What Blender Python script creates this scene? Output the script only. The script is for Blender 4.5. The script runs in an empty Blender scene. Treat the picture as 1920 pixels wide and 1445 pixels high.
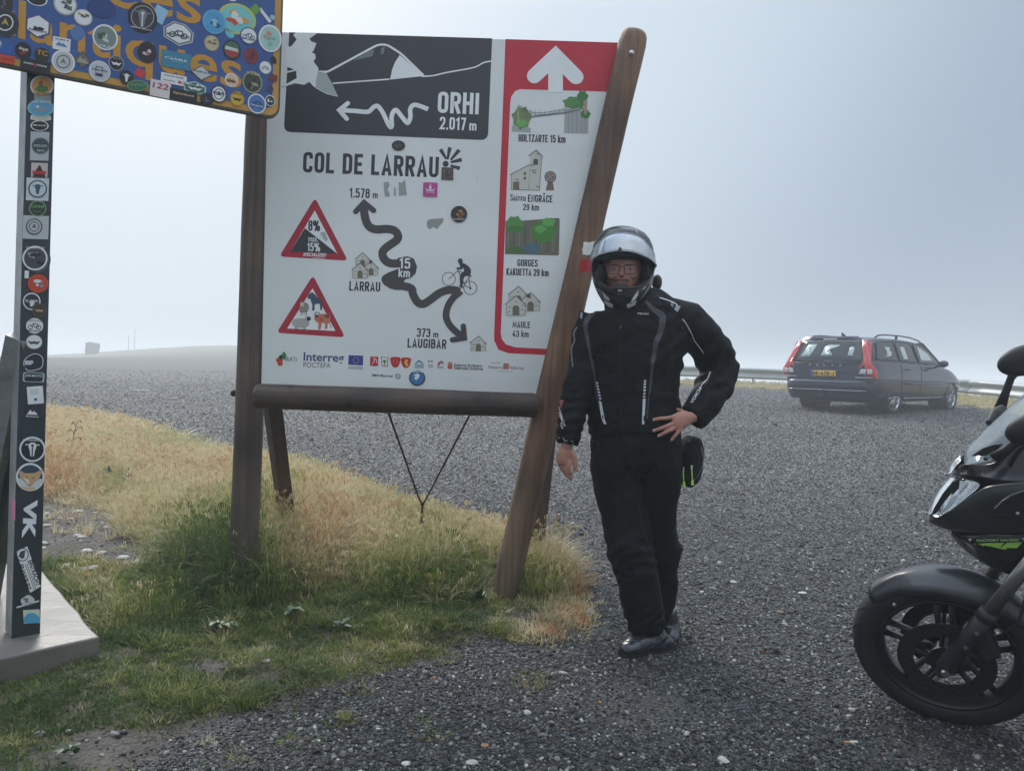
import bpy, bmesh, math, random
import numpy as np
from mathutils import Vector, Matrix, noise
from mathutils.bvhtree import BVHTree

random.seed(7)
rng = np.random.default_rng(7)
SC = bpy.context.scene
COL = SC.collection

# ------------------------------------------------------------------ camera
FPX = 1450.0                      # focal length in photo pixels (1920 wide)
PITCH, ROLL = math.radians(1.0), math.radians(2.0)
CAM = Vector((0, 0, 1.2))
FWD = Vector((0, math.cos(PITCH), -math.sin(PITCH)))
_R0 = Vector((1, 0, 0)); _U0 = Vector((0, math.sin(PITCH), math.cos(PITCH)))
RGT = _R0 * math.cos(ROLL) + _U0 * math.sin(ROLL)
UPV = _U0 * math.cos(ROLL) - _R0 * math.sin(ROLL)
cd = bpy.data.cameras.new('camera'); cam = bpy.data.objects.new('camera', cd); COL.objects.link(cam)
cd.sensor_width = 36; cd.lens = FPX / 1920 * 36; cd.clip_end = 3000; cd.clip_start = 0.05
cam.matrix_world = Matrix(((RGT.x, UPV.x, -FWD.x, CAM.x), (RGT.y, UPV.y, -FWD.y, CAM.y), (RGT.z, UPV.z, -FWD.z, CAM.z), (0, 0, 0, 1)))
SC.camera = cam

# ------------------------------------------------------------------ sky, sun, exposure
SC.view_settings.view_transform = 'Standard'; SC.view_settings.look = 'None'
SC.view_settings.exposure = 0.0; SC.view_settings.gamma = 1.0; SC.view_settings.use_curve_mapping = False
SUN_EL, SUN_AZ = math.radians(38), math.radians(-28)      # azimuth from +Y (view direction), negative = left
SUN_DIR = Vector((math.sin(SUN_AZ) * math.cos(SUN_EL), math.cos(SUN_AZ) * math.cos(SUN_EL), math.sin(SUN_EL)))
world = bpy.data.worlds.new('World'); SC.world = world; world.use_nodes = True
nt = world.node_tree; nt.nodes.clear()
def N(t, kind, **kw):
    n = t.nodes.new(kind)
    for k, v in kw.items():
        if k.startswith('i_'): n.inputs[k[2:].replace('_', ' ')].default_value = v
        elif isinstance(k, str): setattr(n, k, v)
    return n
wo = N(nt, 'ShaderNodeOutputWorld'); bg = N(nt, 'ShaderNodeBackground')
sky = N(nt, 'ShaderNodeTexSky', sky_type='NISHITA', sun_disc=False, sun_elevation=SUN_EL, sun_rotation=SUN_AZ)
sky.air_density = 1.0; sky.dust_density = 4.0
skym = N(nt, 'ShaderNodeVectorMath', operation='SCALE'); skym.inputs[3].default_value = 0.010
tc = N(nt, 'ShaderNodeTexCoord')
dt = N(nt, 'ShaderNodeVectorMath', operation='DOT_PRODUCT')
gd = Vector((math.sin(SUN_AZ) * math.cos(SUN_EL), math.cos(SUN_AZ) * math.cos(SUN_EL), math.sin(SUN_EL)))
dt.inputs[1].default_value = gd
nt.links.new(tc.outputs['Generated'], dt.inputs[0])
rp = N(nt, 'ShaderNodeValToRGB'); cr = rp.color_ramp; cr.interpolation = 'EASE'
cr.elements[0].position = 0.0; cr.elements[0].color = (0.47, 0.51, 0.55, 1)
cr.elements[1].position = 1.0; cr.elements[1].color = (0.78, 0.84, 0.90, 1)
e = cr.elements.new(0.52); e.color = (0.325, 0.40, 0.505, 1)
e = cr.elements.new(0.85); e.color = (0.59, 0.69, 0.785, 1)
nt.links.new(dt.outputs['Value'], rp.inputs[0])
sx = N(nt, 'ShaderNodeSeparateXYZ'); nt.links.new(tc.outputs['Generated'], sx.inputs[0])
zr = N(nt, 'ShaderNodeMapRange'); zr.inputs['From Min'].default_value = 0.42; zr.inputs['From Max'].default_value = 1.0
zr.inputs['To Min'].default_value = 1.0; zr.inputs['To Max'].default_value = 3.9
nt.links.new(sx.outputs['Z'], zr.inputs['Value'])
mz = N(nt, 'ShaderNodeVectorMath', operation='SCALE')
nt.links.new(rp.outputs[0], mz.inputs[0]); nt.links.new(zr.outputs[0], mz.inputs[3])
ad = N(nt, 'ShaderNodeVectorMath', operation='ADD')
nt.links.new(sky.outputs[0], skym.inputs[0]); nt.links.new(skym.outputs[0], ad.inputs[0]); nt.links.new(mz.outputs[0], ad.inputs[1])
nt.links.new(ad.outputs[0], bg.inputs['Color']); bg.inputs['Strength'].default_value = 1.0
nt.links.new(bg.outputs[0], wo.inputs['Surface'])
sl = bpy.data.lights.new('sun', 'SUN'); sl.energy = 1.95; sl.angle = math.radians(15); sl.color = (1.0, 0.96, 0.9)
so = bpy.data.objects.new('sun', sl); COL.objects.link(so); so.rotation_euler = (-SUN_DIR).to_track_quat('-Z', 'Y').to_euler()
cy = SC.cycles
cy.use_denoising = True; cy.max_bounces = 8; cy.diffuse_bounces = 3; cy.glossy_bounces = 3; cy.transmission_bounces = 6
cy.transparent_max_bounces = 12; cy.volume_bounces = 2; cy.volume_max_steps = 64
SC.render.use_persistent_data = False

# ------------------------------------------------------------------ pixel geometry helpers (photo pixels -> true 3D points)
def ray(px, py):
    return RGT * ((px - 960) / FPX) - UPV * ((py - 722.5) / FPX) + FWD
def at(px, py, Y):
    d = ray(px, py); return CAM + d * (Y / d.y)
def proj(p):
    v = Vector(p) - CAM; z = v.dot(FWD)
    return 960 + FPX * v.dot(RGT) / z, 722.5 - FPX * v.dot(UPV) / z
class Plane:
    def __init__(s, o, n): s.o = Vector(o); s.n = Vector(n).normalized()
    def __call__(s, px, py, off=0.0):
        d = ray(px, py); t = (s.o + s.n * off - CAM).dot(s.n) / d.dot(s.n)
        return CAM + d * t
def sstep(a, b, x):
    t = np.clip((x - a) / (b - a), 0, 1); return t * t * (3 - 2 * t)

# ------------------------------------------------------------------ object helpers
def tag(o, label=None, cat=None, group=None, kind=None):
    if label: o['label'] = label
    if cat: o['category'] = cat
    if group: o['group'] = group
    if kind: o['kind'] = kind
    return o
def empty(name, loc, label, cat, group=None, rot=None):
    o = bpy.data.objects.new(name, None); COL.objects.link(o)
    M_ = Matrix.Translation(Vector(loc))
    if rot is not None: M_ = M_ @ rot.to_4x4()
    o.matrix_world = M_; o['_m'] = 1; del o['_m']
    o.empty_display_size = 0.1
    WM[o.name] = M_
    return tag(o, label, cat, group)
WM = {}
def link(name, me, parent=None, mats=None, smooth=False):
    """vertices are given in world space; they are moved into the parent's space"""
    if mats:
        for m in (mats if isinstance(mats, (list, tuple)) else [mats]): me.materials.append(m)
    o = bpy.data.objects.new(name, me); COL.objects.link(o)
    if smooth: me.polygons.foreach_set('use_smooth', [True] * len(me.polygons))
    if parent is not None:
        r = parent; M_ = None
        while r is not None:
            if r.name in WM: M_ = WM[r.name]; break
            r = r.parent
        if M_ is not None: me.transform(M_.inverted())
        o.parent = parent
    me.update()
    return o
def mesh(name, V, F, parent=None, mats=None, smooth=False, mi=None):
    me = bpy.data.meshes.new(name); me.from_pydata([tuple(v) for v in V], [], F)
    if mi is not None: me.polygons.foreach_set('material_index', mi)
    return link(name, me, parent, mats, smooth)

# ------------------------------------------------------------------ materials
MATS = {}
def srgb(r, g, b):
    f = lambda c: (c / 255 / 12.92) if c / 255 <= 0.04045 else ((c / 255 + 0.055) / 1.055) ** 2.4
    return (f(r), f(g), f(b), 1)
def mat(name, col, rough=0.6, metal=0.0, spec=0.5, coat=0.0, bump=None, var=None, trans=0.0, alpha=1.0):
    """col linear rgb; bump=(scale, strength, dist); var=(scale, amount) slow colour variation"""
    if name in MATS: return MATS[name]
    m = bpy.data.materials.new(name); m.use_nodes = True; t = m.node_tree
    b = t.nodes['Principled BSDF']
    c = tuple(col[:3]) + (1,)
    b.inputs['Base Color'].default_value = c; b.inputs['Roughness'].default_value = rough
    b.inputs['Metallic'].default_value = metal; b.inputs['Specular IOR Level'].default_value = spec
    b.inputs['Coat Weight'].default_value = coat; b.inputs['Transmission Weight'].default_value = trans; b.inputs['Alpha'].default_value = alpha
    tcn = N(t, 'ShaderNodeTexCoord')
    if var:
        nz = N(t, 'ShaderNodeTexNoise'); nz.inputs['Scale'].default_value = var[0]; nz.inputs['Detail'].default_value = 6
        t.links.new(tcn.outputs['Object'], nz.inputs['Vector'])
        mx = N(t, 'ShaderNodeMix', data_type='RGBA'); mx.blend_type = 'MIX'
        mx.inputs['A'].default_value = tuple(x * (1 - var[1]) for x in c[:3]) + (1,)
        mx.inputs['B'].default_value = tuple(min(1, x * (1 + var[1])) for x in c[:3]) + (1,)
        mr = N(t, 'ShaderNodeMapRange'); mr.inputs['From Min'].default_value = 0.3; mr.inputs['From Max'].default_value = 0.7
        t.links.new(nz.outputs[0], mr.inputs['Value']); t.links.new(mr.outputs[0], mx.inputs['Factor'])
        t.links.new(mx.outputs['Result'], b.inputs['Base Color'])
    if bump:
        nb = N(t, 'ShaderNodeTexNoise'); nb.inputs['Scale'].default_value = bump[0]; nb.inputs['Detail'].default_value = 8
        t.links.new(tcn.outputs['Object'], nb.inputs['Vector'])
        bp = N(t, 'ShaderNodeBump'); bp.inputs['Strength'].default_value = bump[1]; bp.inputs['Distance'].default_value = bump[2]
        t.links.new(nb.outputs[0], bp.inputs['Height']); t.links.new(bp.outputs[0], b.inputs['Normal'])
    MATS[name] = m; return m
_ink = {}
def ink(rgb, rough=0.45):
    """flat printing ink of an sRGB colour, on vinyl"""
    k = tuple(rgb)
    if k not in _ink:
        c = srgb(*rgb)
        _ink[k] = mat('print_%d_%d_%d' % k, c, rough, spec=0.4, var=(9, 0.06))
    return _ink[k]

# ------------------------------------------------------------------ 2D drawing toolkit: flat print on a surface
def catmull(P, n=8, closed=False):
    P = [np.array(p, float) for p in P]; out = []; m = len(P)
    rngi = range(m) if closed else range(m - 1)
    for i in rngi:
        p0 = P[(i - 1) % m] if (closed or i > 0) else 2 * P[0] - P[1]
        p1, p2 = P[i], P[(i + 1) % m]
        p3 = P[(i + 2) % m] if (closed or i + 2 < m) else 2 * P[-1] - P[-2]
        for k in range(n):
            t = k / n
            out.append(0.5 * ((2 * p1) + (-p0 + p2) * t + (2 * p0 - 5 * p1 + 4 * p2 - p3) * t * t + (-p0 + 3 * p1 - 3 * p2 + p3) * t ** 3))
    if not closed: out.append(P[-1])
    return [tuple(p) for p in out]
def fillet(P, R, closed=False, n=4):
    out = []; m = len(P)
    for i, p in enumerate(P):
        r = R[i] if isinstance(R, (list, tuple)) else R
        if (not closed and i in (0, m - 1)) or r <= 0: out.append(tuple(p)); continue
        a, b, c = np.array(P[i - 1], float), np.array(p, float), np.array(P[(i + 1) % m], float)
        la, lc = np.linalg.norm(a - b), np.linalg.norm(c - b); r_ = min(r, la * 0.5, lc * 0.5)
        s, e_ = b + (a - b) / la * r_, b + (c - b) / lc * r_
        for k in range(n + 1):
            t = k / n; out.append(tuple((1 - t) ** 2 * s + 2 * t * (1 - t) * b + t * t * e_))
    return out
def stroke_poly(P, w, closed=False, cap='butt'):
    """mitred strip: returns verts, faces"""
    P = [np.array(p, float) for p in P]
    Q = [P[0]]
    for p in P[1:]:
        if np.linalg.norm(p - Q[-1]) > 1e-6: Q.append(p)
    if closed and np.linalg.norm(Q[0] - Q[-1]) < 1e-6: Q.pop()
    P = Q; m = len(P); ws = w if hasattr(w, '__len__') else [w] * m
    V = []
    for i in range(m):
        if closed: a, c = P[i - 1], P[(i + 1) % m]
        else: a, c = P[max(i - 1, 0)], P[min(i + 1, m - 1)]
        d1 = P[i] - a; d2 = c - P[i]
        if not closed and i == 0: d1 = d2
        if not closed and i == m - 1: d2 = d1
        d1 = d1 / (np.linalg.norm(d1) + 1e-9); d2 = d2 / (np.linalg.norm(d2) + 1e-9)
        n1 = np.array((-d1[1], d1[0])); n2 = np.array((-d2[1], d2[0])); nn = n1 + n2; L = np.linalg.norm(nn)
        nn = n1 if L < 1e-6 else nn / L
        k = 1 / max(0.45, nn.dot(n1)); h = ws[min(i, len(ws) - 1)] / 2 * k
        V += [P[i] + nn * h, P[i] - nn * h]
    F = [(2 * i, 2 * i + 1, 2 * i + 3, 2 * i + 2) for i in range(m - 1)]
    if closed: F.append((2 * m - 2, 2 * m - 1, 1, 0))
    if cap == 'round' and not closed:
        for (i, sgn) in ((0, -1), (m - 1, 1)):
            d = (P[1] - P[0]) if i == 0 else (P[-1] - P[-2]); d = d / np.linalg.norm(d) * sgn
            nrm = (V[2 * i] - V[2 * i + 1]) / 2; idx = [2 * i]
            for k in range(1, 8):
                t = math.pi * k / 8; V.append(P[i] + nrm * math.cos(t) + d * np.linalg.norm(nrm) * math.sin(t)); idx.append(len(V) - 1)
            idx.append(2 * i + 1); F.append(tuple(idx))
    return [tuple(v) for v in V], F
_tc = {}
def bfont(s, bold=0.0):
    k = (s, bold)
    if k not in _tc:
        cu = bpy.data.curves.new('t', 'FONT'); cu.body = s; cu.size = 1; cu.offset = bold; cu.resolution_u = 3
        o = bpy.data.objects.new('t', cu); COL.objects.link(o)
        dg = bpy.context.evaluated_depsgraph_get(); me = o.evaluated_get(dg).to_mesh()
        V = [(v.co.x, v.co.y) for v in me.vertices]; F = [tuple(p.vertices) for p in me.polygons]
        o.evaluated_get(dg).to_mesh_clear(); bpy.data.objects.remove(o); bpy.data.curves.remove(cu)
        _tc[k] = (V, F)
    return _tc[k]
# condensed stroke lettering
_l, _r, _b, _t = .085, .415, .085, .915
def _g(w, *st): return (w, st)
def _o(l=_l, r=_r, b=_b, t=_t, R=.17): return ([(l, b), (r, b), (r, t), (l, t)], R, True)
GL = {
 'O': _g(.5, _o()), '0': _g(.5, _o()), 'Q': _g(.5, _o(), ([(.3, .25), (.48, 0)], 0, False)),
 'C': _g(.5, ([(_r, .68), (_r, _t), (_l, _t), (_l, _b), (_r, _b), (_r, .32)], .17, False)),
 'G': _g(.5, ([(_r, .70), (_r, _t), (_l, _t), (_l, _b), (_r, _b), (_r, .46), (.26, .46)], [0, .17, .17, .17, .17, 0, 0], False)),
 'D': _g(.5, ([(_l, _b), (_r, _b), (_r, _t), (_l, _t)], [0, .17, .17, 0], True)),
 'L': _g(.44, ([(_l, 1), (_l, _b), (.43, _b)], 0, False)),
 'J': _g(.44, ([(.03, _b), (.34, _b), (.34, 1)], .15, False)),
 'E': _g(.46, ([(.44, _t), (_l, _t), (_l, _b), (.45, _b)], 0, False), ([(_l, .5), (.4, .5)], 0, False)),
 'F': _g(.46, ([(.44, _t), (_l, _t), (_l, 0)], 0, False), ([(_l, .5), (.4, .5)], 0, False)),
 'R': _g(.5, ([(_l, 0), (_l, _t), (_r, _t), (_r, .48), (_l, .48)], [0, 0, .17, .17, 0], False), ([(.24, .5), (.43, 0)], 0, False)),
 'P': _g(.5, ([(_l, 0), (_l, _t), (_r, _t), (_r, .45), (_l, .45)], [0, 0, .17, .17, 0], False)),
 'H': _g(.5, ([(_l, 0), (_l, 1)], 0, False), ([(_r, 0), (_r, 1)], 0, False), ([(_l, .5), (_r, .5)], 0, False)),
 'I': _g(.17, ([(_l, 0), (_l, 1)], 0, False)),
 'A': _g(.54, ([(.08, 0), (.27, .93), (.46, 0)], 0, False), ([(.14, .28), (.40, .28)], 0, False)),
 'V': _g(.54, ([(.08, 1), (.27, .07), (.46, 1)], 0, False)),
 'U': _g(.5, ([(_l, 1), (_l, _b), (_r, _b), (_r, 1)], .17, False)),
 'N': _g(.52, ([(_l, 0), (_l, .93), (.435, .07), (.435, 1)], 0, False)),
 'M': _g(.64, ([(_l, 0), (_l, .93), (.32, .3), (.555, .93), (.555, 0)], 0, False)),
 'K': _g(.5, ([(_l, 0), (_l, 1)], 0, False), ([(.42, 1), (_l, .42)], 0, False), ([(.2, .55), (.44, 0)], 0, False)),
 'B': _g(.5, ([(_l, .53), (_l, _t), (.4, _t), (.4, .53)], [0, 0, .14, 0], True), ([(_l, _b), (_r, _b), (_r, .53), (_l, .53)], [0, .14, .14, 0], True)),
 'S': _g(.48, ([(.4, .74), (.4, _t), (_l, _t), (_l, .53), (.4, .48), (.4, _b), (_l, _b), (_l, .26)], .14, False)),
 'T': _g(.46, ([(.23, 0), (.23, 1)], 0, False), ([(0, _t), (.46, _t)], 0, False)),
 'Z': _g(.46, ([(.02, _t), (.38, _t), (.08, _b), (.45, _b)], 0, False)),
 'X': _g(.5, ([(.07, 0), (.43, 1)], 0, False), ([(.43, 0), (.07, 1)], 0, False)),
 'Y': _g(.5, ([(.06, 1), (.25, .45), (.44, 1)], 0, False), ([(.25, .5), (.25, 0)], 0, False)),
 '1': _g(.34, ([(.04, .74), (.23, .92), (.23, 0)], 0, False)),
 '2': _g(.5, ([(_l, .68), (_l, _t), (_r, _t), (_r, .57), (_l, _b), (.47, _b)], [0, .17, .17, .1, 0, 0], False)),
 '3': _g(.5, ([(_l, .74), (_l, _t), (_r, _t), (_r, .53), (.2, .53)], .14, False), ([(.24, .53), (_r, .53), (_r, _b), (_l, _b), (_l, .26)], .14, False)),
 '4': _g(.5, ([(.28, 1), (.07, .27), (.48, .27)], 0, False), ([(.34, .55), (.34, 0)], 0, False)),
 '5': _g(.5, ([(.44, _t), (.11, _t), (.1, .57), (_r, .6), (_r, _b), (_l, _b), (_l, .26)], [0, 0, 0, .17, .17, .17, 0], False)),
 '7': _g(.46, ([(.02, _t), (.38, _t), (.17, 0)], 0, False)),
 '8': _g(.5, _o(.1, .4, .53, _t, .14), _o(_l, _r, _b, .53, .14)),
 '9': _g(.5, _o(_l, _r, .45, _t, .16), ([(_r, .62), (_r, _b), (_l, _b), (_l, .25)], .15, False)),
 '.': _g(.17, ([(_l, 0), (_l, .17)], 0, False)), '-': _g(.36, ([(.04, .45), (.32, .45)], 0, False)), ' ': _g(.22),
 '%': _g(.86, _o(.07, .29, .55, .93, .1), _o(.55, .77, .07, .45, .1), ([(.6, 1), (.26, 0)], 0, False)),
 'm': _g(.74, ([(_l, 0), (_l, .72)], 0, False), ([(_l, .64), (.37, .64), (.37, 0)], .13, False), ([(.37, .64), (.65, .64), (.65, 0)], .13, False)),
 'n': _g(.48, ([(_l, 0), (_l, .72)], 0, False), ([(_l, .64), (.39, .64), (.39, 0)], .13, False)),
 'k': _g(.46, ([(_l, 0), (_l, 1)], 0, False), ([(.4, .72), (_l, .3)], 0, False), ([(.2, .42), (.42, 0)], 0, False)),
 'a': _g(.47, ([(.1, .64), (.38, .64), (.38, 0)], .12, False), _o(_l, .38, .07, .38, .1)),
 'i': _g(.17, ([(_l, 0), (_l, .72)], 0, False), ([(_l, .84), (_l, 1)], 0, False)),
 't': _g(.36, ([(.14, .98), (.14, .08), (.35, .08)], [0, .1, 0], False), ([(0, .66), (.33, .66)], 0, False)),
 'e': _g(.47, ([(_l, .36), (.39, .36), (.39, .64), (_l, .64), (_l, _b), (.39, _b), (.39, .2)], [0, 0, .12, .12, .12, .12, 0], False)),
 'x': _g(.44, ([(.06, 0), (.38, .72)], 0, False), ([(.38, 0), (.06, .72)], 0, False)),
}
GL['Â'] = (.54, GL['A'][1] + (([(.14, 1.1), (.27, 1.24), (.40, 1.1)], 0, False),))
class Canvas:
    """collects flat shapes given in photo pixels, later mapped on a surface"""
    def __init__(s): s.V = []; s.F = []; s.L = []; s.C = []; s.z = 0.0
    def add(s, V, F, col, z=None):
        if z is None: z = s.z
        o = len(s.V); s.V += [(v[0], v[1], z) for v in V]; s.F += [tuple(i + o for i in f) for f in F]; s.C += [tuple(col)] * len(F); return s
    def poly(s, P, col, z=None): return s.add(P, [tuple(range(len(P)))], col, z)
    def stroke(s, P, w, col, z=None, closed=False, cap='butt'): V, F = stroke_poly(P, w, closed, cap); return s.add(V, F, col, z)
    def ell(s, cx, cy, rx, ry, col, z=None, n=26, a0=0):
        return s.poly([(cx + rx * math.cos(a0 + 2 * math.pi * k / n), cy + ry * math.sin(a0 + 2 * math.pi * k / n)) for k in range(n)], col, z)
    def ring(s, cx, cy, rx, ry, w, col, z=None, n=28):
        V = [];
        for k in range(n):
            a = 2 * math.pi * k / n; c, q = math.cos(a), math.sin(a)
            V += [(cx + (rx + w / 2) * c, cy + (ry + w / 2) * q), (cx + (rx - w / 2) * c, cy + (ry - w / 2) * q)]
        return s.add(V, [(2 * i, 2 * i + 1, (2 * i + 3) % (2 * n), (2 * i + 2) % (2 * n)) for i in range(n)], col, z)
    def text(s, st, x, y, w, h, col, z=None, ang=2.0, bold=0.0, ex=None, ey=None, fit=True):
        """Bfont text, baseline-left at (x, y), fitted in w x h pixels"""
        V, F = bfont(st, bold)
        if not V: return s
        A = np.array(V); mn, mx = A.min(0), A.max(0); a = math.radians(ang)
        ex = ex or (math.cos(a), math.sin(a)); ey = ey or (math.sin(a), -math.cos(a))
        kx, ky = w / (mx[0] - mn[0]), h / (mx[1] - (mn[1] if fit else 0))
        y0 = mn[1] if fit else 0
        W = [(x + (v[0] - mn[0]) * kx * ex[0] + (v[1] - y0) * ky * ey[0], y + (v[0] - mn[0]) * kx * ex[1] + (v[1] - y0) * ky * ey[1]) for v in V]
        return s.add(W, F, col, z)
    def din(s, st, x, y, w, h, col, z=None, ang=2.0, wt=0.165, sp=0.10, slant=0.0):
        """condensed lettering, baseline-left (x, y), total width w, cap height h"""
        tot = sum(GL[c][0] + sp for c in st) - sp; k = w / tot; a = math.radians(ang)
        ex = (math.cos(a), math.sin(a)); ey = (math.sin(a), -math.cos(a)); cur = 0; z = s.z if z is None else z
        for c in st:
            for j, (P, R, cl) in enumerate(GL[c][1]):
                Q = fillet(P, R, cl)
                # stroke in isotropic space (h units), so that weight stays even
                Q = [((cur + p[0]) * k + slant * p[1] * h, p[1] * h) for p in Q]
                V, F = stroke_poly(Q, wt * h * 0.98, cl)
                V = [(x + v[0] * ex[0] + v[1] * ey[0], y + v[0] * ex[1] + v[1] * ey[1]) for v in V]
                s.add(V, F, col, z + 0.08 * j)
            cur += GL[c][0] + sp
        return s
    def flush(s, name, mapper, parent, **k):
        o = s.build(name, mapper, parent, **k); s.V, s.F, s.L, s.C = [], [], [], []; return o
    def build(s, name, mapper, parent, step=0.0004, base=0.0006):
        """mapper(px, py, off) -> world point"""
        cols = sorted(set(s.C)); ix = {c: i for i, c in enumerate(cols)}
        V = [mapper(x, y, base + z * step) for x, y, z in s.V]
        # every face turned to the camera
        F = []
        for f in s.F:
            c = sum((V[i] for i in f), Vector()) / len(f); nn = Vector()
            for a in range(len(f)): nn += (V[f[a]] - c).cross(V[f[(a + 1) % len(f)]] - c)
            F.append(f if nn.dot(CAM - c) > 0 else tuple(reversed(f)))
        return mesh(name, V, F, parent, [ink(c) for c in cols], mi=[ix[c] for c in s.C])
def surf_mapper(bvh, M_=None):
    """project photo pixels along the sight line onto a mesh"""
    def f(px, py, off):
        d = ray(px, py).normalized(); hit, nn, i, dist = bvh.ray_cast(CAM, d)
        if hit is None:
            hit, nn, i, dist = bvh.find_nearest(CAM + d * f.last)
        f.last = (hit - CAM).length
        if nn.dot(d) > 0: nn = -nn
        return hit + nn * (off + 0.001)
    f.last = 3.3
    return f
def bvh_of(o):
    dg = bpy.context.evaluated_depsgraph_get(); dg.update()
    me = o.data; mw = Matrix.Identity(4)
    r = o.parent
    while r is not None:
        if r.name in WM: mw = WM[r.name]; break
        r = r.parent
    return BVHTree.FromPolygons([mw @ v.co for v in me.vertices], [tuple(p.vertices) for p in me.polygons])

# ------------------------------------------------------------------ solid helpers
def tube_vf(P, R, n=14, cap=True, depth=None, side_ref=None, sup=2.0):
    """tube along 3D points; R radii (in the picture plane), depth radii (towards the camera)"""
    P = [Vector(p) for p in P]; m = len(P); D = depth or R; V = []; F = []
    ref = side_ref or Vector((0, 1, 0))
    for i in range(m):
        t = (P[min(i + 1, m - 1)] - P[max(i - 1, 0)]).normalized()
        rf = ref if abs(t.dot(ref)) < 0.92 else (Vector((0, 0, 1)) if abs(t.z) < 0.9 else Vector((1, 0, 0)))
        s_ = t.cross(rf).normalized(); d_ = s_.cross(t).normalized()
        for k in range(n):
            a = 2 * math.pi * k / n; c, q = math.cos(a), math.sin(a)
            if sup != 2.0:
                c = math.copysign(abs(c) ** (2 / sup), c); q = math.copysign(abs(q) ** (2 / sup), q)
            V.append(P[i] + s_ * (R[i] * c) + d_ * (D[i] * q))
    for i in range(m - 1):
        for k in range(n): F.append((i * n + k, i * n + (k + 1) % n, (i + 1) * n + (k + 1) % n, (i + 1) * n + k))
    if cap:
        F.append(tuple(range(n - 1, -1, -1))); F.append(tuple(range((m - 1) * n, m * n)))
    return V, F
def merge(*vf):
    V, F = [], []
    for v, f in vf:
        o = len(V); V += list(v); F += [tuple(i + o for i in q) for q in f]
    return V, F
def box_vf(c, sx, sy, sz, R=None):
    V = [Vector((x * sx / 2, y * sy / 2, z * sz / 2)) for x in (-1, 1) for y in (-1, 1) for z in (-1, 1)]
    if R is not None: V = [R @ v for v in V]
    V = [Vector(c) + v for v in V]
    return V, [(0, 1, 3, 2), (4, 6, 7, 5), (0, 4, 5, 1), (2, 3, 7, 6), (0, 2, 6, 4), (1, 5, 7, 3)]
def ellipsoid_vf(c, rx, ry, rz, n=16, m=10, R=None):
    V = []; F = []
    for i in range(m + 1):
        th = math.pi * i / m
        for k in range(n):
            a = 2 * math.pi * k / n
            v = Vector((rx * math.sin(th) * math.cos(a), ry * math.sin(th) * math.sin(a), rz * math.cos(th)))
            V.append(Vector(c) + (R @ v if R is not None else v))
    for i in range(m):
        for k in range(n): F.append((i * n + k, i * n + (k + 1) % n, (i + 1) * n + (k + 1) % n, (i + 1) * n + k))
    return V, F
def remesh(V, F, voxel, smooth=4, fac=0.5):
    me = bpy.data.meshes.new('tmp'); me.from_pydata([tuple(v) for v in V], [], F)
    bm = bmesh.new(); bm.from_mesh(me); bmesh.ops.remove_doubles(bm, verts=bm.verts, dist=1e-5); bmesh.ops.recalc_face_normals(bm, faces=bm.faces); bm.to_mesh(me); bm.free()
    o = bpy.data.objects.new('tmp', me); COL.objects.link(o)
    r = o.modifiers.new('r', 'REMESH'); r.mode = 'VOXEL'; r.voxel_size = voxel
    if smooth: s_ = o.modifiers.new('s', 'SMOOTH'); s_.iterations = smooth; s_.factor = fac
    dg = bpy.context.evaluated_depsgraph_get(); dg.update()
    out = bpy.data.meshes.new_from_object(o.evaluated_get(dg))
    bpy.data.objects.remove(o); bpy.data.meshes.remove(me)
    return out
def displace(me, fn):
    """fn(co array, normal array) -> offset array along the normal"""
    n = len(me.vertices); co = np.empty(n * 3); me.vertices.foreach_get('co', co); co = co.reshape(-1, 3)
    no = np.empty(n * 3); me.vertices.foreach_get('normal', no); no = no.reshape(-1, 3)
    d = fn(co, no); me.vertices.foreach_set('co', (co + no * d[:, None]).ravel()); me.update()
def nz3(co, s, off=0.0, st=(1, 1, 1)):
    return np.array([noise.noise(Vector((c[0] * s * st[0] + off, c[1] * s * st[1], c[2] * s * st[2] + off))) for c in co])
def bevel(o, w, seg=2, ang=35):
    """bevelled edges baked into the mesh"""
    b = o.modifiers.new('bevel', 'BEVEL'); b.width = w; b.segments = seg; b.limit_method = 'ANGLE'; b.angle_limit = math.radians(ang)
    return o
# ------------------------------------------------------------------ ground shape
def inside(P, x, y):
    x = np.asarray(x); y = np.asarray(y); r = np.zeros(x.shape, bool); j = len(P) - 1
    for i in range(len(P)):
        xi, yi = P[i]; xj, yj = P[j]
        c = ((yi > y) != (yj > y)) & (x < (xj - xi) * (y - yi) / (yj - yi + 1e-12) + xi); r ^= c; j = i
    return r
def edge_dist(P, x, y):
    x = np.asarray(x, float); y = np.asarray(y, float); d = np.full(x.shape, 1e9); m = len(P)
    for i in range(m):
        a, b = P[i], P[(i + 1) % m]; ab = b - a; L = ab.dot(ab) + 1e-12
        t = np.clip(((x - a[0]) * ab[0] + (y - a[1]) * ab[1]) / L, 0, 1)
        d = np.minimum(d, np.hypot(x - a[0] - t * ab[0], y - a[1] - t * ab[1]))
    return d
_hy = np.concatenate([np.linspace(-100, 3, 4), np.linspace(3.0, 200, 800)]); _hs = (0.0235 + 0.0305 * (1 - sstep(9, 26, _hy))) * sstep(2.9, 3.9, _hy) * (_hy < 112)
_hz = np.concatenate([[0], np.cumsum((_hs[1:] + _hs[:-1]) / 2 * np.diff(_hy))])
RAILP = [(-1.0, 26.8), (2.5, 26.4), (5.65, 26.0), (8.83, 25.3), (10.9, 23.4), (12.05, 20.8), (12.1, 18.0), (11.3, 14.0), (9.8, 9.5)]
LOT = np.array(RAILP + [(9, 0), (9, -60), (-120, -60), (-120, 60), (-110, 102), (-28, 102), (-9, 48)], float)
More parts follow.
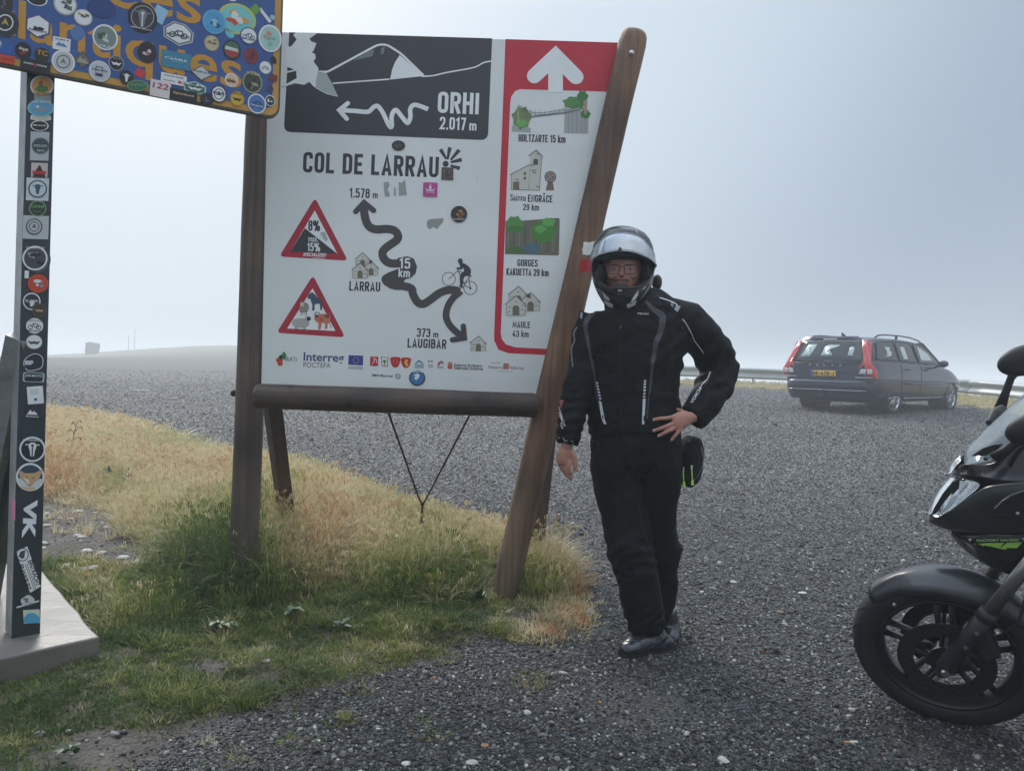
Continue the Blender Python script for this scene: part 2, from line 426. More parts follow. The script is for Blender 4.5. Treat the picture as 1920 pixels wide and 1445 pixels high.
def gz(x, y):
    x = np.asarray(x, float); y = np.asarray(y, float)
    zl = np.interp(y, [-200, 3.3, 9, 22, 38, 55, 78, 102, 400], [0, 0, .27, .50, .82, 1.38, 2.40, 3.55, 3.55]); wl = sstep(-.05, -.5, x / np.maximum(y, 4)); z = np.interp(y, _hy, _hz) * (1 - wl) + zl * wl
    z = z + 0.13 * np.exp(-0.5 * (((x + 1.1) / 0.95) ** 2 + ((y - 4.6) / np.where(y < 4.6, .75, 1.3)) ** 2))
    z = z + 0.05 * sstep(-0.8, -2.5, x) * sstep(3.6, 5.0, y)
    # past the crash barrier and the far brow the hillside falls away into the mist
    o = np.where(inside(LOT, x, y), 0.0, edge_dist(LOT, x, y)); o = np.clip(o - 0.9, 0, 400)
    z = z - 2.1 * np.clip((-x - 0.37 * y) / (0.20 * y + 1), 0, 1.7) * sstep(40, 98, y) + .11 * np.sin(x * .45 + 1) * np.sin(x * .143) * sstep(60, 100, y)
    near_rail = sstep(60, 30, y) * sstep(-6, 0, x)
    z = z - np.minimum(o * (0.30 + 0.45 * near_rail), 42)
    return np.maximum(z, -38)
def rail_s(x, y):
    P = np.array(RAILP); d = np.full(np.shape(x), 1e9)
    for a, b in zip(P[:-1], P[1:]):
        ab = b - a; t = np.clip(((x - a[0]) * ab[0] + (y - a[1]) * ab[1]) / ab.dot(ab), 0, 1); d = np.minimum(d, np.hypot(x - a[0] - t * ab[0], y - a[1] - t * ab[1]))
    return np.where(inside(LOT, x, y), -d, d)
def on_ground(px, py, dz=0.0):
    d = ray(px, py); t = 1.0; prev = 1.0
    while t < 90:
        p = CAM + d * t
        if p.z < float(gz(p.x, p.y)) + dz:
            a, b = prev, t
            for _ in range(25):
                m_ = (a + b) / 2; p = CAM + d * m_
                if p.z < float(gz(p.x, p.y)) + dz: b = m_
                else: a = m_
            return CAM + d * b
        prev = t; t += 0.05 if t < 12 else 0.4
    return CAM + d * 60
# outline of the grassy verge, walked on the ground
EDGE_PX = [(-900, 700), (-300, 730), (20, 762), (85, 772), (160, 778), (240, 792), (330, 822), (430, 852), (540, 872), (640, 902), (740, 938), (850, 975), (930, 992), (1000, 1008), (1060, 1048), (1100, 1092), (1125, 1130), (1115, 1165),
           (1100, 1190), (1040, 1212), (960, 1206), (900, 1206), (850, 1222), (800, 1246), (720, 1262), (655, 1292), (560, 1326), (470, 1340), (400, 1352), (330, 1400), (250, 1470), (150, 1620), (-400, 1900), (-1500, 1700)]
VERGE = np.array([[on_ground(x, y).x, on_ground(x, y).y] for x, y in EDGE_PX])
def verge_sd(x, y):
    s = edge_dist(VERGE, x, y); return np.where(inside(VERGE, x, y), s, -s)
def proj_np(x, y, z):
    v = np.stack([x - CAM.x, y - CAM.y, z - CAM.z], -1); zz = v @ np.array(FWD)
    return 960 + FPX * (v @ np.array(RGT)) / zz, 722.5 - FPX * (v @ np.array(UPV)) / zz
def blob(px, py, cx, cy, rx, ry): return np.exp(-(((px - cx) / rx) ** 2 + ((py - cy) / ry) ** 2))
SLAB = np.array([[q.x, q.y] for q in [on_ground(*p_, .10) for p_ in ((196, 1196), (66, 1040), (-500, 1010), (-700, 1500), (0, 1246))]])
def bare(x, y):
    """trodden bare earth and stony patches on the verge, 0..1"""
    px, py = proj_np(x, y, gz(x, y))
    m = .9 * blob(px, py, 150, 985, 95, 45) + .85 * blob(px, py, 240, 1040, 100, 26) + blob(px, py, 395, 1262, 45, 17) + blob(px, py, 235, 1400, 150, 42) + blob(px, py, 120, 1440, 120, 30)
    m = m + blob(px, py, 420, 1350, 90, 22) * .8 + blob(px, py, 500, 1445, 90, 30) + blob(px, py, 30, 1010, 90, 60) + blob(px, py, 985, 1160, 50, 22) * .8 + blob(px, py, 690, 1275, 50, 16) * .5
    return np.clip(m, 0, 1)
def grid_axis(a0, a1, fine0, fine1, h, grow=1.12, hmax=12):
    v = list(np.arange(fine0, fine1, h)); s = h; x = v[-1]
    while x < a1: s = min(s * grow, hmax); x += s; v.append(x)
    s = h; x = v[0]; pre = []
    while x > a0: s = min(s * grow, hmax); x -= s; pre.append(x)
    return np.array(pre[::-1] + v)
gxs = grid_axis(-420, 420, -3.6, 3.4, 0.035); gys = grid_axis(-60, 420, 1.6, 8.0, 0.035)
GX, GY = np.meshgrid(gxs, gys); GZ = gz(GX, GY)
VS = verge_sd(GX, GY); VM = sstep(-0.05, 0.10, VS)
nf = np.array([noise.noise(Vector((x * 2.3, y * 2.3, 0))) + 0.5 * noise.noise(Vector((x * 7, y * 7, 3))) for x, y in zip(GX.ravel(), GY.ravel())]).reshape(GX.shape)
BR = bare(GX, GY) * (GY > 1.0) * (GY < 9)
near = sstep(30, 8, GY)
GZ2 = GZ + nf * (0.006 + 0.016 * VM) * near + 0.02 * VM * near * sstep(0, 0.2, VS)
GZ2 -= 0.012 * blob(GX, GY, 0.62, 3.0, 0.35, 0.3)
ny, nx = GX.shape
V = np.stack([GX, GY, GZ2], -1).reshape(-1, 3)
F = [(j * nx + i, j * nx + i + 1, (j + 1) * nx + i + 1, (j + 1) * nx + i) for j in range(ny - 1) for i in range(nx - 1)]
me = bpy.data.meshes.new('ground'); me.from_pydata(V.tolist(), [], F)
def fattr(me, name, arr):
    a = me.attributes.new(name, 'FLOAT', 'POINT'); a.data.foreach_set('value', np.asarray(arr, float).ravel())
fattr(me, 'verge', VM); fattr(me, 'bare', BR)
strip = sstep(-1.5, -0.6, rail_s(GX, GY)) * (GX > -3); fattr(me, 'strip', strip)
GPX, GPY = proj_np(GX, np.maximum(GY, .5), GZ)
fattr(me, 'wet', np.clip(blob(GPX, GPY, 1230, 1330, 160, 75) + blob(GPX, GPY, 1750, 1400, 260, 60) + .6 * blob(GPX, GPY, 1450, 1400, 200, 60), 0, 1) * (GY > 1))
def ground_mat():
    m = bpy.data.materials.new('gravel_and_earth'); m.use_nodes = True; t = m.node_tree; L = t.links.new
    b = t.nodes['Principled BSDF']; tcn = N(t, 'ShaderNodeTexCoord'); P = tcn.outputs['Object']
    def att(n): a = N(t, 'ShaderNodeAttribute'); a.attribute_name = n; return a.outputs['Fac']
    def ramp(src, *els):
        r = N(t, 'ShaderNodeValToRGB'); r.color_ramp.elements[0].position = els[0][0]; r.color_ramp.elements[0].color = els[0][1] + (1,)
        r.color_ramp.elements[1].position = els[-1][0]; r.color_ramp.elements[1].color = els[-1][1] + (1,)
        for p, c in els[1:-1]: q = r.color_ramp.elements.new(p); q.color = c + (1,)
        L(src, r.inputs[0]); return r.outputs[0]
    def mix(f, a, b_, bt='MIX'):
        x = N(t, 'ShaderNodeMix', data_type='RGBA'); x.blend_type = bt
        for s_, v in (('Factor', f), ('A', a), ('B', b_)):
            if isinstance(v, (int, float)): x.inputs[s_].default_value = v
            elif isinstance(v, tuple): x.inputs[s_].default_value = v + (1,)
            else: L(v, x.inputs[s_])
        return x.outputs['Result']
    def vor(scale, feat='F1', rnd=1.0):
        v = N(t, 'ShaderNodeTexVoronoi'); v.feature = feat; v.inputs['Scale'].default_value = scale; v.inputs['Randomness'].default_value = rnd; L(P, v.inputs['Vector']); return v
    def nz(scale, det=4):
        v = N(t, 'ShaderNodeTexNoise'); v.inputs['Scale'].default_value = scale; v.inputs['Detail'].default_value = det; L(P, v.inputs['Vector']); return v.outputs[0]
    v1 = vor(62); v2 = vor(26)
    sp = N(t, 'ShaderNodeSeparateColor'); L(v1.outputs['Color'], sp.inputs[0])
    stone = ramp(sp.outputs[0], (0.0, (.016, .016, .015)), (.45, (.074, .072, .068)), (.8, (.165, .162, .154)), (.93, (.24, .235, .225)), (1.0, (.46, .46, .45)))
    gap = ramp(v1.outputs['Distance'], (0.0, (1, 1, 1)), (.55, (.95, .95, .95)), (.9, (.25, .25, .26)))
    stone = mix(1.0, stone, gap, 'MULTIPLY')
    sp2 = N(t, 'ShaderNodeSeparateColor'); L(v2.outputs['Color'], sp2.inputs[0])
    lt = ramp(sp2.outputs[1], (.955, (0, 0, 0)), (.965, (1, 1, 1)))
    ld = ramp(v2.outputs['Distance'], (.28, (1, 1, 1)), (.33, (0, 0, 0)))
    lm = mix(1.0, lt, ld, 'MULTIPLY'); stone = mix(lm, stone, (.36, .36, .35))
    big = ramp(nz(0.55, 5), (.35, (.82, .82, .83)), (.65, (1.15, 1.14, 1.12))); stone = mix(1.0, stone, big, 'MULTIPLY')
    # finer grit close to, its colour darkened for the shade between loose stones
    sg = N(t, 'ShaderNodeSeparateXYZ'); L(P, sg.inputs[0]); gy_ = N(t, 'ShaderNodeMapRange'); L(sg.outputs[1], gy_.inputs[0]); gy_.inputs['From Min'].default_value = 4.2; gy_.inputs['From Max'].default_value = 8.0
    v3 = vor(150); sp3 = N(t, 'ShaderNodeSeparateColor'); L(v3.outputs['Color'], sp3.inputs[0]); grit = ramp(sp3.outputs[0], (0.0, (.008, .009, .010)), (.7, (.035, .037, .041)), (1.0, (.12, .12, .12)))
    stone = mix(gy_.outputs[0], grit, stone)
    fd = N(t, 'ShaderNodeMapRange'); L(sg.outputs[1], fd.inputs[0]); fd.inputs['From Min'].default_value = 10; fd.inputs['From Max'].default_value = 30; fd.inputs['To Min'].default_value = 0; fd.inputs['To Max'].default_value = 1
    stone = mix(fd.outputs[0], stone, (.062, .061, .058))      # compacted fine grit further out
    # bare damp mud
    mud = ramp(nz(9, 8), (.3, (.032, .027, .022)), (.7, (.085, .073, .060)))
    soil = ramp(nz(5, 8), (.3, (.045, .038, .026)), (.55, (.085, .07, .04)), (.75, (.14, .12, .07)))
    farg = ramp(nz(1.7, 6), (.3, (.17, .145, .085)), (.7, (.11, .115, .06)))
    vg = att('verge'); br = att('bare'); st = att('strip'); wt = att('wet')
    ns = nz(14, 6); ns_c = N(t, 'ShaderNodeMath', operation='MULTIPLY_ADD'); L(ns, ns_c.inputs[0]); ns_c.inputs[1].default_value = 1.2; ns_c.inputs[2].default_value = -0.6
    va = N(t, 'ShaderNodeMath', operation='ADD', use_clamp=True); L(vg, va.inputs[0]); L(ns_c.outputs[0], va.inputs[1])
    vm = N(t, 'ShaderNodeMath', operation='MULTIPLY', use_clamp=True); L(va.outputs[0], vm.inputs[0]); L(vg, vm.inputs[1])
    base = mix(vm.outputs[0], stone, soil); 
    brm = N(t, 'ShaderNodeMath', operation='MULTIPLY', use_clamp=True); L(br, brm.inputs[0]); L(vg, brm.inputs[1])
    base = mix(brm.outputs[0], base, mud)
    wm = N(t, 'ShaderNodeMath', operation='MULTIPLY', use_clamp=True); L(wt, wm.inputs[0])
    r1 = N(t, 'ShaderNodeMapRange'); L(ns, r1.inputs[0]); r1.inputs['From Min'].default_value = .4; r1.inputs['From Max'].default_value = .6; L(r1.outputs[0], wm.inputs[1])
    base = mix(wm.outputs[0], base, mix(1.0, mud, (.75, .8, .85), 'MULTIPLY')); base = mix(st, base, farg)
    # far grassy brow
    sy = N(t, 'ShaderNodeSeparateXYZ'); L(P, sy.inputs[0]); fy = N(t, 'ShaderNodeMapRange'); L(sy.outputs[1], fy.inputs[0]); fy.inputs['From Min'].default_value = 50; fy.inputs['From Max'].default_value = 90
    f2 = N(t, 'ShaderNodeMath', operation='MULTIPLY'); L(fy.outputs[0], f2.inputs[0]); f2.inputs[1].default_value = .8
    base = mix(f2.outputs[0], base, farg)
    L(base, b.inputs['Base Color'])
    rr = N(t, 'ShaderNodeMapRange'); L(wm.outputs[0], rr.inputs[0]); rr.inputs['To Min'].default_value = .8; rr.inputs['To Max'].default_value = .22; L(rr.outputs[0], b.inputs['Roughness'])
    dm = N(t, 'ShaderNodeMath', operation='MULTIPLY'); L(v1.outputs['Distance'], dm.inputs[0]); dm.inputs[1].default_value = -1.0
    bp = N(t, 'ShaderNodeBump'); bp.inputs['Strength'].default_value = .9; bp.inputs['Distance'].default_value = .009; L(dm.outputs[0], bp.inputs['Height'])
    bp2 = N(t, 'ShaderNodeBump'); bp2.inputs['Strength'].default_value = .6; bp2.inputs['Distance'].default_value = .02; L(nz(30, 8), bp2.inputs['Height']); L(bp.outputs[0], bp2.inputs['Normal'])
    L(bp2.outputs[0], b.inputs['Normal'])
    return m
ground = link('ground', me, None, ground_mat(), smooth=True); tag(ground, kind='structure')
hz = mesh('haze', *box_vf((0, 180, -16.4), 890, 530, 46.0)); tag(hz, kind='stuff')
hm = bpy.data.materials.new('mist'); hm.use_nodes = True; hm.node_tree.nodes.clear()
ho = N(hm.node_tree, 'ShaderNodeOutputMaterial'); hv = N(hm.node_tree, 'ShaderNodeVolumePrincipled')
hv.inputs['Color'].default_value = (.93, .96, .99, 1); hv.inputs['Density'].default_value = 0.0070; hv.inputs['Anisotropy'].default_value = 0.25
hm.node_tree.links.new(hv.outputs[0], ho.inputs['Volume']); hz.data.materials.append(hm)

# ------------------------------------------------------------------ scatter helper (only for what nobody could count)
def scatter(name, pts, rot, scl, idx, tint, sources, material):
    me = bpy.data.meshes.new(name); me.from_pydata([tuple(p) for p in pts], [], [])
    a = me.attributes.new('rot', 'FLOAT_VECTOR', 'POINT'); a.data.foreach_set('vector', np.asarray(rot, float).ravel())
    a = me.attributes.new('scl', 'FLOAT_VECTOR', 'POINT'); a.data.foreach_set('vector', np.asarray(scl, float).ravel())
    a = me.attributes.new('idx', 'INT', 'POINT'); a.data.foreach_set('value', np.asarray(idx, np.int32))
    a = me.attributes.new('tint', 'FLOAT', 'POINT'); a.data.foreach_set('value', np.asarray(tint, float))
    c = bpy.data.collections.new(name + '_kinds')
    for i, s in enumerate(sources):
        s.materials.clear(); s.materials.append(material); so_ = bpy.data.objects.new('%s_kind_%02d' % (name, i), s); c.objects.link(so_)
    o = link(name, me); tag(o, kind='stuff')
    g = bpy.data.node_groups.new(name, 'GeometryNodeTree')
    g.interface.new_socket('Geometry', in_out='INPUT', socket_type='NodeSocketGeometry'); g.interface.new_socket('Geometry', in_out='OUTPUT', socket_type='NodeSocketGeometry')
    gi = g.nodes.new('NodeGroupInput'); go = g.nodes.new('NodeGroupOutput'); ip = g.nodes.new('GeometryNodeInstanceOnPoints'); ci = g.nodes.new('GeometryNodeCollectionInfo')
    ci.inputs['Collection'].default_value = c; ci.inputs['Separate Children'].default_value = True; ci.inputs['Reset Children'].default_value = True
    m2p = g.nodes.new('GeometryNodeMeshToPoints')
    def na(n, ty): q = g.nodes.new('GeometryNodeInputNamedAttribute'); q.data_type = ty; q.inputs['Name'].default_value = n; return q.outputs['Attribute']
    g.links.new(gi.outputs[0], m2p.inputs['Mesh']); g.links.new(m2p.outputs[0], ip.inputs['Points']); g.links.new(ci.outputs[0], ip.inputs['Instance']); ip.inputs['Pick Instance'].default_value = True
    g.links.new(na('idx', 'INT'), ip.inputs['Instance Index']); 
    e2r = g.nodes.new('FunctionNodeEulerToRotation'); g.links.new(na('rot', 'FLOAT_VECTOR'), e2r.inputs[0]); g.links.new(e2r.outputs[0], ip.inputs['Rotation']); g.links.new(na('scl', 'FLOAT_VECTOR'), ip.inputs['Scale'])
    g.links.new(ip.outputs[0], go.inputs[0])
    md = o.modifiers.new('scatter', 'NODES'); md.node_group = g
    return o
def tint_mat(name, ramp, rough=.6, transl=0.0, spec=.4, bump=None):
    m = bpy.data.materials.new(name); m.use_nodes = True; t = m.node_tree; b = t.nodes['Principled BSDF']
    a = N(t, 'ShaderNodeAttribute'); a.attribute_type = 'INSTANCER'; a.attribute_name = 'tint'
    r = N(t, 'ShaderNodeValToRGB'); r.color_ramp.elements[0].position = ramp[0][0]; r.color_ramp.elements[0].color = ramp[0][1] + (1,); r.color_ramp.elements[1].position = ramp[-1][0]; r.color_ramp.elements[1].color = ramp[-1][1] + (1,)
    for p, c in ramp[1:-1]: q = r.color_ramp.elements.new(p); q.color = c + (1,)
    t.links.new(a.outputs['Fac'], r.inputs[0]); t.links.new(r.outputs[0], b.inputs['Base Color']); b.inputs['Roughness'].default_value = rough; b.inputs['Specular IOR Level'].default_value = spec
    if transl:
        tr = N(t, 'ShaderNodeBsdfTranslucent'); mx = N(t, 'ShaderNodeMixShader'); mx.inputs[0].default_value = transl; out = t.nodes['Material Output']
        t.links.new(r.outputs[0], tr.inputs[0]); t.links.new(b.outputs[0], mx.inputs[1]); t.links.new(tr.outputs[0], mx.inputs[2]); t.links.new(mx.outputs[0], out.inputs[0])
    if bump:
        tcn = N(t, 'ShaderNodeTexCoord'); nb = N(t, 'ShaderNodeTexNoise'); nb.inputs['Scale'].default_value = bump[0]; t.links.new(tcn.outputs['Object'], nb.inputs[0])
        bp = N(t, 'ShaderNodeBump'); bp.inputs['Strength'].default_value = bump[1]; bp.inputs['Distance'].default_value = bump[2]; t.links.new(nb.outputs[0], bp.inputs['Height']); t.links.new(bp.outputs[0], b.inputs['Normal'])
    return m
def ground_hit(x, y):
    """height of the built sheet, by bilinear look-up"""
    i = np.clip(np.searchsorted(gxs, x) - 1, 0, nx - 2); j = np.clip(np.searchsorted(gys, y) - 1, 0, ny - 2)
    fx = (x - gxs[i]) / (gxs[i + 1] - gxs[i]); fy = (y - gys[j]) / (gys[j + 1] - gys[j])
    return (GZ2[j, i] * (1 - fx) * (1 - fy) + GZ2[j, i + 1] * fx * (1 - fy) + GZ2[j + 1, i] * (1 - fx) * fy + GZ2[j + 1, i + 1] * fx * fy)
def G(x, y): return float(ground_hit(np.array([x]), np.array([y]))[0])

# ------------------------------------------------------------------ gravel
def pebble(seed, sub=1):
    bm = bmesh.new(); bmesh.ops.create_icosphere(bm, subdivisions=sub, radius=1)
    r = random.Random(seed); ax = (r.uniform(.8, 1.25), r.uniform(.62, .95), r.uniform(.42, .75))
    cuts = [(Vector((r.gauss(0, 1), r.gauss(0, 1), r.gauss(0, 1))).normalized(), r.uniform(.55, .8)) for _ in range(5)]
    for v in bm.verts:
        c = v.co.copy()
        for n_, d_ in cuts:
            k = c.dot(n_)
            if k > d_: c -= n_ * (k - d_) * .85
        v.co = Vector((c.x * ax[0], c.y * ax[1], c.z * ax[2]))
    for f in bm.faces: f.smooth = (seed % 3 != 0)
    me = bpy.data.meshes.new('pebble'); bm.to_mesh(me); bm.free(); return me
pts = []; sz = []
YB_ = [1.75, 2.2, 2.7, 3.2, 3.9, 4.8, 6.0, 7.5, 9.5, 12, 16, 22, 32]
for y0, y1 in zip(YB_[:-1], YB_[1:]):
    ym = (y0 + y1) / 2; dens = 13000 if y0 < 2.6 else 10500 * (3 / ym) ** 2.1; smed = .0052 + .00055 * max(0, ym - 3) ** .9; smin = .0028 + .0003 * max(0, ym - 3)
    x0, x1 = -0.74 * y1 - .2, 0.74 * y1 + .3
    n = int((x1 - x0) * (y1 - y0) * dens); x = rng.uniform(x0, x1, n); y = rng.uniform(y0, y1, n)
    thin = rng.random(n) < 1 - .85 * sstep(11, 30, y); x, y = x[thin], y[thin]
    keep = (np.abs(x) < 0.74 * y + .25) & (rail_s(x, y) < -.8) & ((x > 0.1 * y) | (y < 16) | (x < -.30 * y)); x, y = x[keep], y[keep]
    sd = verge_sd(x, y); br = bare(x, y); nn = np.array([noise.noise(Vector((a * 5, b * 5, 1))) for a, b in zip(x, y)])
    px_, py_ = proj_np(x, y, gz(x, y)); wet = np.clip(blob(px_, py_, 1230, 1330, 130, 60) + .8 * blob(px_, py_, 1720, 1400, 200, 40), 0, 1)
    p = np.clip(1 - (sd + nn * .12 + .03) / .10, 0, 1); p = np.maximum(p, .07 * br * (sd > 0)); p = p * (1 - .90 * wet)
    k = rng.random(len(x)) < p; x, y = x[k], y[k]
    s = np.maximum(smin, rng.lognormal(math.log(smed), .33, len(x))); s = np.where(rng.random(len(x)) < .012, s * 1.9, s)
    z = ground_hit(x, y); pts.append(np.stack([x, y, z + s * .22], -1)); sz.append(s)
pts = np.concatenate(pts); sz = np.concatenate(sz); n = len(pts)
far_ = sstep(4.5, 14, pts[:, 1]); tint = rng.beta(.85, 1.9, n) * (.86 + .14 * sstep(2.6, 4.2, pts[:, 1])) * (1 - far_) + .23 * far_ + far_ * rng.normal(0, .075, n); tint = np.where(rng.random(n) < .022 * (1 - far_), rng.uniform(.75, .97, n), tint); tint = np.where(rng.random(n) < .004, 1.0, tint)
gm = tint_mat('wet_gravel_stone', [(0, (.013, .013, .012)), (.3, (.053, .052, .049)), (.6, (.172, .168, .158)), (.8, (.32, .31, .295)), (.97, (.58, .57, .53)), (1.0, (.30, .15, .07))], rough=.46, spec=.4, bump=(3, .4, .15))
rot = np.stack([rng.normal(0, .35, n), rng.normal(0, .35, n), rng.uniform(0, 6.28, n)], -1)
scatter('gravel', pts, rot, np.repeat(sz[:, None], 3, 1) * rng.uniform(.85, 1.15, (n, 3)), rng.integers(0, 8, n), tint, [pebble(i) for i in range(8)], gm)
print('pebbles', n)
# ------------------------------------------------------------------ grass
def blade(V, F, x, y, h, w, az, lean, curl, seg=3):
    d = Vector((math.cos(az), math.sin(az), 0)); s = Vector((-d.y, d.x, 0)); o = len(V)
    for i in range(seg + 1):
        t = i / seg; c = Vector((x, y, 0)) + d * (h * (lean * t + curl * t * t)) + Vector((0, 0, h * (t - .45 * curl * t * t)))
        ww = w * (1 - t ** 1.6) * .5
        if i < seg: V += [c - s * ww, c + s * ww]
        else: V.append(c)
    for i in range(seg - 1): F.append((o + 2 * i, o + 2 * i + 1, o + 2 * i + 3, o + 2 * i + 2))
    F.append((o + 2 * seg - 2, o + 2 * seg - 1, o + 2 * seg))
def tuft(seed, n, h, spread, w, lean, curl, seg=3, heads=0):
    r = random.Random(seed); V = []; F = []
    for i in range(n):
        a = r.uniform(0, 6.283); q = spread * math.sqrt(r.random())
        blade(V, F, q * math.cos(a), q * math.sin(a), h * r.uniform(.45, 1.1), w * r.uniform(.6, 1.3), a + r.gauss(0, .8), lean * r.uniform(.1, 1.5), curl * r.uniform(0, 1.6), seg)
    for i in range(heads):      # seed heads on stalks
        a = r.uniform(0, 6.283); q = spread * r.random(); x, y = q * math.cos(a), q * math.sin(a); hh = h * r.uniform(.9, 1.35); le = r.uniform(0, .35)
        blade(V, F, x, y, hh, w * .5, a, le, .1, 2)
        c = Vector((x + math.cos(a) * hh * (le + .1), y + math.sin(a) * hh * (le + .1), hh * .95))
        for k in range(5):
            b = r.uniform(0, 6.28); o = len(V); d = Vector((math.cos(b) * .006, math.sin(b) * .006, -.004 * k)); V += [c + d, c + d * .3 + Vector((0, 0, .012)), c + d * 1.5 + Vector((0, 0, .016))]; F.append((o, o + 1, o + 2))
    me = bpy.data.meshes.new('tuft'); me.from_pydata([tuple(v) for v in V], [], F); return me
gramp = [(0, (.060, .105, .026)), (.22, (.135, .195, .042)), (.42, (.265, .275, .075)), (.58, (.44, .40, .19)), (.78, (.68, .59, .38)), (.9, (.58, .45, .26)), (1.0, (.44, .24, .10))]
grass_m = tint_mat('grass_blades', gramp, rough=.5, transl=.42, spec=.35)
short = [tuft(10 + i, 26, .040, .045, .0042, .7, .45) for i in range(5)]
mid = [tuft(30 + i, 26, .085, .045, .0042, .6, .7, 3, 2) for i in range(5)]
tall = [tuft(50 + i, 34, .19, .05, .0046, .45, .9, 5, 3) for i in range(4)]
moss = [tuft(70 + i, 36, .018, .045, .0042, .9, .3, 2) for i in range(3)]
def veg(y0, y1, dens, xl, xr):
    n = int((xr - xl) * (y1 - y0) * dens); x = rng.uniform(xl, xr, n); y = rng.uniform(y0, y1, n)
    k = (x > -0.74 * y - .5) & (x < 0.74 * y + .3); x, y = x[k], y[k]; sd = verge_sd(x, y)
    moss_ = np.clip(blob(*proj_np(x, y, gz(x, y)), 1007, 1274, 34, 11) + blob(*proj_np(x, y, gz(x, y)), 785, 1358, 22, 9) + blob(*proj_np(x, y, gz(x, y)), 818, 1384, 16, 8) + blob(*proj_np(x, y, gz(x, y)), 560, 1395, 26, 10) + blob(*proj_np(x, y, gz(x, y)), 440, 1420, 30, 12) + blob(*proj_np(x, y, gz(x, y)), 640, 1352, 30, 9), 0, 1)
    k = (sd > -.25) | (moss_ > .3); mo = moss_[k]; x, y, sd = x[k], y[k], sd[k]; z = ground_hit(x, y); px, py = proj_np(x, y, z)
    n1 = np.array([noise.noise(Vector((a * 3.1, b * 3.1, 9))) for a, b in zip(x, y)]); n2 = np.array([noise.noise(Vector((a * 11, b * 11, 5))) for a, b in zip(x, y)])
    br = bare(x, y)
    # cover
    p = sstep(-.02, .10, sd + n2 * .08 + n1 * .05) * (1 - .97 * sstep(.25, .7, br + n2 * .25))
    p = np.maximum(p, .30 * sstep(-.2, 0, sd) * (n2 > .28) * (py > 1150))
    p = np.maximum(p, .8 * (mo > .35) * (sd < 0) * np.clip(mo + n2 * .5, 0, 1))
    # colour: straw behind, green in front, at the posts and in patches
    straw = .79 - .60 * sstep(1010, 1150, py - .10 * (px - 500)) + .10 * n1 + .10 * n2
    straw -= .58 * blob(px, py, 420, 1045, 130, 90) + .25 * blob(px, py, 520, 960, 40, 40) + .46 * blob(px, py, 820, 1085, 140, 60) + .30 * blob(px, py, 800, 985, 60, 22) + .22 * blob(px, py, 330, 830, 110, 26) + .30 * blob(px, py, 170, 1290, 170, 60)
    straw -= .22 * blob(px, py, 200, 905, 60, 26) + .25 * blob(px, py, 1010, 1090, 60, 45) + .22 * blob(px, py, 690, 950, 80, 18) + .15 * blob(px, py, 180, 950, 120, 30)
    straw += .30 * blob(px, py, 560, 1050, 75, 80) + .30 * blob(px, py, 230, 1110, 130, 40) + .34 * blob(px, py, 1080, 1100, 40, 60) + .75 * blob(px, py, 1040, 1185, 75, 34) + .22 * blob(px, py, 270, 1290, 80, 30) + .18 * blob(px, py, 740, 1220, 260, 26)
    straw += .22 * blob(px, py, 120, 920, 60, 40) + .12 * blob(px, py, 900, 1180, 60, 30)
    straw = straw - .16 * (n1 < -.12) * (py > 1050) + .10 * (n2 > .25); straw = np.where((sd < 0) & (mo > .3), .38, straw); straw = straw + rng.normal(0, .10, len(x)) * (.6 + .8 * (straw < .5)); straw = np.where(rng.random(len(x)) < .10, straw + rng.uniform(.2, .45, len(x)), straw); straw = np.clip(straw, 0.0, 1.0)
    # height class
    hgt = .68 * blob(px, py, 430, 1065, 120, 75) + .8 * blob(px, py, 555, 1000, 80, 70) - .3 * blob(px, py, 940, 1140, 60, 50) + .50 * blob(px, py, 800, 1085, 130, 50) + .50 * blob(px, py, 1030, 1085, 60, 45) + .30 * blob(px, py, 280, 1160, 80, 40) - .6 * blob(px, py, 60, 1290, 170, 70) + .3 * blob(px, py, 100, 900, 90, 60)
    hgt = hgt + .24 * sstep(1120, 980, py) + n1 * .16 + n2 * .1 - .45 * sstep(.06, .0, sd) * (py < 1500) - .5 * blob(px, py, 640, 1240, 330, 50) - .12 * sstep(1280, 1380, py) - 2.0 * ((sd < 0) & (mo > .3)) - .5 * blob(px, py, 200, 1400, 250, 50)
    p = np.where(inside(SLAB, x, y), 0, p); r = rng.random(len(x)); k = r < p; return [a[k] for a in (x, y, z, straw, hgt)]
A = [veg(1.75, 3.4, 1450, -2.8, 1.2), veg(3.4, 5.2, 1050, -4.2, 1.2), veg(5.2, 7.5, 560, -5.6, .6), veg(7.5, 14, 260, -10, 0), ]
x, y, z, st, hg = [np.concatenate([a[i] for a in A]) for i in range(5)]; n = len(x)
far = sstep(5, 9, y)
cls = np.where(hg < -.12, 0, np.where(hg < .20, 1, np.where(hg < .50, 2, 3))); cls = np.where((cls == 3) & (rng.random(n) < .35), 2, cls)
base = np.array([0, 3, 8, 13])[cls]; num = np.array([3, 5, 5, 4])[cls]
idx = base + (rng.random(n) * num).astype(int)
sc = rng.uniform(.75, 1.3, n) * (1 + .5 * far); sc3 = np.stack([sc * (1 + .5 * far), sc * (1 + .5 * far), sc * rng.uniform(.8, 1.15, n) * (1 - .35 * far)], -1)
rot = np.stack([rng.normal(0, .12, n), rng.normal(0, .12, n), rng.uniform(0, 6.28, n)], -1)
scatter('grass', np.stack([x, y, z - .004], -1), rot, sc3, idx, st, moss + short + mid + tall, grass_m)
print('tufts', n)
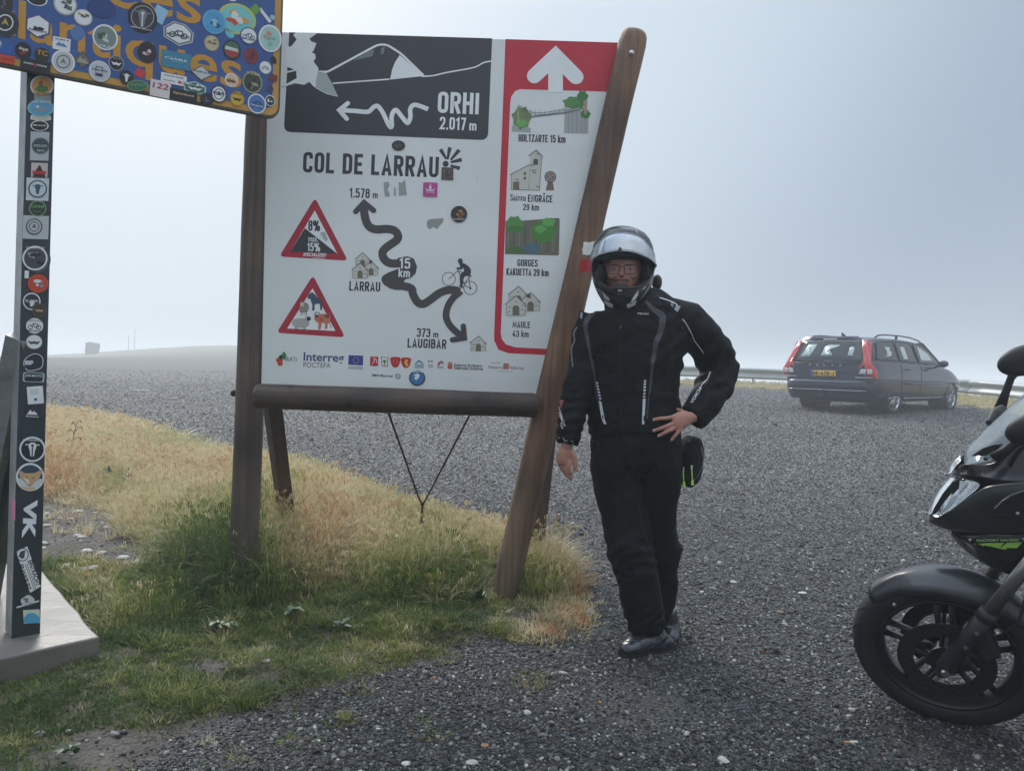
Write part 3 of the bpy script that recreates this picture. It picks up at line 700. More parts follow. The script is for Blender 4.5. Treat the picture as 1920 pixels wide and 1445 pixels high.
# roadside grass strip by the barrier and the distant brow
n = 7000; RP = np.array(RAILP); seg = rng.integers(0, len(RP) - 1, n); t = rng.random(n)[:, None]; q = RP[seg] * (1 - t) + RP[seg + 1] * t + rng.normal(0, .55, (n, 2)); x, y = q[:, 0], q[:, 1]; z = gz(x, y)
k = (rail_s(x, y) < .8) & (rail_s(x, y) > -1.3); x, y, z = x[k], y[k], z[k]; n = len(x)
sc = rng.uniform(1.0, 2.1, n)
scatter('roadside_grass', np.stack([x, y, z - .01], -1), np.stack([np.zeros(n), np.zeros(n), rng.uniform(0, 6.28, n)], -1), np.stack([sc * 1.8, sc * 1.8, sc * rng.uniform(.5, 1.1, n)], -1), rng.integers(0, 5, n), np.clip(rng.normal(.68, .1, n), 0, 1), [tuft(130 + i, 30, .095, .06, .006, .45, .5, 3, 2) for i in range(5)], grass_m)

# ---- plants one can single out
leaf_g = mat('fresh_green_leaf', (.040, .085, .022), .5, var=(20, .3)); leaf_grey = mat('grey_green_thistle_leaf', (.11, .14, .10), .7, var=(20, .3))
dry_stalk = mat('dry_brown_stalk', (.10, .065, .04), .8); white_fl = mat('off_white_flower', (.62, .60, .50), .8, var=(60, .2)); stem_m = mat('straw_stem', (.26, .22, .10), .7)
def leaf_vf(base, az, el, L, W, droop=.5, lobes=0, seed=0):
    r = random.Random(seed); V = []; F = []; d = Vector((math.cos(az), math.sin(az), 0)); s = Vector((-d.y, d.x, 0)); m = 6
    for i in range(m + 1):
        t = i / m; c = Vector(base) + d * (L * t * math.cos(el)) + Vector((0, 0, L * (t * math.sin(el) - droop * t * t * .6)))
        w = W * math.sin(math.pi * min(1, .12 + t * .88)) ** .7
        if lobes: w *= (1.0 if i % 2 else .45)
        V += [c - s * w + Vector((0, 0, w * .35)), c, c + s * w + Vector((0, 0, w * .35))]
    for i in range(m): F += [(3 * i, 3 * i + 1, 3 * i + 4, 3 * i + 3), (3 * i + 1, 3 * i + 2, 3 * i + 5, 3 * i + 4)]
    return V, F
def rosette(px, py, n, L, W, m, label, lobes=0, seed=0, el=.5, group=None, name='broad_leaved_plant'):
    g_ = on_ground(px, py); b = Vector((g_.x, g_.y, G(g_.x, g_.y) + .01)); r = random.Random(seed)
    e = empty(name, b, label, 'plant', group)
    for i in range(n):
        V, F = leaf_vf(b + Vector((r.uniform(-.02, .02), r.uniform(-.02, .02), .02)), 6.283 * i / n + r.uniform(-.3, .3), el * r.uniform(.4, 1.5), L * r.uniform(.6, 1.15), W * r.uniform(.7, 1.2), r.uniform(.3, .8), lobes, seed + i)
        mesh('leaf', V, F, e, m, smooth=True)
    return e
rosette(900, 1140, 14, .075, .015, leaf_g, 'bright green leafy weed at the foot of the slanting right post', seed=1, el=.9)
rosette(415, 1192, 8, .055, .016, leaf_g, 'low plant with round green leaves left of the tall grass, below the left post', seed=2, el=.4)
rosette(545, 1165, 9, .060, .016, leaf_g, 'green broad-leaved weed in the grass right of the left post', seed=3, el=.5)
rosette(640, 1188, 9, .045, .010, leaf_grey, 'small bluish weed in the turf under the middle of the board', seed=5, el=.6)
rosette(985, 1098, 12, .07, .014, leaf_g, 'dark leafy weed just right of the slanting post base', seed=6, el=.7)
rosette(135, 1440, 7, .05, .009, leaf_g, 'small pale weed at the bottom edge of the verge in the mud', seed=8, el=.8)
rosette(205, 905, 26, .15, .020, leaf_grey, 'grey-green thistle clump in the straw-coloured grass between the two signs', lobes=1, seed=9, el=.9, name='thistle_plant')
rosette(235, 915, 18, .12, .017, leaf_grey, 'smaller thistle clump touching the right side of the larger one', lobes=1, seed=10, el=.9, name='thistle_plant')
def yarrow(px, py, h, label, seed):
    g_ = on_ground(px, py); b = Vector((g_.x, g_.y, G(g_.x, g_.y))); r = random.Random(seed); e = empty('yarrow_flower', b, label, 'flower', 'white flower heads in the dry grass')
    top = b + Vector((.01, 0, h)); mesh('stem', *tube_vf([b, b + Vector((0, 0, h * .5)), top], [.0022] * 3, 6), e, stem_m)
    VF = []
    for k in range(46):
        a, q = r.uniform(0, 6.28), .034 * math.sqrt(r.random()); VF.append(ellipsoid_vf(top + Vector((q * math.cos(a), q * math.sin(a), .006 - q * q * 4 + r.uniform(-.002, .002))), .0048, .0048, .0034, 6, 4))
    mesh('flower_head', *merge(*VF), e, white_fl, smooth=True)
yarrow(645, 1010, .07, 'leftmost of the white flower heads in the dry grass under the board', 1)
yarrow(698, 1022, .07, 'middle of the white flower heads in the dry grass under the board', 2)
yarrow(748, 1034, .07, 'rightmost of the white flower heads in the dry grass under the board', 3)
g_ = on_ground(133, 858); b = Vector((g_.x, g_.y, G(g_.x, g_.y))); e = empty('dead_thistle', b, 'dead brown thistle stalk with withered heads right of the stickered metal post', 'plant')
h = .30; top = b + Vector((.04, 0, h)); mesh('stem', *tube_vf([b, b + Vector((.01, 0, h * .5)), top], [.005, .004, .003], 6), e, dry_stalk)
for k, (t, dx, dz) in enumerate(((.45, -.05, .03), (.55, .05, .02), (.7, -.05, .05), (.8, .05, .05), (.95, -.03, .05), (1, .03, .05))):
    p0 = b.lerp(top, t); p1 = p0 + Vector((dx, .01, dz)); mesh('branch', *tube_vf([p0, p0.lerp(p1, .5) + Vector((0, 0, .012)), p1, p1 + Vector((dx * .3, 0, -.02))], [.003, .003, .003, .008], 6), e, dry_stalk)

# ---- single stones
stone_l = mat('pale_limestone', (.42, .41, .38), .75, bump=(25, .5, .01), var=(8, .25)); stone_d = mat('grey_stone', (.13, .13, .135), .7, bump=(25, .5, .01), var=(8, .3)); stone_o = mat('rusty_pebble', (.30, .16, .08), .6, var=(8, .3))
def stone(px, py, w, d_, h, m, label, seed=0, cat='stone', group=None, rz=0.0):
    g_ = on_ground(px, py); bm = bmesh.new(); bmesh.ops.create_icosphere(bm, subdivisions=3, radius=1); r = random.Random(seed)
    cuts = [(Vector((r.gauss(0, 1), r.gauss(0, 1), r.gauss(0, 1.2))).normalized(), r.uniform(.5, .8)) for _ in range(8)]; R = Matrix.Rotation(rz, 3, 'Z')
    for v in bm.verts:
        c = v.co.copy()
        for n_, q in cuts:
            k = c.dot(n_)
            if k > q: c -= n_ * (k - q) * .9
        c += c * .05 * noise.noise(c * 3 + Vector((seed, 0, 0)))
        v.co = R @ Vector((c.x * w / 2, c.y * d_ / 2, c.z * h / 2)) + Vector((g_.x, g_.y, G(g_.x, g_.y) + h * .22))
    me = bpy.data.meshes.new('stone'); bm.to_mesh(me); bm.free(); o = link('stone', me, None, m, smooth=False); return tag(o, label, cat, group)
S = [(300, 1023, .13, .07, .035, stone_l, 'long white stone on the stony patch behind the concrete slab'),
     (283, 1010, .05, .04, .025, stone_l, 'small white stone behind the long white one on the stony patch'),
     (165, 1075, .10, .06, .02, stone_l, 'flat pale stone on the bare patch right of the metal post'),
     (8, 1003, .16, .10, .03, stone_l, 'flat white stone left of the metal post behind the slab'),
     (190, 1045, .07, .05, .02, stone_l, 'flat grey-white slab of stone midway along the stony patch'),
     (145, 1012, .06, .045, .02, stone_l, 'pale stone near the post on the stony patch'),
     (352, 832, .16, .10, .09, stone_d, 'grey rock at the edge between dry grass and gravel, between the two signs'),
     (266, 732, .45, .10, .03, stone_l, 'thin white stone lying far out on the gravel between the two signs'),
     (498, 1257, .032, .022, .018, stone_l, 'small white pebble in the green turf in front of the board'),
     (72, 1388, .045, .03, .02, stone_d, 'grey-blue pebble in the moss at the lower left'),
     (215, 1383, .035, .025, .018, stone_d, 'flat grey pebble on the muddy patch at the bottom left'),
     (885, 1433, .04, .026, .02, stone_l, 'oval white pebble at the bottom edge, below the bare path to the boots'),
     (762, 1434, .036, .024, .018, stone_l, 'white pebble at the bottom edge, left of the oval white one'),
     (908, 1402, .03, .02, .018, stone_o, 'rusty brown pebble above the oval white pebble'),
     (1126, 1316, .022, .018, .016, stone_o, 'orange-brown pebble on the gravel in front of the boots'),
     (1357, 1428, .04, .03, .025, stone_l, 'angular pale pebble at the bottom edge, right of the middle'),
     (1055, 1261, .045, .02, .016, stone_l, 'elongated grey pebble between the brown tuft and the boots'),
     (1108, 1149, .055, .04, .03, stone_l, 'blue-white stone at the edge of the verge left of the boots'),
     (988, 1338, .032, .026, .022, stone_l, 'round pale pebble in the middle of the foreground gravel'),
     (1690, 1239, .036, .03, .022, stone_l, 'white pebble seen through the motorcycle wheel'),
     (1503, 1112, .06, .03, .02, stone_l, 'flat pale stone left of the motorcycle mudguard'),
     (1375, 1092, .04, .03, .02, stone_l, 'pale stone on the gravel between the rider and the motorcycle'),
     (1597, 1330, .03, .02, .015, stone_l, 'yellowish pebble beside the front tyre')]
for i, a in enumerate(S): stone(*a, seed=i * 3 + 1, rz=-.1 + (i % 5) * .12)
# flat stones making up the stony patch
r = random.Random(4)
spots = [(70 + r.uniform(0, 260), 935 + r.uniform(0, 145)) for _ in range(46)]
VF = []
for k, (px, py) in enumerate(spots):
    g_ = on_ground(px, py); s_ = r.uniform(.012, .04); V, F = ellipsoid_vf((g_.x, g_.y, G(g_.x, g_.y) + s_ * .1), s_, s_ * r.uniform(.5, .9), s_ * .3, 7, 4, Matrix.Rotation(r.uniform(0, 3), 3, 'Z')); VF.append((V, F))
tag(mesh('rubble', *merge(*VF), None, stone_l), kind='stuff')
# cigarette end
g_ = on_ground(1595, 1402); b = Vector((g_.x, g_.y, G(g_.x, g_.y) + .018)); e = empty('cigarette_end', b, 'cigarette end lying on the gravel in front of the motorcycle tyre', 'cigarette')
mesh('paper', *tube_vf([b + Vector((-.004, 0, 0)), b + Vector((.022, .003, 0))], [.004, .004], 10), e, mat('cigarette_paper', (.6, .57, .52), .8)); mesh('filter', *tube_vf([b + Vector((-.022, -.003, 0)), b + Vector((-.004, 0, 0))], [.0041, .0041], 10), e, mat('cigarette_filter', (.42, .25, .12), .8))
# ------------------------------------------------------------------ information board on a round-timber frame
def wood_mat(name, col, axis='Z', green=None, scale=1.0):
    m = bpy.data.materials.new(name); m.use_nodes = True; t = m.node_tree; L = t.links.new; b = t.nodes['Principled BSDF']; tcn = N(t, 'ShaderNodeTexCoord')
    mp = N(t, 'ShaderNodeMapping'); s = {'Z': (22, 22, .9), 'X': (.9, 22, 22)}[axis]; mp.inputs['Scale'].default_value = s; L(tcn.outputs['Object'], mp.inputs[0])
    n1 = N(t, 'ShaderNodeTexNoise'); n1.inputs['Scale'].default_value = 2.0 * scale; n1.inputs['Detail'].default_value = 9; n1.inputs['Distortion'].default_value = .15; L(mp.outputs[0], n1.inputs[0])
    n2 = N(t, 'ShaderNodeTexNoise'); n2.inputs['Scale'].default_value = 2.2; n2.inputs['Detail'].default_value = 3; L(tcn.outputs['Object'], n2.inputs[0])
    r = N(t, 'ShaderNodeValToRGB'); r.color_ramp.elements[0].position = .32; r.color_ramp.elements[0].color = tuple(c * .70 for c in col) + (1,); r.color_ramp.elements[1].position = .68; r.color_ramp.elements[1].color = tuple(c * 1.30 for c in col) + (1,)
    q = r.color_ramp.elements.new(.5); q.color = tuple(col) + (1,); L(n1.outputs[0], r.inputs[0])
    r2 = N(t, 'ShaderNodeValToRGB'); r2.color_ramp.elements[0].position = .35; r2.color_ramp.elements[0].color = (.48, .48, .50, 1); r2.color_ramp.elements[1].position = .62; r2.color_ramp.elements[1].color = (1.25, 1.2, 1.15, 1); L(n2.outputs[0], r2.inputs[0])
    mx = N(t, 'ShaderNodeMix', data_type='RGBA'); mx.blend_type = 'MULTIPLY'; mx.inputs['Factor'].default_value = 1; L(r.outputs[0], mx.inputs['A']); L(r2.outputs[0], mx.inputs['B']); out = mx.outputs['Result']
    # fine machining ripple across the log
    w = N(t, 'ShaderNodeTexWave'); w.bands_direction = axis; w.inputs['Scale'].default_value = 26; w.inputs['Distortion'].default_value = 1.5; w.inputs['Detail'].default_value = 2; L(tcn.outputs['Object'], w.inputs[0])
    v = N(t, 'ShaderNodeTexVoronoi'); v.inputs['Scale'].default_value = 3.4; L(tcn.outputs['Object'], v.inputs[0]); kr = N(t, 'ShaderNodeValToRGB'); kr.color_ramp.elements[0].position = .03; kr.color_ramp.elements[0].color = (.35, .3, .28, 1); kr.color_ramp.elements[1].position = .09; kr.color_ramp.elements[1].color = (1, 1, 1, 1); L(v.outputs['Distance'], kr.inputs[0])
    m3 = N(t, 'ShaderNodeMix', data_type='RGBA'); m3.blend_type = 'MULTIPLY'; m3.inputs['Factor'].default_value = 1; L(out, m3.inputs['A']); L(kr.outputs[0], m3.inputs['B']); out = m3.outputs['Result']
    if green:   # algae creeping up from the soil
        sp = N(t, 'ShaderNodeSeparateXYZ'); L(tcn.outputs['Object'], sp.inputs[0]); ma = N(t, 'ShaderNodeMath', operation='MULTIPLY_ADD'); L(n2.outputs[0], ma.inputs[0]); ma.inputs[1].default_value = -.5; L(sp.outputs[2], ma.inputs[2])
        mr = N(t, 'ShaderNodeMapRange'); L(ma.outputs[0], mr.inputs[0]); mr.inputs['From Min'].default_value = green[1]; mr.inputs['From Max'].default_value = green[0]; mr.inputs['To Min'].default_value = 0; mr.inputs['To Max'].default_value = .85
        m4 = N(t, 'ShaderNodeMix', data_type='RGBA'); L(mr.outputs[0], m4.inputs['Factor']); L(out, m4.inputs['A'])
        gx = N(t, 'ShaderNodeMix', data_type='RGBA'); gx.blend_type = 'MULTIPLY'; gx.inputs['Factor'].default_value = 1; gx.inputs['A'].default_value = (.062, .075, .05, 1); gr = N(t, 'ShaderNodeValToRGB'); gr.color_ramp.elements[0].position = .3; gr.color_ramp.elements[0].color = (.5, .5, .5, 1); gr.color_ramp.elements[1].position = .7; gr.color_ramp.elements[1].color = (1.6, 1.6, 1.6, 1); L(n1.outputs[0], gr.inputs[0]); L(gr.outputs[0], gx.inputs['B']); L(gx.outputs['Result'], m4.inputs['B']); out = m4.outputs['Result']
    L(out, b.inputs['Base Color']); b.inputs['Roughness'].default_value = .62
    hm_ = N(t, 'ShaderNodeMath', operation='MULTIPLY_ADD'); L(w.outputs['Fac'], hm_.inputs[0]); hm_.inputs[1].default_value = .16; L(n1.outputs[0], hm_.inputs[2])
    bp = N(t, 'ShaderNodeBump'); bp.inputs['Strength'].default_value = .55; bp.inputs['Distance'].default_value = .006; L(hm_.outputs[0], bp.inputs['Height']); L(bp.outputs[0], b.inputs['Normal'])
    return m
w_dark = wood_mat('weathered_dark_wood', (.088, .062, .049), 'Z', green=(-1.0, 0.35)); w_bar = wood_mat('dark_bar_wood', (.070, .048, .038), 'X'); w_tan = wood_mat('tan_post_wood', (.165, .092, .054), 'Z', green=(-.8, .45)); w_end = mat('cut_wood_end', (.14, .09, .06), .8, bump=(40, .5, .01), var=(25, .3))
steel = mat('galvanised_bolt', (.55, .55, .55), .35, metal=.9); rust = mat('rusty_steel_rod', (.055, .04, .033), .7, metal=.4, bump=(90, .4, .003))
YB = 3.86
Lb, Lt = at(455, 1075, YB), at(492, 90, YB); Lt = Lb + (Lt - Lb)
Rb, Rt = at(940, 1135, YB - .03), at(1190, 62, YB - .06)
board = empty('information_board', Lb, 'large white pass board with route drawings on a round-timber frame', 'information board')
def log(name, a, b_, ra, rb, m, parent, n=36, wob=.0025, cham=.012, seed=0, axis=None):
    a, b_ = Vector(a), Vector(b_); L_ = (b_ - a).length; P = [a - (b_ - a).normalized() * .0]; R = []
    ts = [0, .004, .02] + [i / 40 for i in range(2, 39)] + [1 - .02, 1 - .006, 1]; P = [a.lerp(b_, t) for t in ts]
    R = [(ra + (rb - ra) * t) * (1 - (cham / ra if t in (0, 1) else (cham * .35 / ra if t in (.004, 1 - .006) else 0))) for t in ts]
    V, F = tube_vf(P, R, n, cap=True); c0 = a.lerp(b_, .5); ax = (b_ - a).normalized()
    V2 = []
    for v in V:
        rel = v - a; al = rel.dot(ax); rad = rel - ax * al; rl = rad.length
        if rl > 1e-4: rad = rad / rl * (rl + wob * noise.noise(Vector((rad.x / rl * 1.5, rad.y / rl * 1.5 + seed, al * 1.3)) ) * 2 + wob * .5 * noise.noise(Vector((rad.x / rl * 5, rad.z / rl * 5 + seed, al * 5))))
        V2.append(a + ax * al + rad)
    o = mesh(name, V2, F, parent, m, smooth=True)
    return o
lp = log('post', Lb - Vector((0, 0, .15)), Lt, .069, .067, w_dark, board, seed=1); lp['label'] = 'upright left post, dark wood with green algae at its foot'
rp_ = log('post', Rb - (Rt - Rb).normalized() * .15, Rt, .066, .068, w_tan, board, seed=2); rp_['label'] = 'slanting right post, tan wood with algae at its foot'
ba, bb = at(478, 742, YB - .135), at(1010, 760, YB - .135)
bar_ = log('crossbar', ba, bb, .060, .060, w_bar, board, seed=3, cham=.02)
# back struts, sawn square
def strut(a, b_, w, name='strut', m=None):
    a, b_ = Vector(a), Vector(b_); ax = (b_ - a).normalized(); V, F = tube_vf([a, b_], [w * .707] * 2, 4, side_ref=Vector((0, 1, 0)))
    return mesh(name, V, F, board, m or w_dark)
w_str = wood_mat('red_brown_strut_wood', (.075, .040, .030), 'Z')
sa = at(545, 925, 4.75); strut(at(508, 740, YB + .12), Vector((sa.x, sa.y, G(sa.x, sa.y) - .1)), .075, m=w_str)
sb = at(1000, 1012, 4.55); strut(at(1046, 600, YB + .10), Vector((sb.x, sb.y, G(sb.x, sb.y) - .1)), .08, m=w_str)
def bolt(p, n_, r=.013, L_=.012, nm='bolt', m=steel):
    p, n_ = Vector(p), Vector(n_).normalized(); V, F = tube_vf([p, p + n_ * L_ * .5, p + n_ * L_ * .9, p + n_ * L_ * 1.1], [r, r, r * .75, r * .3], 14, side_ref=Vector((0, 0, 1)))
    return mesh(nm, V, F, board, m, smooth=True)
bolt(at(1184, 100, YB - .128), (0, -1, 0), .013)
bolt(at(440, 737, YB), (-1, 0, 0), .016, .018, m=rust)
# vinyl panel
PN = Plane(at(760, 400, YB - .035), (0.012, -1, 0.0))
vinyl = mat('white_vinyl_banner', (.76, .79, .785), .34, spec=.5, bump=(2.6, .35, .03), var=(1.5, .06))
outl = [(504, 60), (1174, 82), (1168, 110), (1022, 748), (490, 722)]
def sheet(name, outline, mapper, parent, m, th=.004, n=1):
    k = len(outline); V = [mapper(x, y, 0) for x, y in outline] + [mapper(x, y, -th) for x, y in outline]
    F = [tuple(range(k)), tuple(range(2 * k - 1, k - 1, -1))] + [(i, (i + 1) % k, k + (i + 1) % k, k + i) for i in range(k)]
    o = mesh(name, V, F, parent, m); bm = bmesh.new(); bm.from_mesh(o.data); bmesh.ops.recalc_face_normals(bm, faces=bm.faces); bm.to_mesh(o.data); bm.free(); return o
panel = sheet('panel', outl, PN, board, vinyl, .018)
pm = lambda x, y, off: PN(x, y, off)
c4 = lambda P: [(500 + u / 4.128, 50 + v / 4.128) for u, v in P]
c5 = lambda P: [(480 + u / 3.802, 360 + v / 3.802) for u, v in P]
c6 = lambda P: [(900 + u / 2.259, 40 + v / 2.259) for u, v in P]
WH = (236, 240, 241); INK = (56, 60, 66); RED = (196, 38, 60); RED2 = (176, 45, 62); DK = (40, 42, 48); ROAD = (74, 71, 72); GRY = (150, 156, 158)
C = Canvas()   # mountain picture
C.poly(c4(fillet([(175, 45), (1745, 92), (1712, 880), (132, 815)], [0, 0, 60, 60], True, 6)), INK, 0)
C.poly(c4([(225, 46), (395, 50), (330, 95), (345, 115), (385, 130), (362, 190), (348, 200), (376, 215), (380, 245), (362, 270), (400, 320), (398, 380), (380, 420), (382, 474), (360, 462), (330, 428), (290, 452), (220, 440), (148, 462), (142, 450), (232, 400), (228, 340), (152, 310), (150, 155), (190, 155), (232, 100), (205, 66)]), WH, 1)
C.stroke(c4(fillet([(400, 350), (470, 352), (862, 140), (930, 140), (1040, 210), (1215, 380)], [0, 20, 40, 40, 30, 0])), 4, WH, 1)
C.poly(c4([(1030, 220), (1214, 384), (955, 411), (972, 330), (992, 280)]), WH, 2); C.stroke(c4([(510, 440), (950, 408)]), 2.6, WH, 1.2); C.stroke(c4(catmull([(1200, 387), (1290, 380), (1400, 355), (1600, 318), (1680, 280), (1743, 268)])), 2.6, WH, 1.4); C.stroke(c4([(150, 355), (225, 338)]), 3, WH, 1.6)
C.poly(c4([(670, 264), (790, 190), (832, 180), (818, 230)]), (118, 126, 130), 1); C.poly(c4([(885, 168), (916, 152), (905, 212), (884, 215)]), (118, 126, 130), 1)
C.poly(c4([(398, 345), (462, 362), (505, 440), (552, 540), (470, 520), (420, 495), (382, 470), (380, 425)]), (176, 184, 184), 2.4); C.stroke(c4([(552, 541), (470, 522), (420, 497), (380, 474)]), 1.2, WH, 3)
C.din('ORHI', *c4([(1322, 668)])[0], 77, 40, WH, 1, 2.3, wt=.17); C.din('2.017', *c4([(1338, 796)])[0], 49, 24, WH, 1, 2.3, wt=.15); C.din('m', *c4([(1567, 804)])[0], 13.5, 18.5, WH, 1, 2.3, wt=.17)
sq = [(590, 648), (700, 655), (785, 660), (830, 622), (862, 618), (900, 668), (945, 762), (968, 772), (968, 690), (1000, 646), (1048, 700), (1090, 746), (1112, 700), (1112, 636), (1150, 606), (1250, 640)]
C.stroke(c4(catmull(sq, 5)), 8.3, WH, 1); C.stroke(c4([(628, 594), (562, 647), (620, 714)]), 8.3, WH, 2, cap='round')
C.build('mountain_picture', pm, panel)
C = Canvas(); C.din('COL DE LARRAU', *c4([(280, 1128)])[0], 254, 38.5, INK, 0, 2.2, wt=.17, sp=.115)
C.build('title_lettering', pm, panel)
C = Canvas()   # sunburst emblem beside the title
C.ell(*c4([(1385, 1063)])[0], 5.6, 5.8, INK, 0)
for a, b_ in (((1345, 950), (1390, 1025)), ((1418, 935), (1400, 1028)), ((1490, 955), (1425, 1032)), ((1510, 1030), (1425, 1050)), ((1495, 1098), (1422, 1076))):
    p, q = c4([a, b_]); C.stroke([p, q], [7.5, 4], INK, 0)
C.build('sunburst_emblem', pm, panel)
C = Canvas()   # winding road with its figures
rd = [(770, 110), (778, 200), (830, 262), (930, 262), (1000, 290), (1005, 340), (930, 400), (895, 440), (915, 485), (980, 505), (1050, 500)]
C.stroke(c5(catmull([(770, 95), (775, 170), (800, 238), (850, 266), (930, 264), (985, 275), (1012, 310), (1000, 345), (930, 395), (902, 432), (915, 480), (960, 508), (1035, 508)], 6)), 15.5, ROAD, 0)
C.poly(c5([(1010, 470), (1080, 458), (1125, 475), (1148, 530), (1138, 580), (1100, 615), (1000, 636), (990, 636), (1020, 600), (1040, 560), (1020, 530), (1010, 520)]), ROAD, 1)
C.poly(c5([(1045, 535), (940, 575), (900, 600), (893, 625), (910, 660), (960, 690), (1010, 697), (1060, 630), (1080, 600)]), ROAD, 1.6)
C.stroke(c5(catmull([(985, 668), (1060, 672), (1110, 690), (1120, 730), (1150, 782), (1190, 798), (1240, 770), (1300, 725), (1360, 700), (1420, 700), (1450, 712)], 6)), [15] * 61, ROAD, 2.2)
C.stroke(c5(catmull([(1462, 705), (1400, 760), (1362, 830), (1358, 900), (1395, 965), (1475, 1035)], 6)), 12.5, ROAD, 2.8)
C.stroke(c5([(711, 140), (770, 76), (838, 132)]), 10.3, ROAD, .8, cap='round'); C.stroke(c5([(1478, 955), (1486, 1040), (1400, 1053)]), 10, ROAD, 3.4, cap='round')
C.din('15', *c5([(1020, 545)])[0], 21, 20, WH, 4, 2, wt=.16); C.din('km', *c5([(1014, 606)])[0], 22, 16, WH, 4, 2, wt=.17)
C.build('winding_road', pm, panel)
C = Canvas()
C.din('1.578', *c4([(640, 1323)])[0], 38, 18, INK, 0, 2, wt=.155); C.din('m', *c4([(820, 1328)])[0], 9.5, 12.5, INK, 0, 2, wt=.17); C.flush('altitude_lettering', pm, panel)
C.din('LARRAU', *c5([(664, 703)])[0], 58, 18, DK, 0, 2, wt=.16); C.flush('place_lettering', pm, panel); C.din('373', *c5([(1145, 1032)])[0], 25.5, 16.5, DK, 0, 2, wt=.155); C.din('m', *c5([(1262, 1037)])[0], 10, 12, DK, 0, 2, wt=.17); C.din('LAUGIBAR', *c5([(1079, 1108)])[0], 73, 17.5, DK, 0, 2, wt=.16)
C.build('place_lettering', pm, panel)
def tri(C, P, w):
    C.poly(c5(fillet(P, 34, True, 5)), RED, 0)
def warn(P, inner, extra, lab):
    C = Canvas(); C.poly(c5(fillet(P, 36, True, 5)), RED2, 0); C.poly(c5(inner), WH, 1); extra(C); o = C.build('warning_triangle', pm, panel); o['label'] = lab
def ex1(C):
    C.poly(c5([(348, 258), (580, 440), (246, 425)]), INK, 2)
    C.din('8%', *c5([(373, 277)])[0], 21.5, 20, INK, 3, 2, wt=.155); C.din('15%', *c5([(365, 422)])[0], 24, 16, WH, 3, 2, wt=.15); C.text('max.', *c5([(373, 354)])[0], 18, 8, WH, 3, 2, bold=.01)
    C.text('SPECIALIZED', *c5([(334, 457)])[0], 43, 6.5, WH, 3, 2, bold=.03, ey=(.25, -1)); C.stroke(c5([(405, 470), (495, 475)]), .8, WH, 3)
warn([(421, 40), (655, 490), (165, 460)], [(419, 132), (580, 440), (246, 425)], ex1, 'red triangle with 8% and max. 15% gradient')
def ex2(C):
    HB, GT, SH, SHD, CW, CWD = (72, 84, 104), (150, 146, 134), (178, 178, 172), (50, 48, 48), (205, 122, 96), (120, 70, 56)
    C.poly(c5(catmull([(372, 762), (368, 742), (385, 722), (400, 715), (425, 735), (440, 755), (468, 768), (474, 790), (470, 838), (458, 838), (455, 800), (430, 798), (418, 806), (416, 842), (400, 842), (402, 805), (392, 780), (388, 762)], 3, True)), HB, 2)
    C.poly(c5(catmull([(310, 830), (318, 800), (345, 785), (372, 800), (378, 825), (368, 850), (350, 858), (330, 858), (312, 852)], 4, True)), GT, 2)
    for x in (322, 334, 350, 362): C.stroke(c5([(x, 850), (x - 2, 880)]), 1, SHD, 2)
    C.stroke(c5(catmull([(318, 792), (330, 770), (345, 778)])), 1.2, (110, 90, 70), 3); C.ell(*c5([(328, 800)])[0], 3.4, 4.4, (214, 208, 192), 3)
    C.poly(c5(catmull([(258, 935), (265, 910), (300, 902), (350, 900), (375, 912), (380, 940), (365, 960), (320, 968), (275, 962)], 4, True)), SH, 2); C.ell(*c5([(375, 905)])[0], 4, 3.4, SHD, 3); C.stroke(c5(catmull([(350, 897), (362, 890), (385, 893), (390, 905)])), 1.3, SHD, 3)
    for x in (280, 290, 340, 350): C.stroke(c5([(x, 962), (x + 2, 982)]), 1, SHD, 3)
    C.poly(c5(catmull([(415, 905), (422, 885), (440, 878), (470, 868), (520, 872), (530, 890), (528, 935), (512, 938), (508, 972), (490, 972), (492, 940), (470, 935), (460, 976), (444, 976), (444, 935), (430, 925), (420, 915)], 3, True)), CW, 2)
    C.ell(*c5([(505, 885)])[0], 5, 3, CWD, 3); C.ell(*c5([(462, 910)])[0], 3.5, 3, (186, 88, 62), 3); C.stroke(c5(catmull([(418, 878), (425, 858), (450, 862), (455, 872)])), 1.4, SHD, 3); C.stroke(c5([(530, 940), (536, 970)]), 1, SHD, 3); C.ell(*c5([(432, 885)])[0], 3.6, 3.4, CWD, 3.5)
warn([(406, 592), (636, 1036), (146, 1003)], [(403, 686), (566, 990), (222, 972)], ex2, 'red triangle with horse, goat, sheep and cow')
# small drawn houses
def house(C, x, y, s, f=c5, one=False):
    """white stone house with gable at crop point (x, y) = bottom-left"""
    Wl, Rf, Dr, St = (206, 208, 200), (96, 70, 66), (120, 112, 96), (150, 142, 126)
    C.poly(f([(x, y), (x, y - 62 * s), (x + 55 * s, y - 105 * s), (x + 105 * s, y - 55 * s), (x + 105 * s, y)]), Wl, 1)
    C.stroke(f([(x - 8 * s, y - 58 * s), (x + 55 * s, y - 108 * s), (x + 114 * s, y - 50 * s)]), 1.2, Rf, 2); C.stroke(f([(x, y), (x, y - 60 * s)]), .7, Rf, 2); C.stroke(f([(x + 105 * s, y), (x + 105 * s, y - 54 * s)]), .7, Rf, 2)
    C.poly(f([(x + 34 * s, y), (x + 34 * s, y - 42 * s), (x + 44 * s, y - 54 * s), (x + 60 * s, y - 54 * s), (x + 72 * s, y - 42 * s), (x + 72 * s, y)]), Dr, 2)
    for a, b_ in ((8, 20), (80, 30), (12, 45), (86, 55), (46, 75)): C.stroke(f([(x + a * s, y - b_ * s), (x + (a + 14) * s, y - b_ * s)]), 1.6, St, 2)
C = Canvas(); house(C, 705, 552, 1.0); C.z = 0; C2 = Canvas(); house(C2, 775, 590, .9)
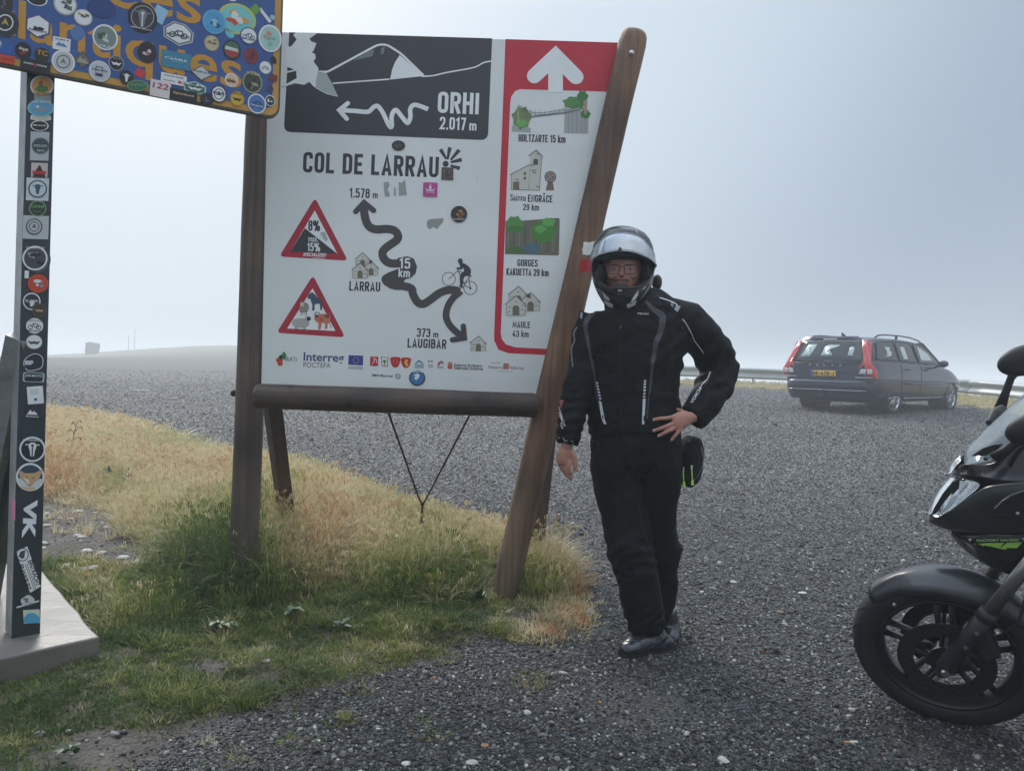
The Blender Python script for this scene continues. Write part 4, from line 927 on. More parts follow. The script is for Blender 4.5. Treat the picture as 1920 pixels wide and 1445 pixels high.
C3 = Canvas(); house(C3, 692, 612, .98)
for k, cc in enumerate((C2, C3)): C.add([(v[0], v[1]) for v in cc.V], [], WH); 
C = Canvas()
for k, (x, y, s) in enumerate(((712, 530, .9), (772, 592, .92), (690, 612, .98))):
    t_ = Canvas(); house(t_, x, y, s); o_ = len(C.V); C.V += [(v[0], v[1], v[2] + 3 * k) for v in t_.V]; C.F += [tuple(i + o_ for i in f) for f in t_.F]; C.C += t_.C
C.ell(*c5([(818, 498)])[0], 3.4, 3.4, (96, 84, 72), 7); C.build('village_drawing', pm, panel)
C = Canvas(); house(C, 1532, 1134, 1.0); C.build('house_drawing', pm, panel)
C = Canvas()   # cyclist
C.ring(*c5([(1374, 619)])[0], 12.2, 12.2, 1.2, INK, 0); C.ring(*c5([(1528, 684)])[0], 12.4, 12.4, 1.2, INK, 0)
C.stroke(c5([(1374, 619), (1440, 560), (1488, 660)]), 1.2, INK, .4); C.stroke(c5([(1440, 562), (1530, 600), (1480, 655)]), 1.2, INK, .8); C.stroke(c5([(1515, 595), (1528, 684), (1485, 665)]), 1.2, INK, 1.2); C.stroke(c5([(1432, 540), (1446, 575), (1460, 600)]), 1.4, INK, 1.6)
C.poly(c5(catmull([(1450, 512), (1470, 505), (1500, 518), (1528, 545), (1532, 575), (1520, 595), (1490, 600), (1478, 625), (1474, 665), (1458, 672), (1452, 610), (1462, 582), (1482, 565), (1478, 540), (1462, 552), (1432, 548), (1430, 538), (1456, 535)], 3, True)), INK, 2.2)
C.ell(*c5([(1456, 492)])[0], 4.6, 5, INK, 2.2); C.stroke(c5([(1450, 665), (1462, 678), (1482, 676)]), 2, INK, 2.8); C.stroke(c5([(1505, 590), (1538, 600)]), 1.8, INK, 3); C.ell(*c5([(1528, 686)])[0], 2, 2, INK, 1)
C.build('cyclist_drawing', pm, panel)
# right-hand column in red
C = Canvas()
C.poly(c6([(108, 76), (620, 92), (615, 100), (560, 300), (520, 298), (170, 288), (150, 295), (133, 318), (128, 345), (88, 1320), (92, 1345), (110, 1368), (150, 1380), (310, 1388), (300, 1414), (120, 1405), (78, 1390), (60, 1352), (60, 1320), (108, 76)][:-1]), RED, 0)
C.stroke(c6([(320, 300), (320, 190)]), 27.5, WH, 1.2); C.stroke(c6([(230, 232), (320, 148), (407, 236)]), 28, WH, 1.8, cap='round'); C.poly(c6([(255, 205), (320, 130), (385, 208), (320, 238)]), WH, 2.4)
C.build('red_band', pm, panel)
C = Canvas()
C.din('HOLTZARTE 15 km', *c6([(163, 510)])[0], 88, 14, DK, 0, 1.6, wt=.16, sp=.11); C.flush('distance_lettering', pm, panel); C.text('Sainte', *c6([(128, 760)])[0], 29.5, 12.5, DK, 0, 1.6, bold=.012); C.din('ENGRÂCE', *c6([(203, 765)])[0], 46, 13.5, DK, 0, 1.6, wt=.16); C.din('29 km', *c6([(182, 800)])[0], 30, 12, DK, 0, 1.6, wt=.155); C.flush('distance_lettering', pm, panel)
C.din('GORGES', *c6([(158, 1037)])[0], 38, 13, DK, 0, 1.6, wt=.16); C.din('KAKUETTA 29 km', *c6([(112, 1075)])[0], 79, 13, DK, 0, 1.6, wt=.16, sp=.11); C.flush('distance_lettering', pm, panel); C.din('MAULE', *c6([(138, 1297)])[0], 33, 12, DK, 0, 1.6, wt=.16); C.din('43 km', *c6([(138, 1336)])[0], 30, 12, DK, 0, 1.6, wt=.155)
C.build('distance_lettering', pm, panel)
GR1, GR2, GR3 = (92, 146, 78), (60, 128, 66), (104, 176, 92)
def bush(C, x, y, rx, ry, col, z, seed=0, f=c6):
    r = random.Random(seed); P = []
    for k in range(22):
        a = 2 * math.pi * k / 22; q = 1 + (.16 if k % 3 == 0 else -.05) * r.uniform(.5, 1.2); P.append((x + rx * q * math.cos(a), y + ry * q * math.sin(a)))
    C.poly(f(catmull(P, 3, True)), col, z)
C = Canvas()   # footbridge
C.poly(c6([(358, 372), (460, 380), (458, 476), (356, 474)]), (168, 172, 172), 0); C.poly(c6([(136, 440), (215, 452), (214, 472), (135, 468)]), (168, 172, 172), 0)
for x in (375, 392, 410, 432, 446): C.stroke(c6([(x, 382), (x - 1, 474)]), 1.3, (142, 148, 148), .6)
bush(C, 176, 410, 38, 45, (116, 138, 84), 1, 1); bush(C, 176, 432, 24, 16, GR3, 2, 2); bush(C, 400, 345, 46, 26, GR1, 1, 3); bush(C, 434, 320, 22, 24, GR2, 2, 4); bush(C, 446, 394, 20, 18, GR2, 2, 5)
C.stroke(c6([(160, 355), (163, 430)]), 1.6, (196, 190, 160), 3); C.poly(c6([(438, 335), (455, 335), (452, 395), (442, 395)]), (168, 150, 128), 3)
C.stroke(c6([(185, 408), (360, 388), (440, 368)]), 2.6, (112, 120, 122), 3.4); C.stroke(c6(catmull([(163, 355), (220, 385), (280, 386), (350, 372), (440, 345)])), .9, (90, 96, 100), 4); C.stroke(c6(catmull([(163, 362), (220, 392), (280, 394), (350, 380), (440, 355)])), .7, (90, 96, 100), 4.4)
for k in range(12): C.stroke(c6([(195 + 20 * k, 378 - 1.5 * abs(k - 5)), (195 + 20 * k, 406 - 3 * k)]), .5, (90, 96, 100), 4.8)
C.build('footbridge_drawing', pm, panel)
C = Canvas()   # church and stele
Wl = (198, 200, 190); C.poly(c6([(132, 712), (133, 650), (212, 605), (212, 570), (238, 545), (262, 572), (252, 716)]), Wl, 0)
C.stroke(c6([(128, 650), (212, 606)]), 1.3, (92, 76, 66), 1); C.stroke(c6([(206, 570), (238, 546), (266, 574)]), 1.6, (92, 60, 56), 1); C.stroke(c6([(132, 712), (133, 650)]), .8, (92, 76, 66), 1); C.stroke(c6([(262, 574), (252, 716), (132, 712)]), .9, (92, 76, 66), 1.4); C.stroke(c6([(212, 606), (206, 714)]), .7, (140, 130, 110), 1)
C.poly(c6([(140, 712), (140, 680), (166, 678), (166, 712)]), (124, 110, 88), 2); C.poly(c6(fillet([(226, 608), (226, 582), (246, 582), (245, 608)], [0, 10, 10, 0], True)), (90, 84, 84), 2)
for x, y in ((190, 645), (190, 665)): C.ell(*c6([(x, y)])[0], 2.6, 2.8, (110, 100, 84), 2)
for x, y, w in ((216, 632, 22), (222, 642, 16), (150, 670, 14), (238, 700, 12), (215, 610, 14), (240, 562, 16)): C.stroke(c6([(x, y), (x + w, y)]), 2.4, (150, 138, 118), 1.8)
C.ell(*c6([(298, 659)])[0], 11, 11, (122, 104, 96), 1); C.poly(c6([(288, 678), (308, 678), (314, 716), (278, 716)]), (122, 104, 96), 1); C.ring(*c6([(298, 659)])[0], 7.6, 7.6, 1, (188, 180, 168), 2)
for a in range(4): C.stroke([(c6([(298, 659)])[0][0] + r_ * 6.5 * math.cos(a * 1.57 + r_ * 1.2), c6([(298, 659)])[0][1] + r_ * 6.5 * math.sin(a * 1.57 + r_ * 1.2)) for r_ in (.1, .4, .7, 1)], 1.2, (188, 180, 168), 2.4 + a * .1)
C.build('church_drawing', pm, panel)
C = Canvas()   # gorge
C.poly(c6(fillet([(108, 850), (338, 832), (334, 992), (106, 986)], [4, 12, 8, 4], True)), (112, 112, 98), 0)
for k in range(9): C.stroke(c6([(120 + k * 24, 870), (118 + k * 24, 975)]), 3.4, (96, 96, 86) if k % 2 else (126, 124, 108), .6)
bush(C, 145, 860, 36, 34, GR1, 1, 11); bush(C, 150, 880, 36, 14, (78, 128, 66), 1.6, 12); bush(C, 268, 890, 48, 48, (78, 138, 62), 1, 13); bush(C, 290, 850, 26, 18, GR3, 2, 14); bush(C, 255, 880, 22, 16, GR3, 2, 15); bush(C, 218, 962, 34, 22, (84, 116, 132), 2, 16); bush(C, 150, 968, 40, 16, (88, 120, 72), 1.4, 17)
C.build('gorge_drawing', pm, panel)
C = Canvas()
for k, (x, y, s) in enumerate(((124, 1200, .72), (176, 1226, .72), (112, 1244, .76))):
    t_ = Canvas(); house(t_, x, y, s, c6); o_ = len(C.V); C.V += [(v[0], v[1], v[2] + 3 * k) for v in t_.V]; C.F += [tuple(i + o_ for i in f) for f in t_.F]; C.C += t_.C
C.ell(*c6([(206, 1162)])[0], 4, 4, (96, 84, 72), 8); C.build('village_drawing', pm, panel)
# sponsor strip
C = Canvas()
C.ell(*c5([(168, 1198)])[0], 6.5, 5, (190, 78, 50), 0); C.ell(*c5([(172, 1222)])[0], 5, 4.6, (200, 70, 48), .6); C.poly(c5([(200, 1135), (218, 1165), (205, 1195), (182, 1185), (180, 1160)]), (52, 128, 72), 1.2); C.ell(*c5([(176, 1176)])[0], 3.6, 3.6, (40, 40, 40), 1.8)
C.text('IRATI', *c5([(208, 1205)])[0], 21, 8, (60, 60, 62), 0)
C.flush('sponsor_logo', pm, panel)
C.text('Interreg', *c5([(338, 1200)])[0], 76, 15.5, (62, 78, 130), 0, bold=.02, fit=False); C.text('POCTEFA', *c5([(338, 1248)])[0], 51, 9.5, (84, 88, 100), 0)
C.flush('sponsor_logo', pm, panel)
C.poly(c5([(660, 1162), (764, 1166), (763, 1235), (657, 1230)]), (52, 70, 150), 0)
for k in range(12): a = k * math.pi / 6; p = c5([(711, 1199)])[0]; C.ell(p[0] + 5.2 * math.cos(a), p[1] + 5.2 * math.sin(a), .8, .8, (216, 190, 70), 1, n=6)
C.text('UNION EUROPEENNE', *c5([(657, 1250)])[0], 28, 2.6, (90, 90, 98), 0); C.text('UNION EUROPEA', *c5([(657, 1262)])[0], 28, 2.6, (90, 90, 98), 0)
C.flush('sponsor_logo', pm, panel)
C.poly(c5([(814, 1172), (872, 1174), (871, 1238), (842, 1242), (812, 1234)]), (190, 44, 60), 0); C.stroke(c5(catmull([(828, 1225), (846, 1200), (838, 1185), (858, 1195), (862, 1222)])), 1.6, (226, 200, 196), 1)
C.flush('sponsor_logo', pm, panel)
C.poly(c5([(890, 1174), (944, 1178), (938, 1245), (897, 1242)]), (150, 60, 66), 0); C.poly(c5([(896, 1180), (938, 1183), (933, 1240), (902, 1238)]), WH, 1); C.poly(c5([(904, 1195), (930, 1196), (926, 1215), (920, 1218), (921, 1232), (928, 1236), (906, 1235), (912, 1231), (912, 1217), (906, 1213)]), (92, 136, 60), 2)
C.flush('sponsor_logo', pm, panel)
C.poly(c5(catmull([(962, 1178), (1026, 1180), (1024, 1220), (1010, 1245), (992, 1251), (972, 1240), (961, 1215)], 4, True)), (188, 50, 52), 0); C.ring(*c5([(993, 1210)])[0], 4, 4, .9, (216, 120, 108), 1)
C.flush('sponsor_logo', pm, panel)
C.poly(c5(catmull([(1038, 1182), (1102, 1184), (1100, 1224), (1086, 1248), (1068, 1255), (1048, 1243), (1037, 1218)], 4, True)), (186, 52, 48), 0); C.poly(c5(catmull([(1062, 1200), (1075, 1192), (1084, 1205), (1072, 1215), (1085, 1225), (1076, 1245), (1066, 1238), (1068, 1225), (1056, 1222), (1060, 1210)], 3, True)), (222, 190, 70), 1)
C.flush('sponsor_logo', pm, panel)
C.poly(c5([(1128, 1224), (1163, 1194), (1198, 1226), (1180, 1224), (1163, 1208), (1145, 1224)]), (74, 132, 170), 0)
for k in range(4): C.stroke(c5([(1132, 1230 + 7 * k), (1196, 1232 + 7 * k)]), 1, (84, 140, 176), 0)
C.flush('sponsor_logo', pm, panel)
for k in range(4): C.stroke(c5([(1226, 1228 + 7 * k), (1262, 1229 + 7 * k)]), .9, (150, 152, 156), 0)
C.stroke(c5([(1226, 1206), (1240, 1206)]), 2.5, (70, 74, 110), 0); C.stroke(c5([(1246, 1207), (1260, 1208)]), 2.5, (180, 70, 70), 0)
C.flush('sponsor_logo', pm, panel)
C.poly(c5(catmull([(1292, 1232), (1302, 1212), (1320, 1202), (1334, 1210), (1336, 1228), (1318, 1220), (1306, 1236)], 3, True)), (170, 100, 104), 0); C.stroke(c5([(1290, 1242), (1338, 1246)]), .9, (70, 70, 72), 0); C.stroke(c5([(1290, 1253), (1338, 1256)]), .9, (110, 110, 112), 0)
C.flush('sponsor_logo', pm, panel)
C.poly(c5([(1368, 1222), (1400, 1224), (1399, 1256), (1384, 1263), (1366, 1255)]), (184, 44, 54), 0); C.poly(c5([(1369, 1219), (1372, 1208), (1384, 1212), (1396, 1208), (1399, 1220)]), (200, 120, 60), 0); C.ring(*c5([(1383, 1240)])[0], 2.4, 2.6, .8, (222, 180, 120), 1)
C.text('Gobierno de Navarra', *c5([(1411, 1241)])[0], 52.5, 5.6, (54, 56, 62), 0, bold=.02, fit=False); C.text('Nafarroako Gobernua', *c5([(1411, 1262)])[0], 54.5, 5.6, (54, 56, 62), 0, bold=.02, fit=False)
C.flush('sponsor_logo', pm, panel)
C.text('Reyno de', 922, 682, 16, 3.6, (130, 72, 72), 0); C.text('Navarra', 916, 690.5, 26, 5.8, (120, 60, 62), 0, fit=False); C.poly([(944, 681), (954, 681.5), (953.5, 692), (943.5, 691.5)], (178, 66, 60), 0); C.ring(948.8, 686.5, 3, 3, .8, (226, 200, 190), 1); C.text('Nafarroa', 955, 691.5, 27, 5.6, (120, 60, 62), 0, fit=False); C.stroke([(932, 696), (962, 697)], .6, (120, 120, 124), 0)
C.flush('sponsor_logo', pm, panel)
C.text('BMW Motorrad', *c5([(828, 1315)])[0], 38, 5, (54, 56, 62), 0, bold=.02); p = c5([(1011, 1313)])[0]; C.ell(*p, 5, 5, (60, 64, 70), 0); C.ell(*p, 3.6, 3.6, (220, 226, 230), .8); C.poly([p, (p[0], p[1] - 3.2), (p[0] - 3.2, p[1])], (70, 120, 180), 1.4); C.poly([p, (p[0], p[1] + 3.2), (p[0] + 3.2, p[1])], (70, 120, 180), 1.4)
C.build('sponsor_logo', pm, panel)
# wear marks: torn residue and scratches
C = Canvas(); C.poly(c4([(905, 1205), (945, 1200), (952, 1230), (935, 1260), (955, 1300), (950, 1318), (915, 1316), (908, 1270)]), (158, 166, 166), 0); C.poly(c4([(985, 1240), (998, 1250), (1003, 1310), (983, 1308)]), (158, 166, 166), 0); C.flush('glue_residue', pm, panel); C.poly(c4([(1022, 1200), (1045, 1210), (1072, 1184), (1084, 1305), (1022, 1308)]), (156, 160, 158), 0); C.flush('glue_residue', pm, panel)
C.poly(c5(catmull([(1218, 215), (1240, 195), (1300, 190), (1334, 188), (1332, 215), (1310, 240), (1290, 262), (1262, 250), (1240, 265), (1222, 250)], 3, True)), (150, 152, 148), 0); C.flush('glue_residue', pm, panel)
C.poly(c5([(458, 290), (490, 282), (512, 340), (498, 352), (480, 330)]), (176, 182, 184), 5); C.flush('glue_residue', pm, panel); C.stroke(c4([(1628, 1148), (1630, 1205)]), .5, (120, 126, 128), 0); C.stroke(c4([(112, 468), (146, 465)]), .8, (90, 92, 94), 0)
C.build('scratch', pm, panel)
# ---- stickers
def gear(cx, cy, rx, ry, n=22, d=.12):
    return [(cx + rx * (1 - (d if k % 2 else 0)) * math.cos(math.pi * k / n), cy + ry * (1 - (d if k % 2 else 0)) * math.sin(math.pi * k / n)) for k in range(2 * n)]
def sticker(parent, mapper, cx, cy, w, h, shape='circle', bg=(230, 232, 232), ring=None, motif=None, txt=None, tcol=(40, 40, 44), th=.22, ty=.0, ang=2.0, seed=0, base=.0012, extra=None, shx=0.0, shy=0.0):
    C = Canvas(); rx, ry = w / 2, h / 2; r = random.Random(seed); a = math.radians(ang)
    def P(u, v): return (cx + u * rx * math.cos(a) - v * ry * math.sin(a) + shx * v * ry, cy + u * rx * math.sin(a) + v * ry * math.cos(a) + shy * u * rx)
    def shp(k, z, col):
        if shape == 'circle': C.poly([P(k * math.cos(t * math.pi / 14), k * math.sin(t * math.pi / 14)) for t in range(28)], col, z)
        elif shape == 'rect': C.poly([P(-k, -k), (P(k, -k)), P(k, k), P(-k, k)], col, z)
        elif shape == 'round': C.poly([P(*q) for q in fillet([(-k, -k), (k, -k), (k, k), (-k, k)], .35, True)], col, z)
        elif shape == 'hex': C.poly([P(0, -k), P(k, -.5 * k), P(k, .5 * k), P(0, k), P(-k, .5 * k), P(-k, -.5 * k)], col, z)
        elif shape == 'hexw': C.poly([P(-.35 * k, -k), P(.4 * k, -.9 * k), P(k, -.3 * k), P(.95 * k, .5 * k), P(.1 * k, k), P(-.95 * k, .45 * k), P(-k, -.35 * k)], col, z)
        elif shape == 'diamond': C.poly([P(0, -k), P(k, 0), P(0, k), P(-k, 0)], col, z)
        elif shape == 'gear': C.poly([P(*q) for q in gear(0, 0, k, k)], col, z)
        elif shape == 'blob': C.poly([P(*q) for q in catmull([(k * (1 - .35 * r2) * math.cos(t), k * (1 - .35 * r2) * math.sin(t)) for t, r2 in [(i * .698, random.Random(seed * 9 + i).random()) for i in range(9)]], 3, True)], col, z)
    shp(1.0, 0, ring if ring else bg)
    if ring: shp(.86, 1, bg)
    z = 2
    if motif:
        kind, col = motif[0], motif[1]
        if kind == 'bike':
            for u in (-.4, .4): q = P(u, .15); C.ring(q[0], q[1], .22 * rx, .22 * ry, max(.5, .07 * rx), col, z)
            C.stroke([P(-.4, .15), P(-.1, -.25), P(.25, -.25), P(.4, .15), P(0, .15), P(-.1, -.25)], max(.5, .07 * rx), col, z + .4)
        elif kind == 'mount':
            C.poly([P(-.7, .35), P(-.25, -.35), P(-.02, .02), P(.2, -.2), P(.7, .35)], col, z)
            if len(motif) > 2: C.poly([P(-.25, -.35), P(-.08, -.08), P(-.25, -.02), P(-.38, -.1)], motif[2], z + 1)
        elif kind == 'moto':
            C.poly([P(*q) for q in catmull([(-.18, -.5), (.18, -.5), (.3, -.2), (.2, .1), (.12, .55), (-.12, .55), (-.2, .1), (-.3, -.2)], 3, True)], col, z); C.stroke([P(-.55, -.35), P(.55, -.35)], max(.5, .08 * rx), col, z + .5)
            if len(motif) > 2: C.stroke([P(0, -.2), P(0, .6)], max(.4, .1 * rx), motif[2], z + 1); q = P(0, -.3); C.ell(*q, .12 * rx, .1 * ry, motif[2], z + 1)
        elif kind == 'blobs':
            for i, cl in enumerate(motif[1:]):
                for j in range(3):
                    u, v = r.uniform(-.4, .4), r.uniform(-.4, .4); q = [(u + s_ * math.cos(t) , v + s_ * .7 * math.sin(t)) for t, s_ in [(k * .785, r.uniform(.12, .34)) for k in range(8)]]
                    C.poly([P(*p_) for p_ in catmull(q, 2, True)], cl, z + i + j * .2)
        elif kind == 'ring': C_q = P(0, 0); C.ring(*C_q, .55 * rx, .55 * ry, max(.6, .09 * rx), col, z); C.poly([P(-.28, .2), P(0, -.35), P(.28, .2), P(0, .05)], motif[2] if len(motif) > 2 else col, z + 1)
        elif kind == 'half': C.poly([P(-.95, .1), P(.95, .1), P(.6, .7), P(0, .86), P(-.6, .7)], col, z)
        elif kind == 'wings': C.poly([P(-.7, -.15), P(-.2, .0), (P(0, -.15)), P(.2, .0), P(.7, -.15), P(.35, .3), P(0, .2), P(-.35, .3)], col, z)
        z += 4
    if txt:
        tw = .78 * 2 * rx * (.92 if shape in ('circle', 'gear', 'diamond') else 1); hh = th * 2 * ry; q = P(-tw / 2 / rx, ty + th)
        C.text(txt, q[0], q[1], tw, hh, tcol, z, ang + math.degrees(math.atan(shy)), bold=.015)
    if extra: extra(C, P, z + 1)
    o = C.build('sticker', mapper, parent, base=base)
    return o
B_ = dict(parent=panel, mapper=pm, base=.004)
sticker(cx=747, cy=273, w=25, h=19, bg=(58, 58, 62), ring=(34, 34, 36), motif=('blobs', (96, 98, 100)), seed=1, **B_)['label'] = 'dark round sticker below the mountain picture'
p = c4([(1399, 1138)])[0]; sticker(cx=p[0], cy=p[1], w=22, h=23, shape='rect', bg=(92, 84, 82), ring=(48, 46, 46), motif=('blobs', (160, 112, 88), (60, 56, 56)), seed=2, **B_)
p = c4([(1266, 1261)])[0]; sticker(cx=p[0], cy=p[1], w=26.5, h=26.5, shape='rect', bg=(190, 74, 150), motif=('wings', (226, 214, 226)), extra=lambda C, P, z: (C.ring(*P(-.3, .28), 3, 2.6, 1, (226, 214, 226), z), C.ring(*P(.3, .28), 3, 2.6, 1, (226, 214, 226), z), C.poly([P(0, -.85), P(.22, -.3), P(0, .2), P(-.22, -.3)], (226, 214, 226), z)), **B_)['label'] = 'square magenta sticker with a white flower figure'
p = c5([(1447, 158)])[0]; sticker(cx=p[0], cy=p[1], w=30.5, h=31, bg=(54, 48, 52), ring=(36, 36, 38), motif=('blobs', (188, 128, 70), (120, 84, 66)), txt='NOMADES', tcol=(200, 200, 200), th=.09, ty=.6, seed=3, **B_)
p = c5([(1149, 1324)])[0]; sticker(cx=p[0], cy=p[1], w=30, h=29, bg=(66, 116, 168), ring=(40, 46, 60), motif=('blobs', (150, 196, 220), (226, 232, 236)), txt='BMW', tcol=(226, 230, 234), th=.13, ty=-.82, seed=4, **B_)
# red and white painted waymark on the slanting post
bv = bvh_of(rp_); sm = surf_mapper(bv); r = random.Random(3)
C = Canvas()
def grid_patch(x0, y0, x1, y1, sh, col, z):
    nx_, ny_ = 8, 5; W = []
    for j in range(ny_ + 1):
        for i in range(nx_ + 1): W.append((x0 + (x1 - x0) * i / nx_ + sh * (j / ny_ - .5) + (r.uniform(-1.6, 1.6) if i in (0, nx_) else 0), y0 + (y1 - y0) * j / ny_ + (r.uniform(-1.8, 1.8) if j in (0, ny_) else 0)))
    Fq = [(j * (nx_ + 1) + i, j * (nx_ + 1) + i + 1, (j + 1) * (nx_ + 1) + i + 1, (j + 1) * (nx_ + 1) + i) for j in range(ny_) for i in range(nx_)]; C.add(W, Fq, col, z)
grid_patch(1093, 454, 1124, 478, -4, (226, 228, 224), 0); grid_patch(1087, 486, 1116, 508, -4, (176, 34, 38), 0)
C.build('waymark_paint', sm, board)
# steel guy rod in a V down to a ground anchor
an = at(792, 945, 4.55); ga = on_ground(791, 1008); ga = Vector((an.x, an.y, G(an.x, an.y)))
V_, F_ = merge(tube_vf([at(729, 775, YB - .12), at(786, 935, 4.53), an], [.0058] * 3, 8), tube_vf([at(879, 781, YB - .12), at(799, 935, 4.53), an + Vector((.001, 0, 0))], [.0052] * 3, 8))
mesh('guy_rod', V_, F_, board, rust, smooth=True)
V_, F_ = merge(tube_vf([an + Vector((0, 0, .01)), an - Vector((0, 0, .05))], [.007, .007], 8), tube_vf([an - Vector((0, 0, .05)), ga - Vector((0, 0, .1))], [.010, .008], 10), ellipsoid_vf(an, .012, .012, .014, 10, 6))
mesh('ground_anchor', V_, F_, board, rust, smooth=True)
# ------------------------------------------------------------------ blue departement sign on a square steel post
th = math.radians(31)
SD = Vector((math.cos(th), math.sin(th), 0)); SNn = Vector((math.sin(th), -math.cos(th), 0))     # along the sign, towards the viewer
post_c = at(52, 1192, 2.93); post_c.z = gz(post_c.x, post_c.y)
pyaw = math.radians(44)
PD = Vector((math.cos(pyaw), math.sin(pyaw), 0)); PNn = Vector((math.sin(pyaw), -math.cos(pyaw), 0))
sign = empty('road_sign', at(52, 1192, 2.93), 'blue sign with yellow lettering and dozens of stickers on a dark steel post', 'road sign')
paint = mat('dark_green_grey_post_paint', (.020, .030, .036), .35, spec=.5, bump=(60, .1, .002), var=(7, .35)); galv = mat('galvanised_steel', (.26, .28, .28), .42, metal=.5, bump=(40, .15, .002), var=(14, .3))
FP = Plane(at(50, 700, 2.92), PNn)
def post_pt(py, side, off=0.0):
    """edge of the post's front face, as seen: side -1 left, +1 right"""
    xl = 22 + (1190 - py) * (53.5 - 24) / 1055; xr = 75.5 + (1190 - py) * (103.5 - 75.5) / 1055
    return FP(xl if side < 0 else xr, py, off)
top_y = -60
q = [post_pt(1194, -1), post_pt(1194, 1), post_pt(top_y, 1), post_pt(top_y, -1)]
dp = -PNn * .10
V = q + [v + dp for v in q]; F = [(0, 1, 2, 3), (7, 6, 5, 4), (0, 4, 5, 1), (1, 5, 6, 2), (2, 6, 7, 3)]
o = mesh('post', V, F, sign, paint); bevel(o, .004)
V2 = [q[0] - PD * .002, q[3] - PD * .002, q[3] + dp - PD * .002, q[0] + dp - PD * .002]
V2 = V2 + [v + PD * .0015 for v in V2]; mesh('galvanised_side', V2, [(0, 1, 2, 3), (7, 6, 5, 4), (0, 4, 5, 1), (1, 5, 6, 2), (2, 6, 7, 3), (3, 7, 4, 0)], sign, galv)
# raking brace
ba0 = post_pt(640, -1) + dp * .5; bb0 = at(-62, 960, 3.35); bb0.z = gz(bb0.x, bb0.y) + .02
Vb, Fb = tube_vf([ba0 + Vector((.02, 0, .02)), bb0], [.055, .055], 4, side_ref=PNn); mesh('brace', Vb, Fb, sign, galv)
Vb, Fb = tube_vf([ba0 + Vector((.012, .06, -.03)), bb0 + Vector((.05, .05, 0))], [.05, .05], 4, side_ref=PNn); mesh('brace_cover', Vb, Fb, sign, paint)
base_pl = box_vf(at(52, 1192, 2.93) + dp * .5 + Vector((0, 0, .004)), .0, 0, 0)
# plate
SP = Plane(at(75, 135, 2.915) + SNn * .035, SNn)
spm = lambda x, y, off: SP(x, y, off)
c1 = lambda P: [(u / 3.623, v / 3.623) for u, v in P]
bl = math.radians(0)
# plate outline worked out in the plate's own plane: bottom edge and right edge as seen, then completed upwards and to the left
BR_ = SP(524, 224); BLn = SP(0, 122); ed = (BLn - BR_).normalized(); upd = (SP(528, 0) - SP(521, 224)).normalized()
W_, H_ = 1.9, 1.05
def spl(u, v, off=0.0): return BR_ + ed * u + upd * v + SNn * off
def rr(u0, v0, u1, v1, R): return fillet([(u0, v0), (u1, v0), (u1, v1), (u0, v1)], R, True, 6)
def plate(name, pts, off, thk, m, parent):
    k = len(pts); V = [spl(u, v, off) for u, v in pts] + [spl(u, v, off - thk) for u, v in pts]; F = [tuple(range(k - 1, -1, -1)), tuple(range(k, 2 * k))] + [(i, (i + 1) % k, k + (i + 1) % k, k + i) for i in range(k)]
    o = mesh(name, V, F, parent, m); bm = bmesh.new(); bm.from_mesh(o.data); bmesh.ops.recalc_face_normals(bm, faces=bm.faces); bm.to_mesh(o.data); bm.free(); return o
rim = plate('sign_plate', rr(0, 0, W_, H_, .055), 0, .03, mat('sign_rim_grey', (.075, .075, .07), .5, metal=.3), sign)
plate('border', rr(.008, .008, W_ - .008, H_ - .008, .05), .0012, .001, mat('ochre_sign_film', (.50, .27, .045), .42, var=(6, .12)), rim)
plate('blue_field', rr(.034, .034, W_ - .034, H_ - .034, .035), .0024, .001, mat('blue_sign_film', (.028, .088, .29), .40, var=(4, .14), bump=(7, .15, .006)), rim)
YL = (196, 142, 46)
for st, x0, y0, x1, y1, h_ in (('tlantiques', -50, 215, 1640, 603, 200), ('nées', 480, -30, 1365, 168, 205)):
    C = Canvas(); (a, b_), (c_, d_) = c1([(x0, y0), (x1, y1)]); L_ = math.hypot(c_ - a, d_ - b_); V, F = bfont(st, .012); A = np.array(V); mn, mx = A.min(0), A.max(0); xh = .545
    ex = ((c_ - a) / L_, (d_ - b_) / L_); ey = (.02, -1); k = L_ / (mx[0] - mn[0]); kv = h_ / 3.623 / xh
    C.add([(a + (v[0] - mn[0]) * k * ex[0] + v[1] * kv * ey[0], b_ + (v[0] - mn[0]) * k * ex[1] + v[1] * kv * ey[1]) for v in V], F, YL, 0)
    C.build('lettering', spm, rim, base=.003)
def S1(u, v, w, h, *a, **k):
    p = c1([(u, v)])[0]; k.setdefault('shy', .13); k.setdefault('ang', 4)
    return sticker(rim, spm, p[0], p[1], w / 3.623, h / 3.623, *a, base=k.pop('base', .0038), **k)
K, W, G_, LG = (38, 38, 42), (222, 226, 228), (96, 98, 100), (176, 180, 182)
S1(250, -4, 145, 90, bg=K, ring=W); S1(443, 30, 160, 150, bg=W, ring=LG, motif=('blobs', (70, 78, 66), (100, 104, 92)), seed=5)
S1(258, 178, 165, 165, 'hex', bg=W, ring=(84, 74, 124), motif=('blobs', K), txt='Adventure', tcol=(70, 60, 110), th=.11, ty=.35, seed=6)
S1(565, 120, 125, 110, bg=W, ring=(200, 196, 180), motif=('blobs', (176, 150, 70), (90, 92, 70)), seed=7)
S1(35, 155, 190, 190, bg=(44, 50, 54), ring=(58, 62, 66), motif=('ring', W, (176, 160, 70)), base=.0046); S1(30, 30, 110, 110, 'rect', bg=(46, 44, 50), motif=('blobs', G_), seed=8)
S1(528, 228, 92, 102, bg=(84, 118, 172), ring=(96, 128, 178)); S1(690, 60, 200, 130, bg=(40, 66, 126), ring=(34, 58, 118))
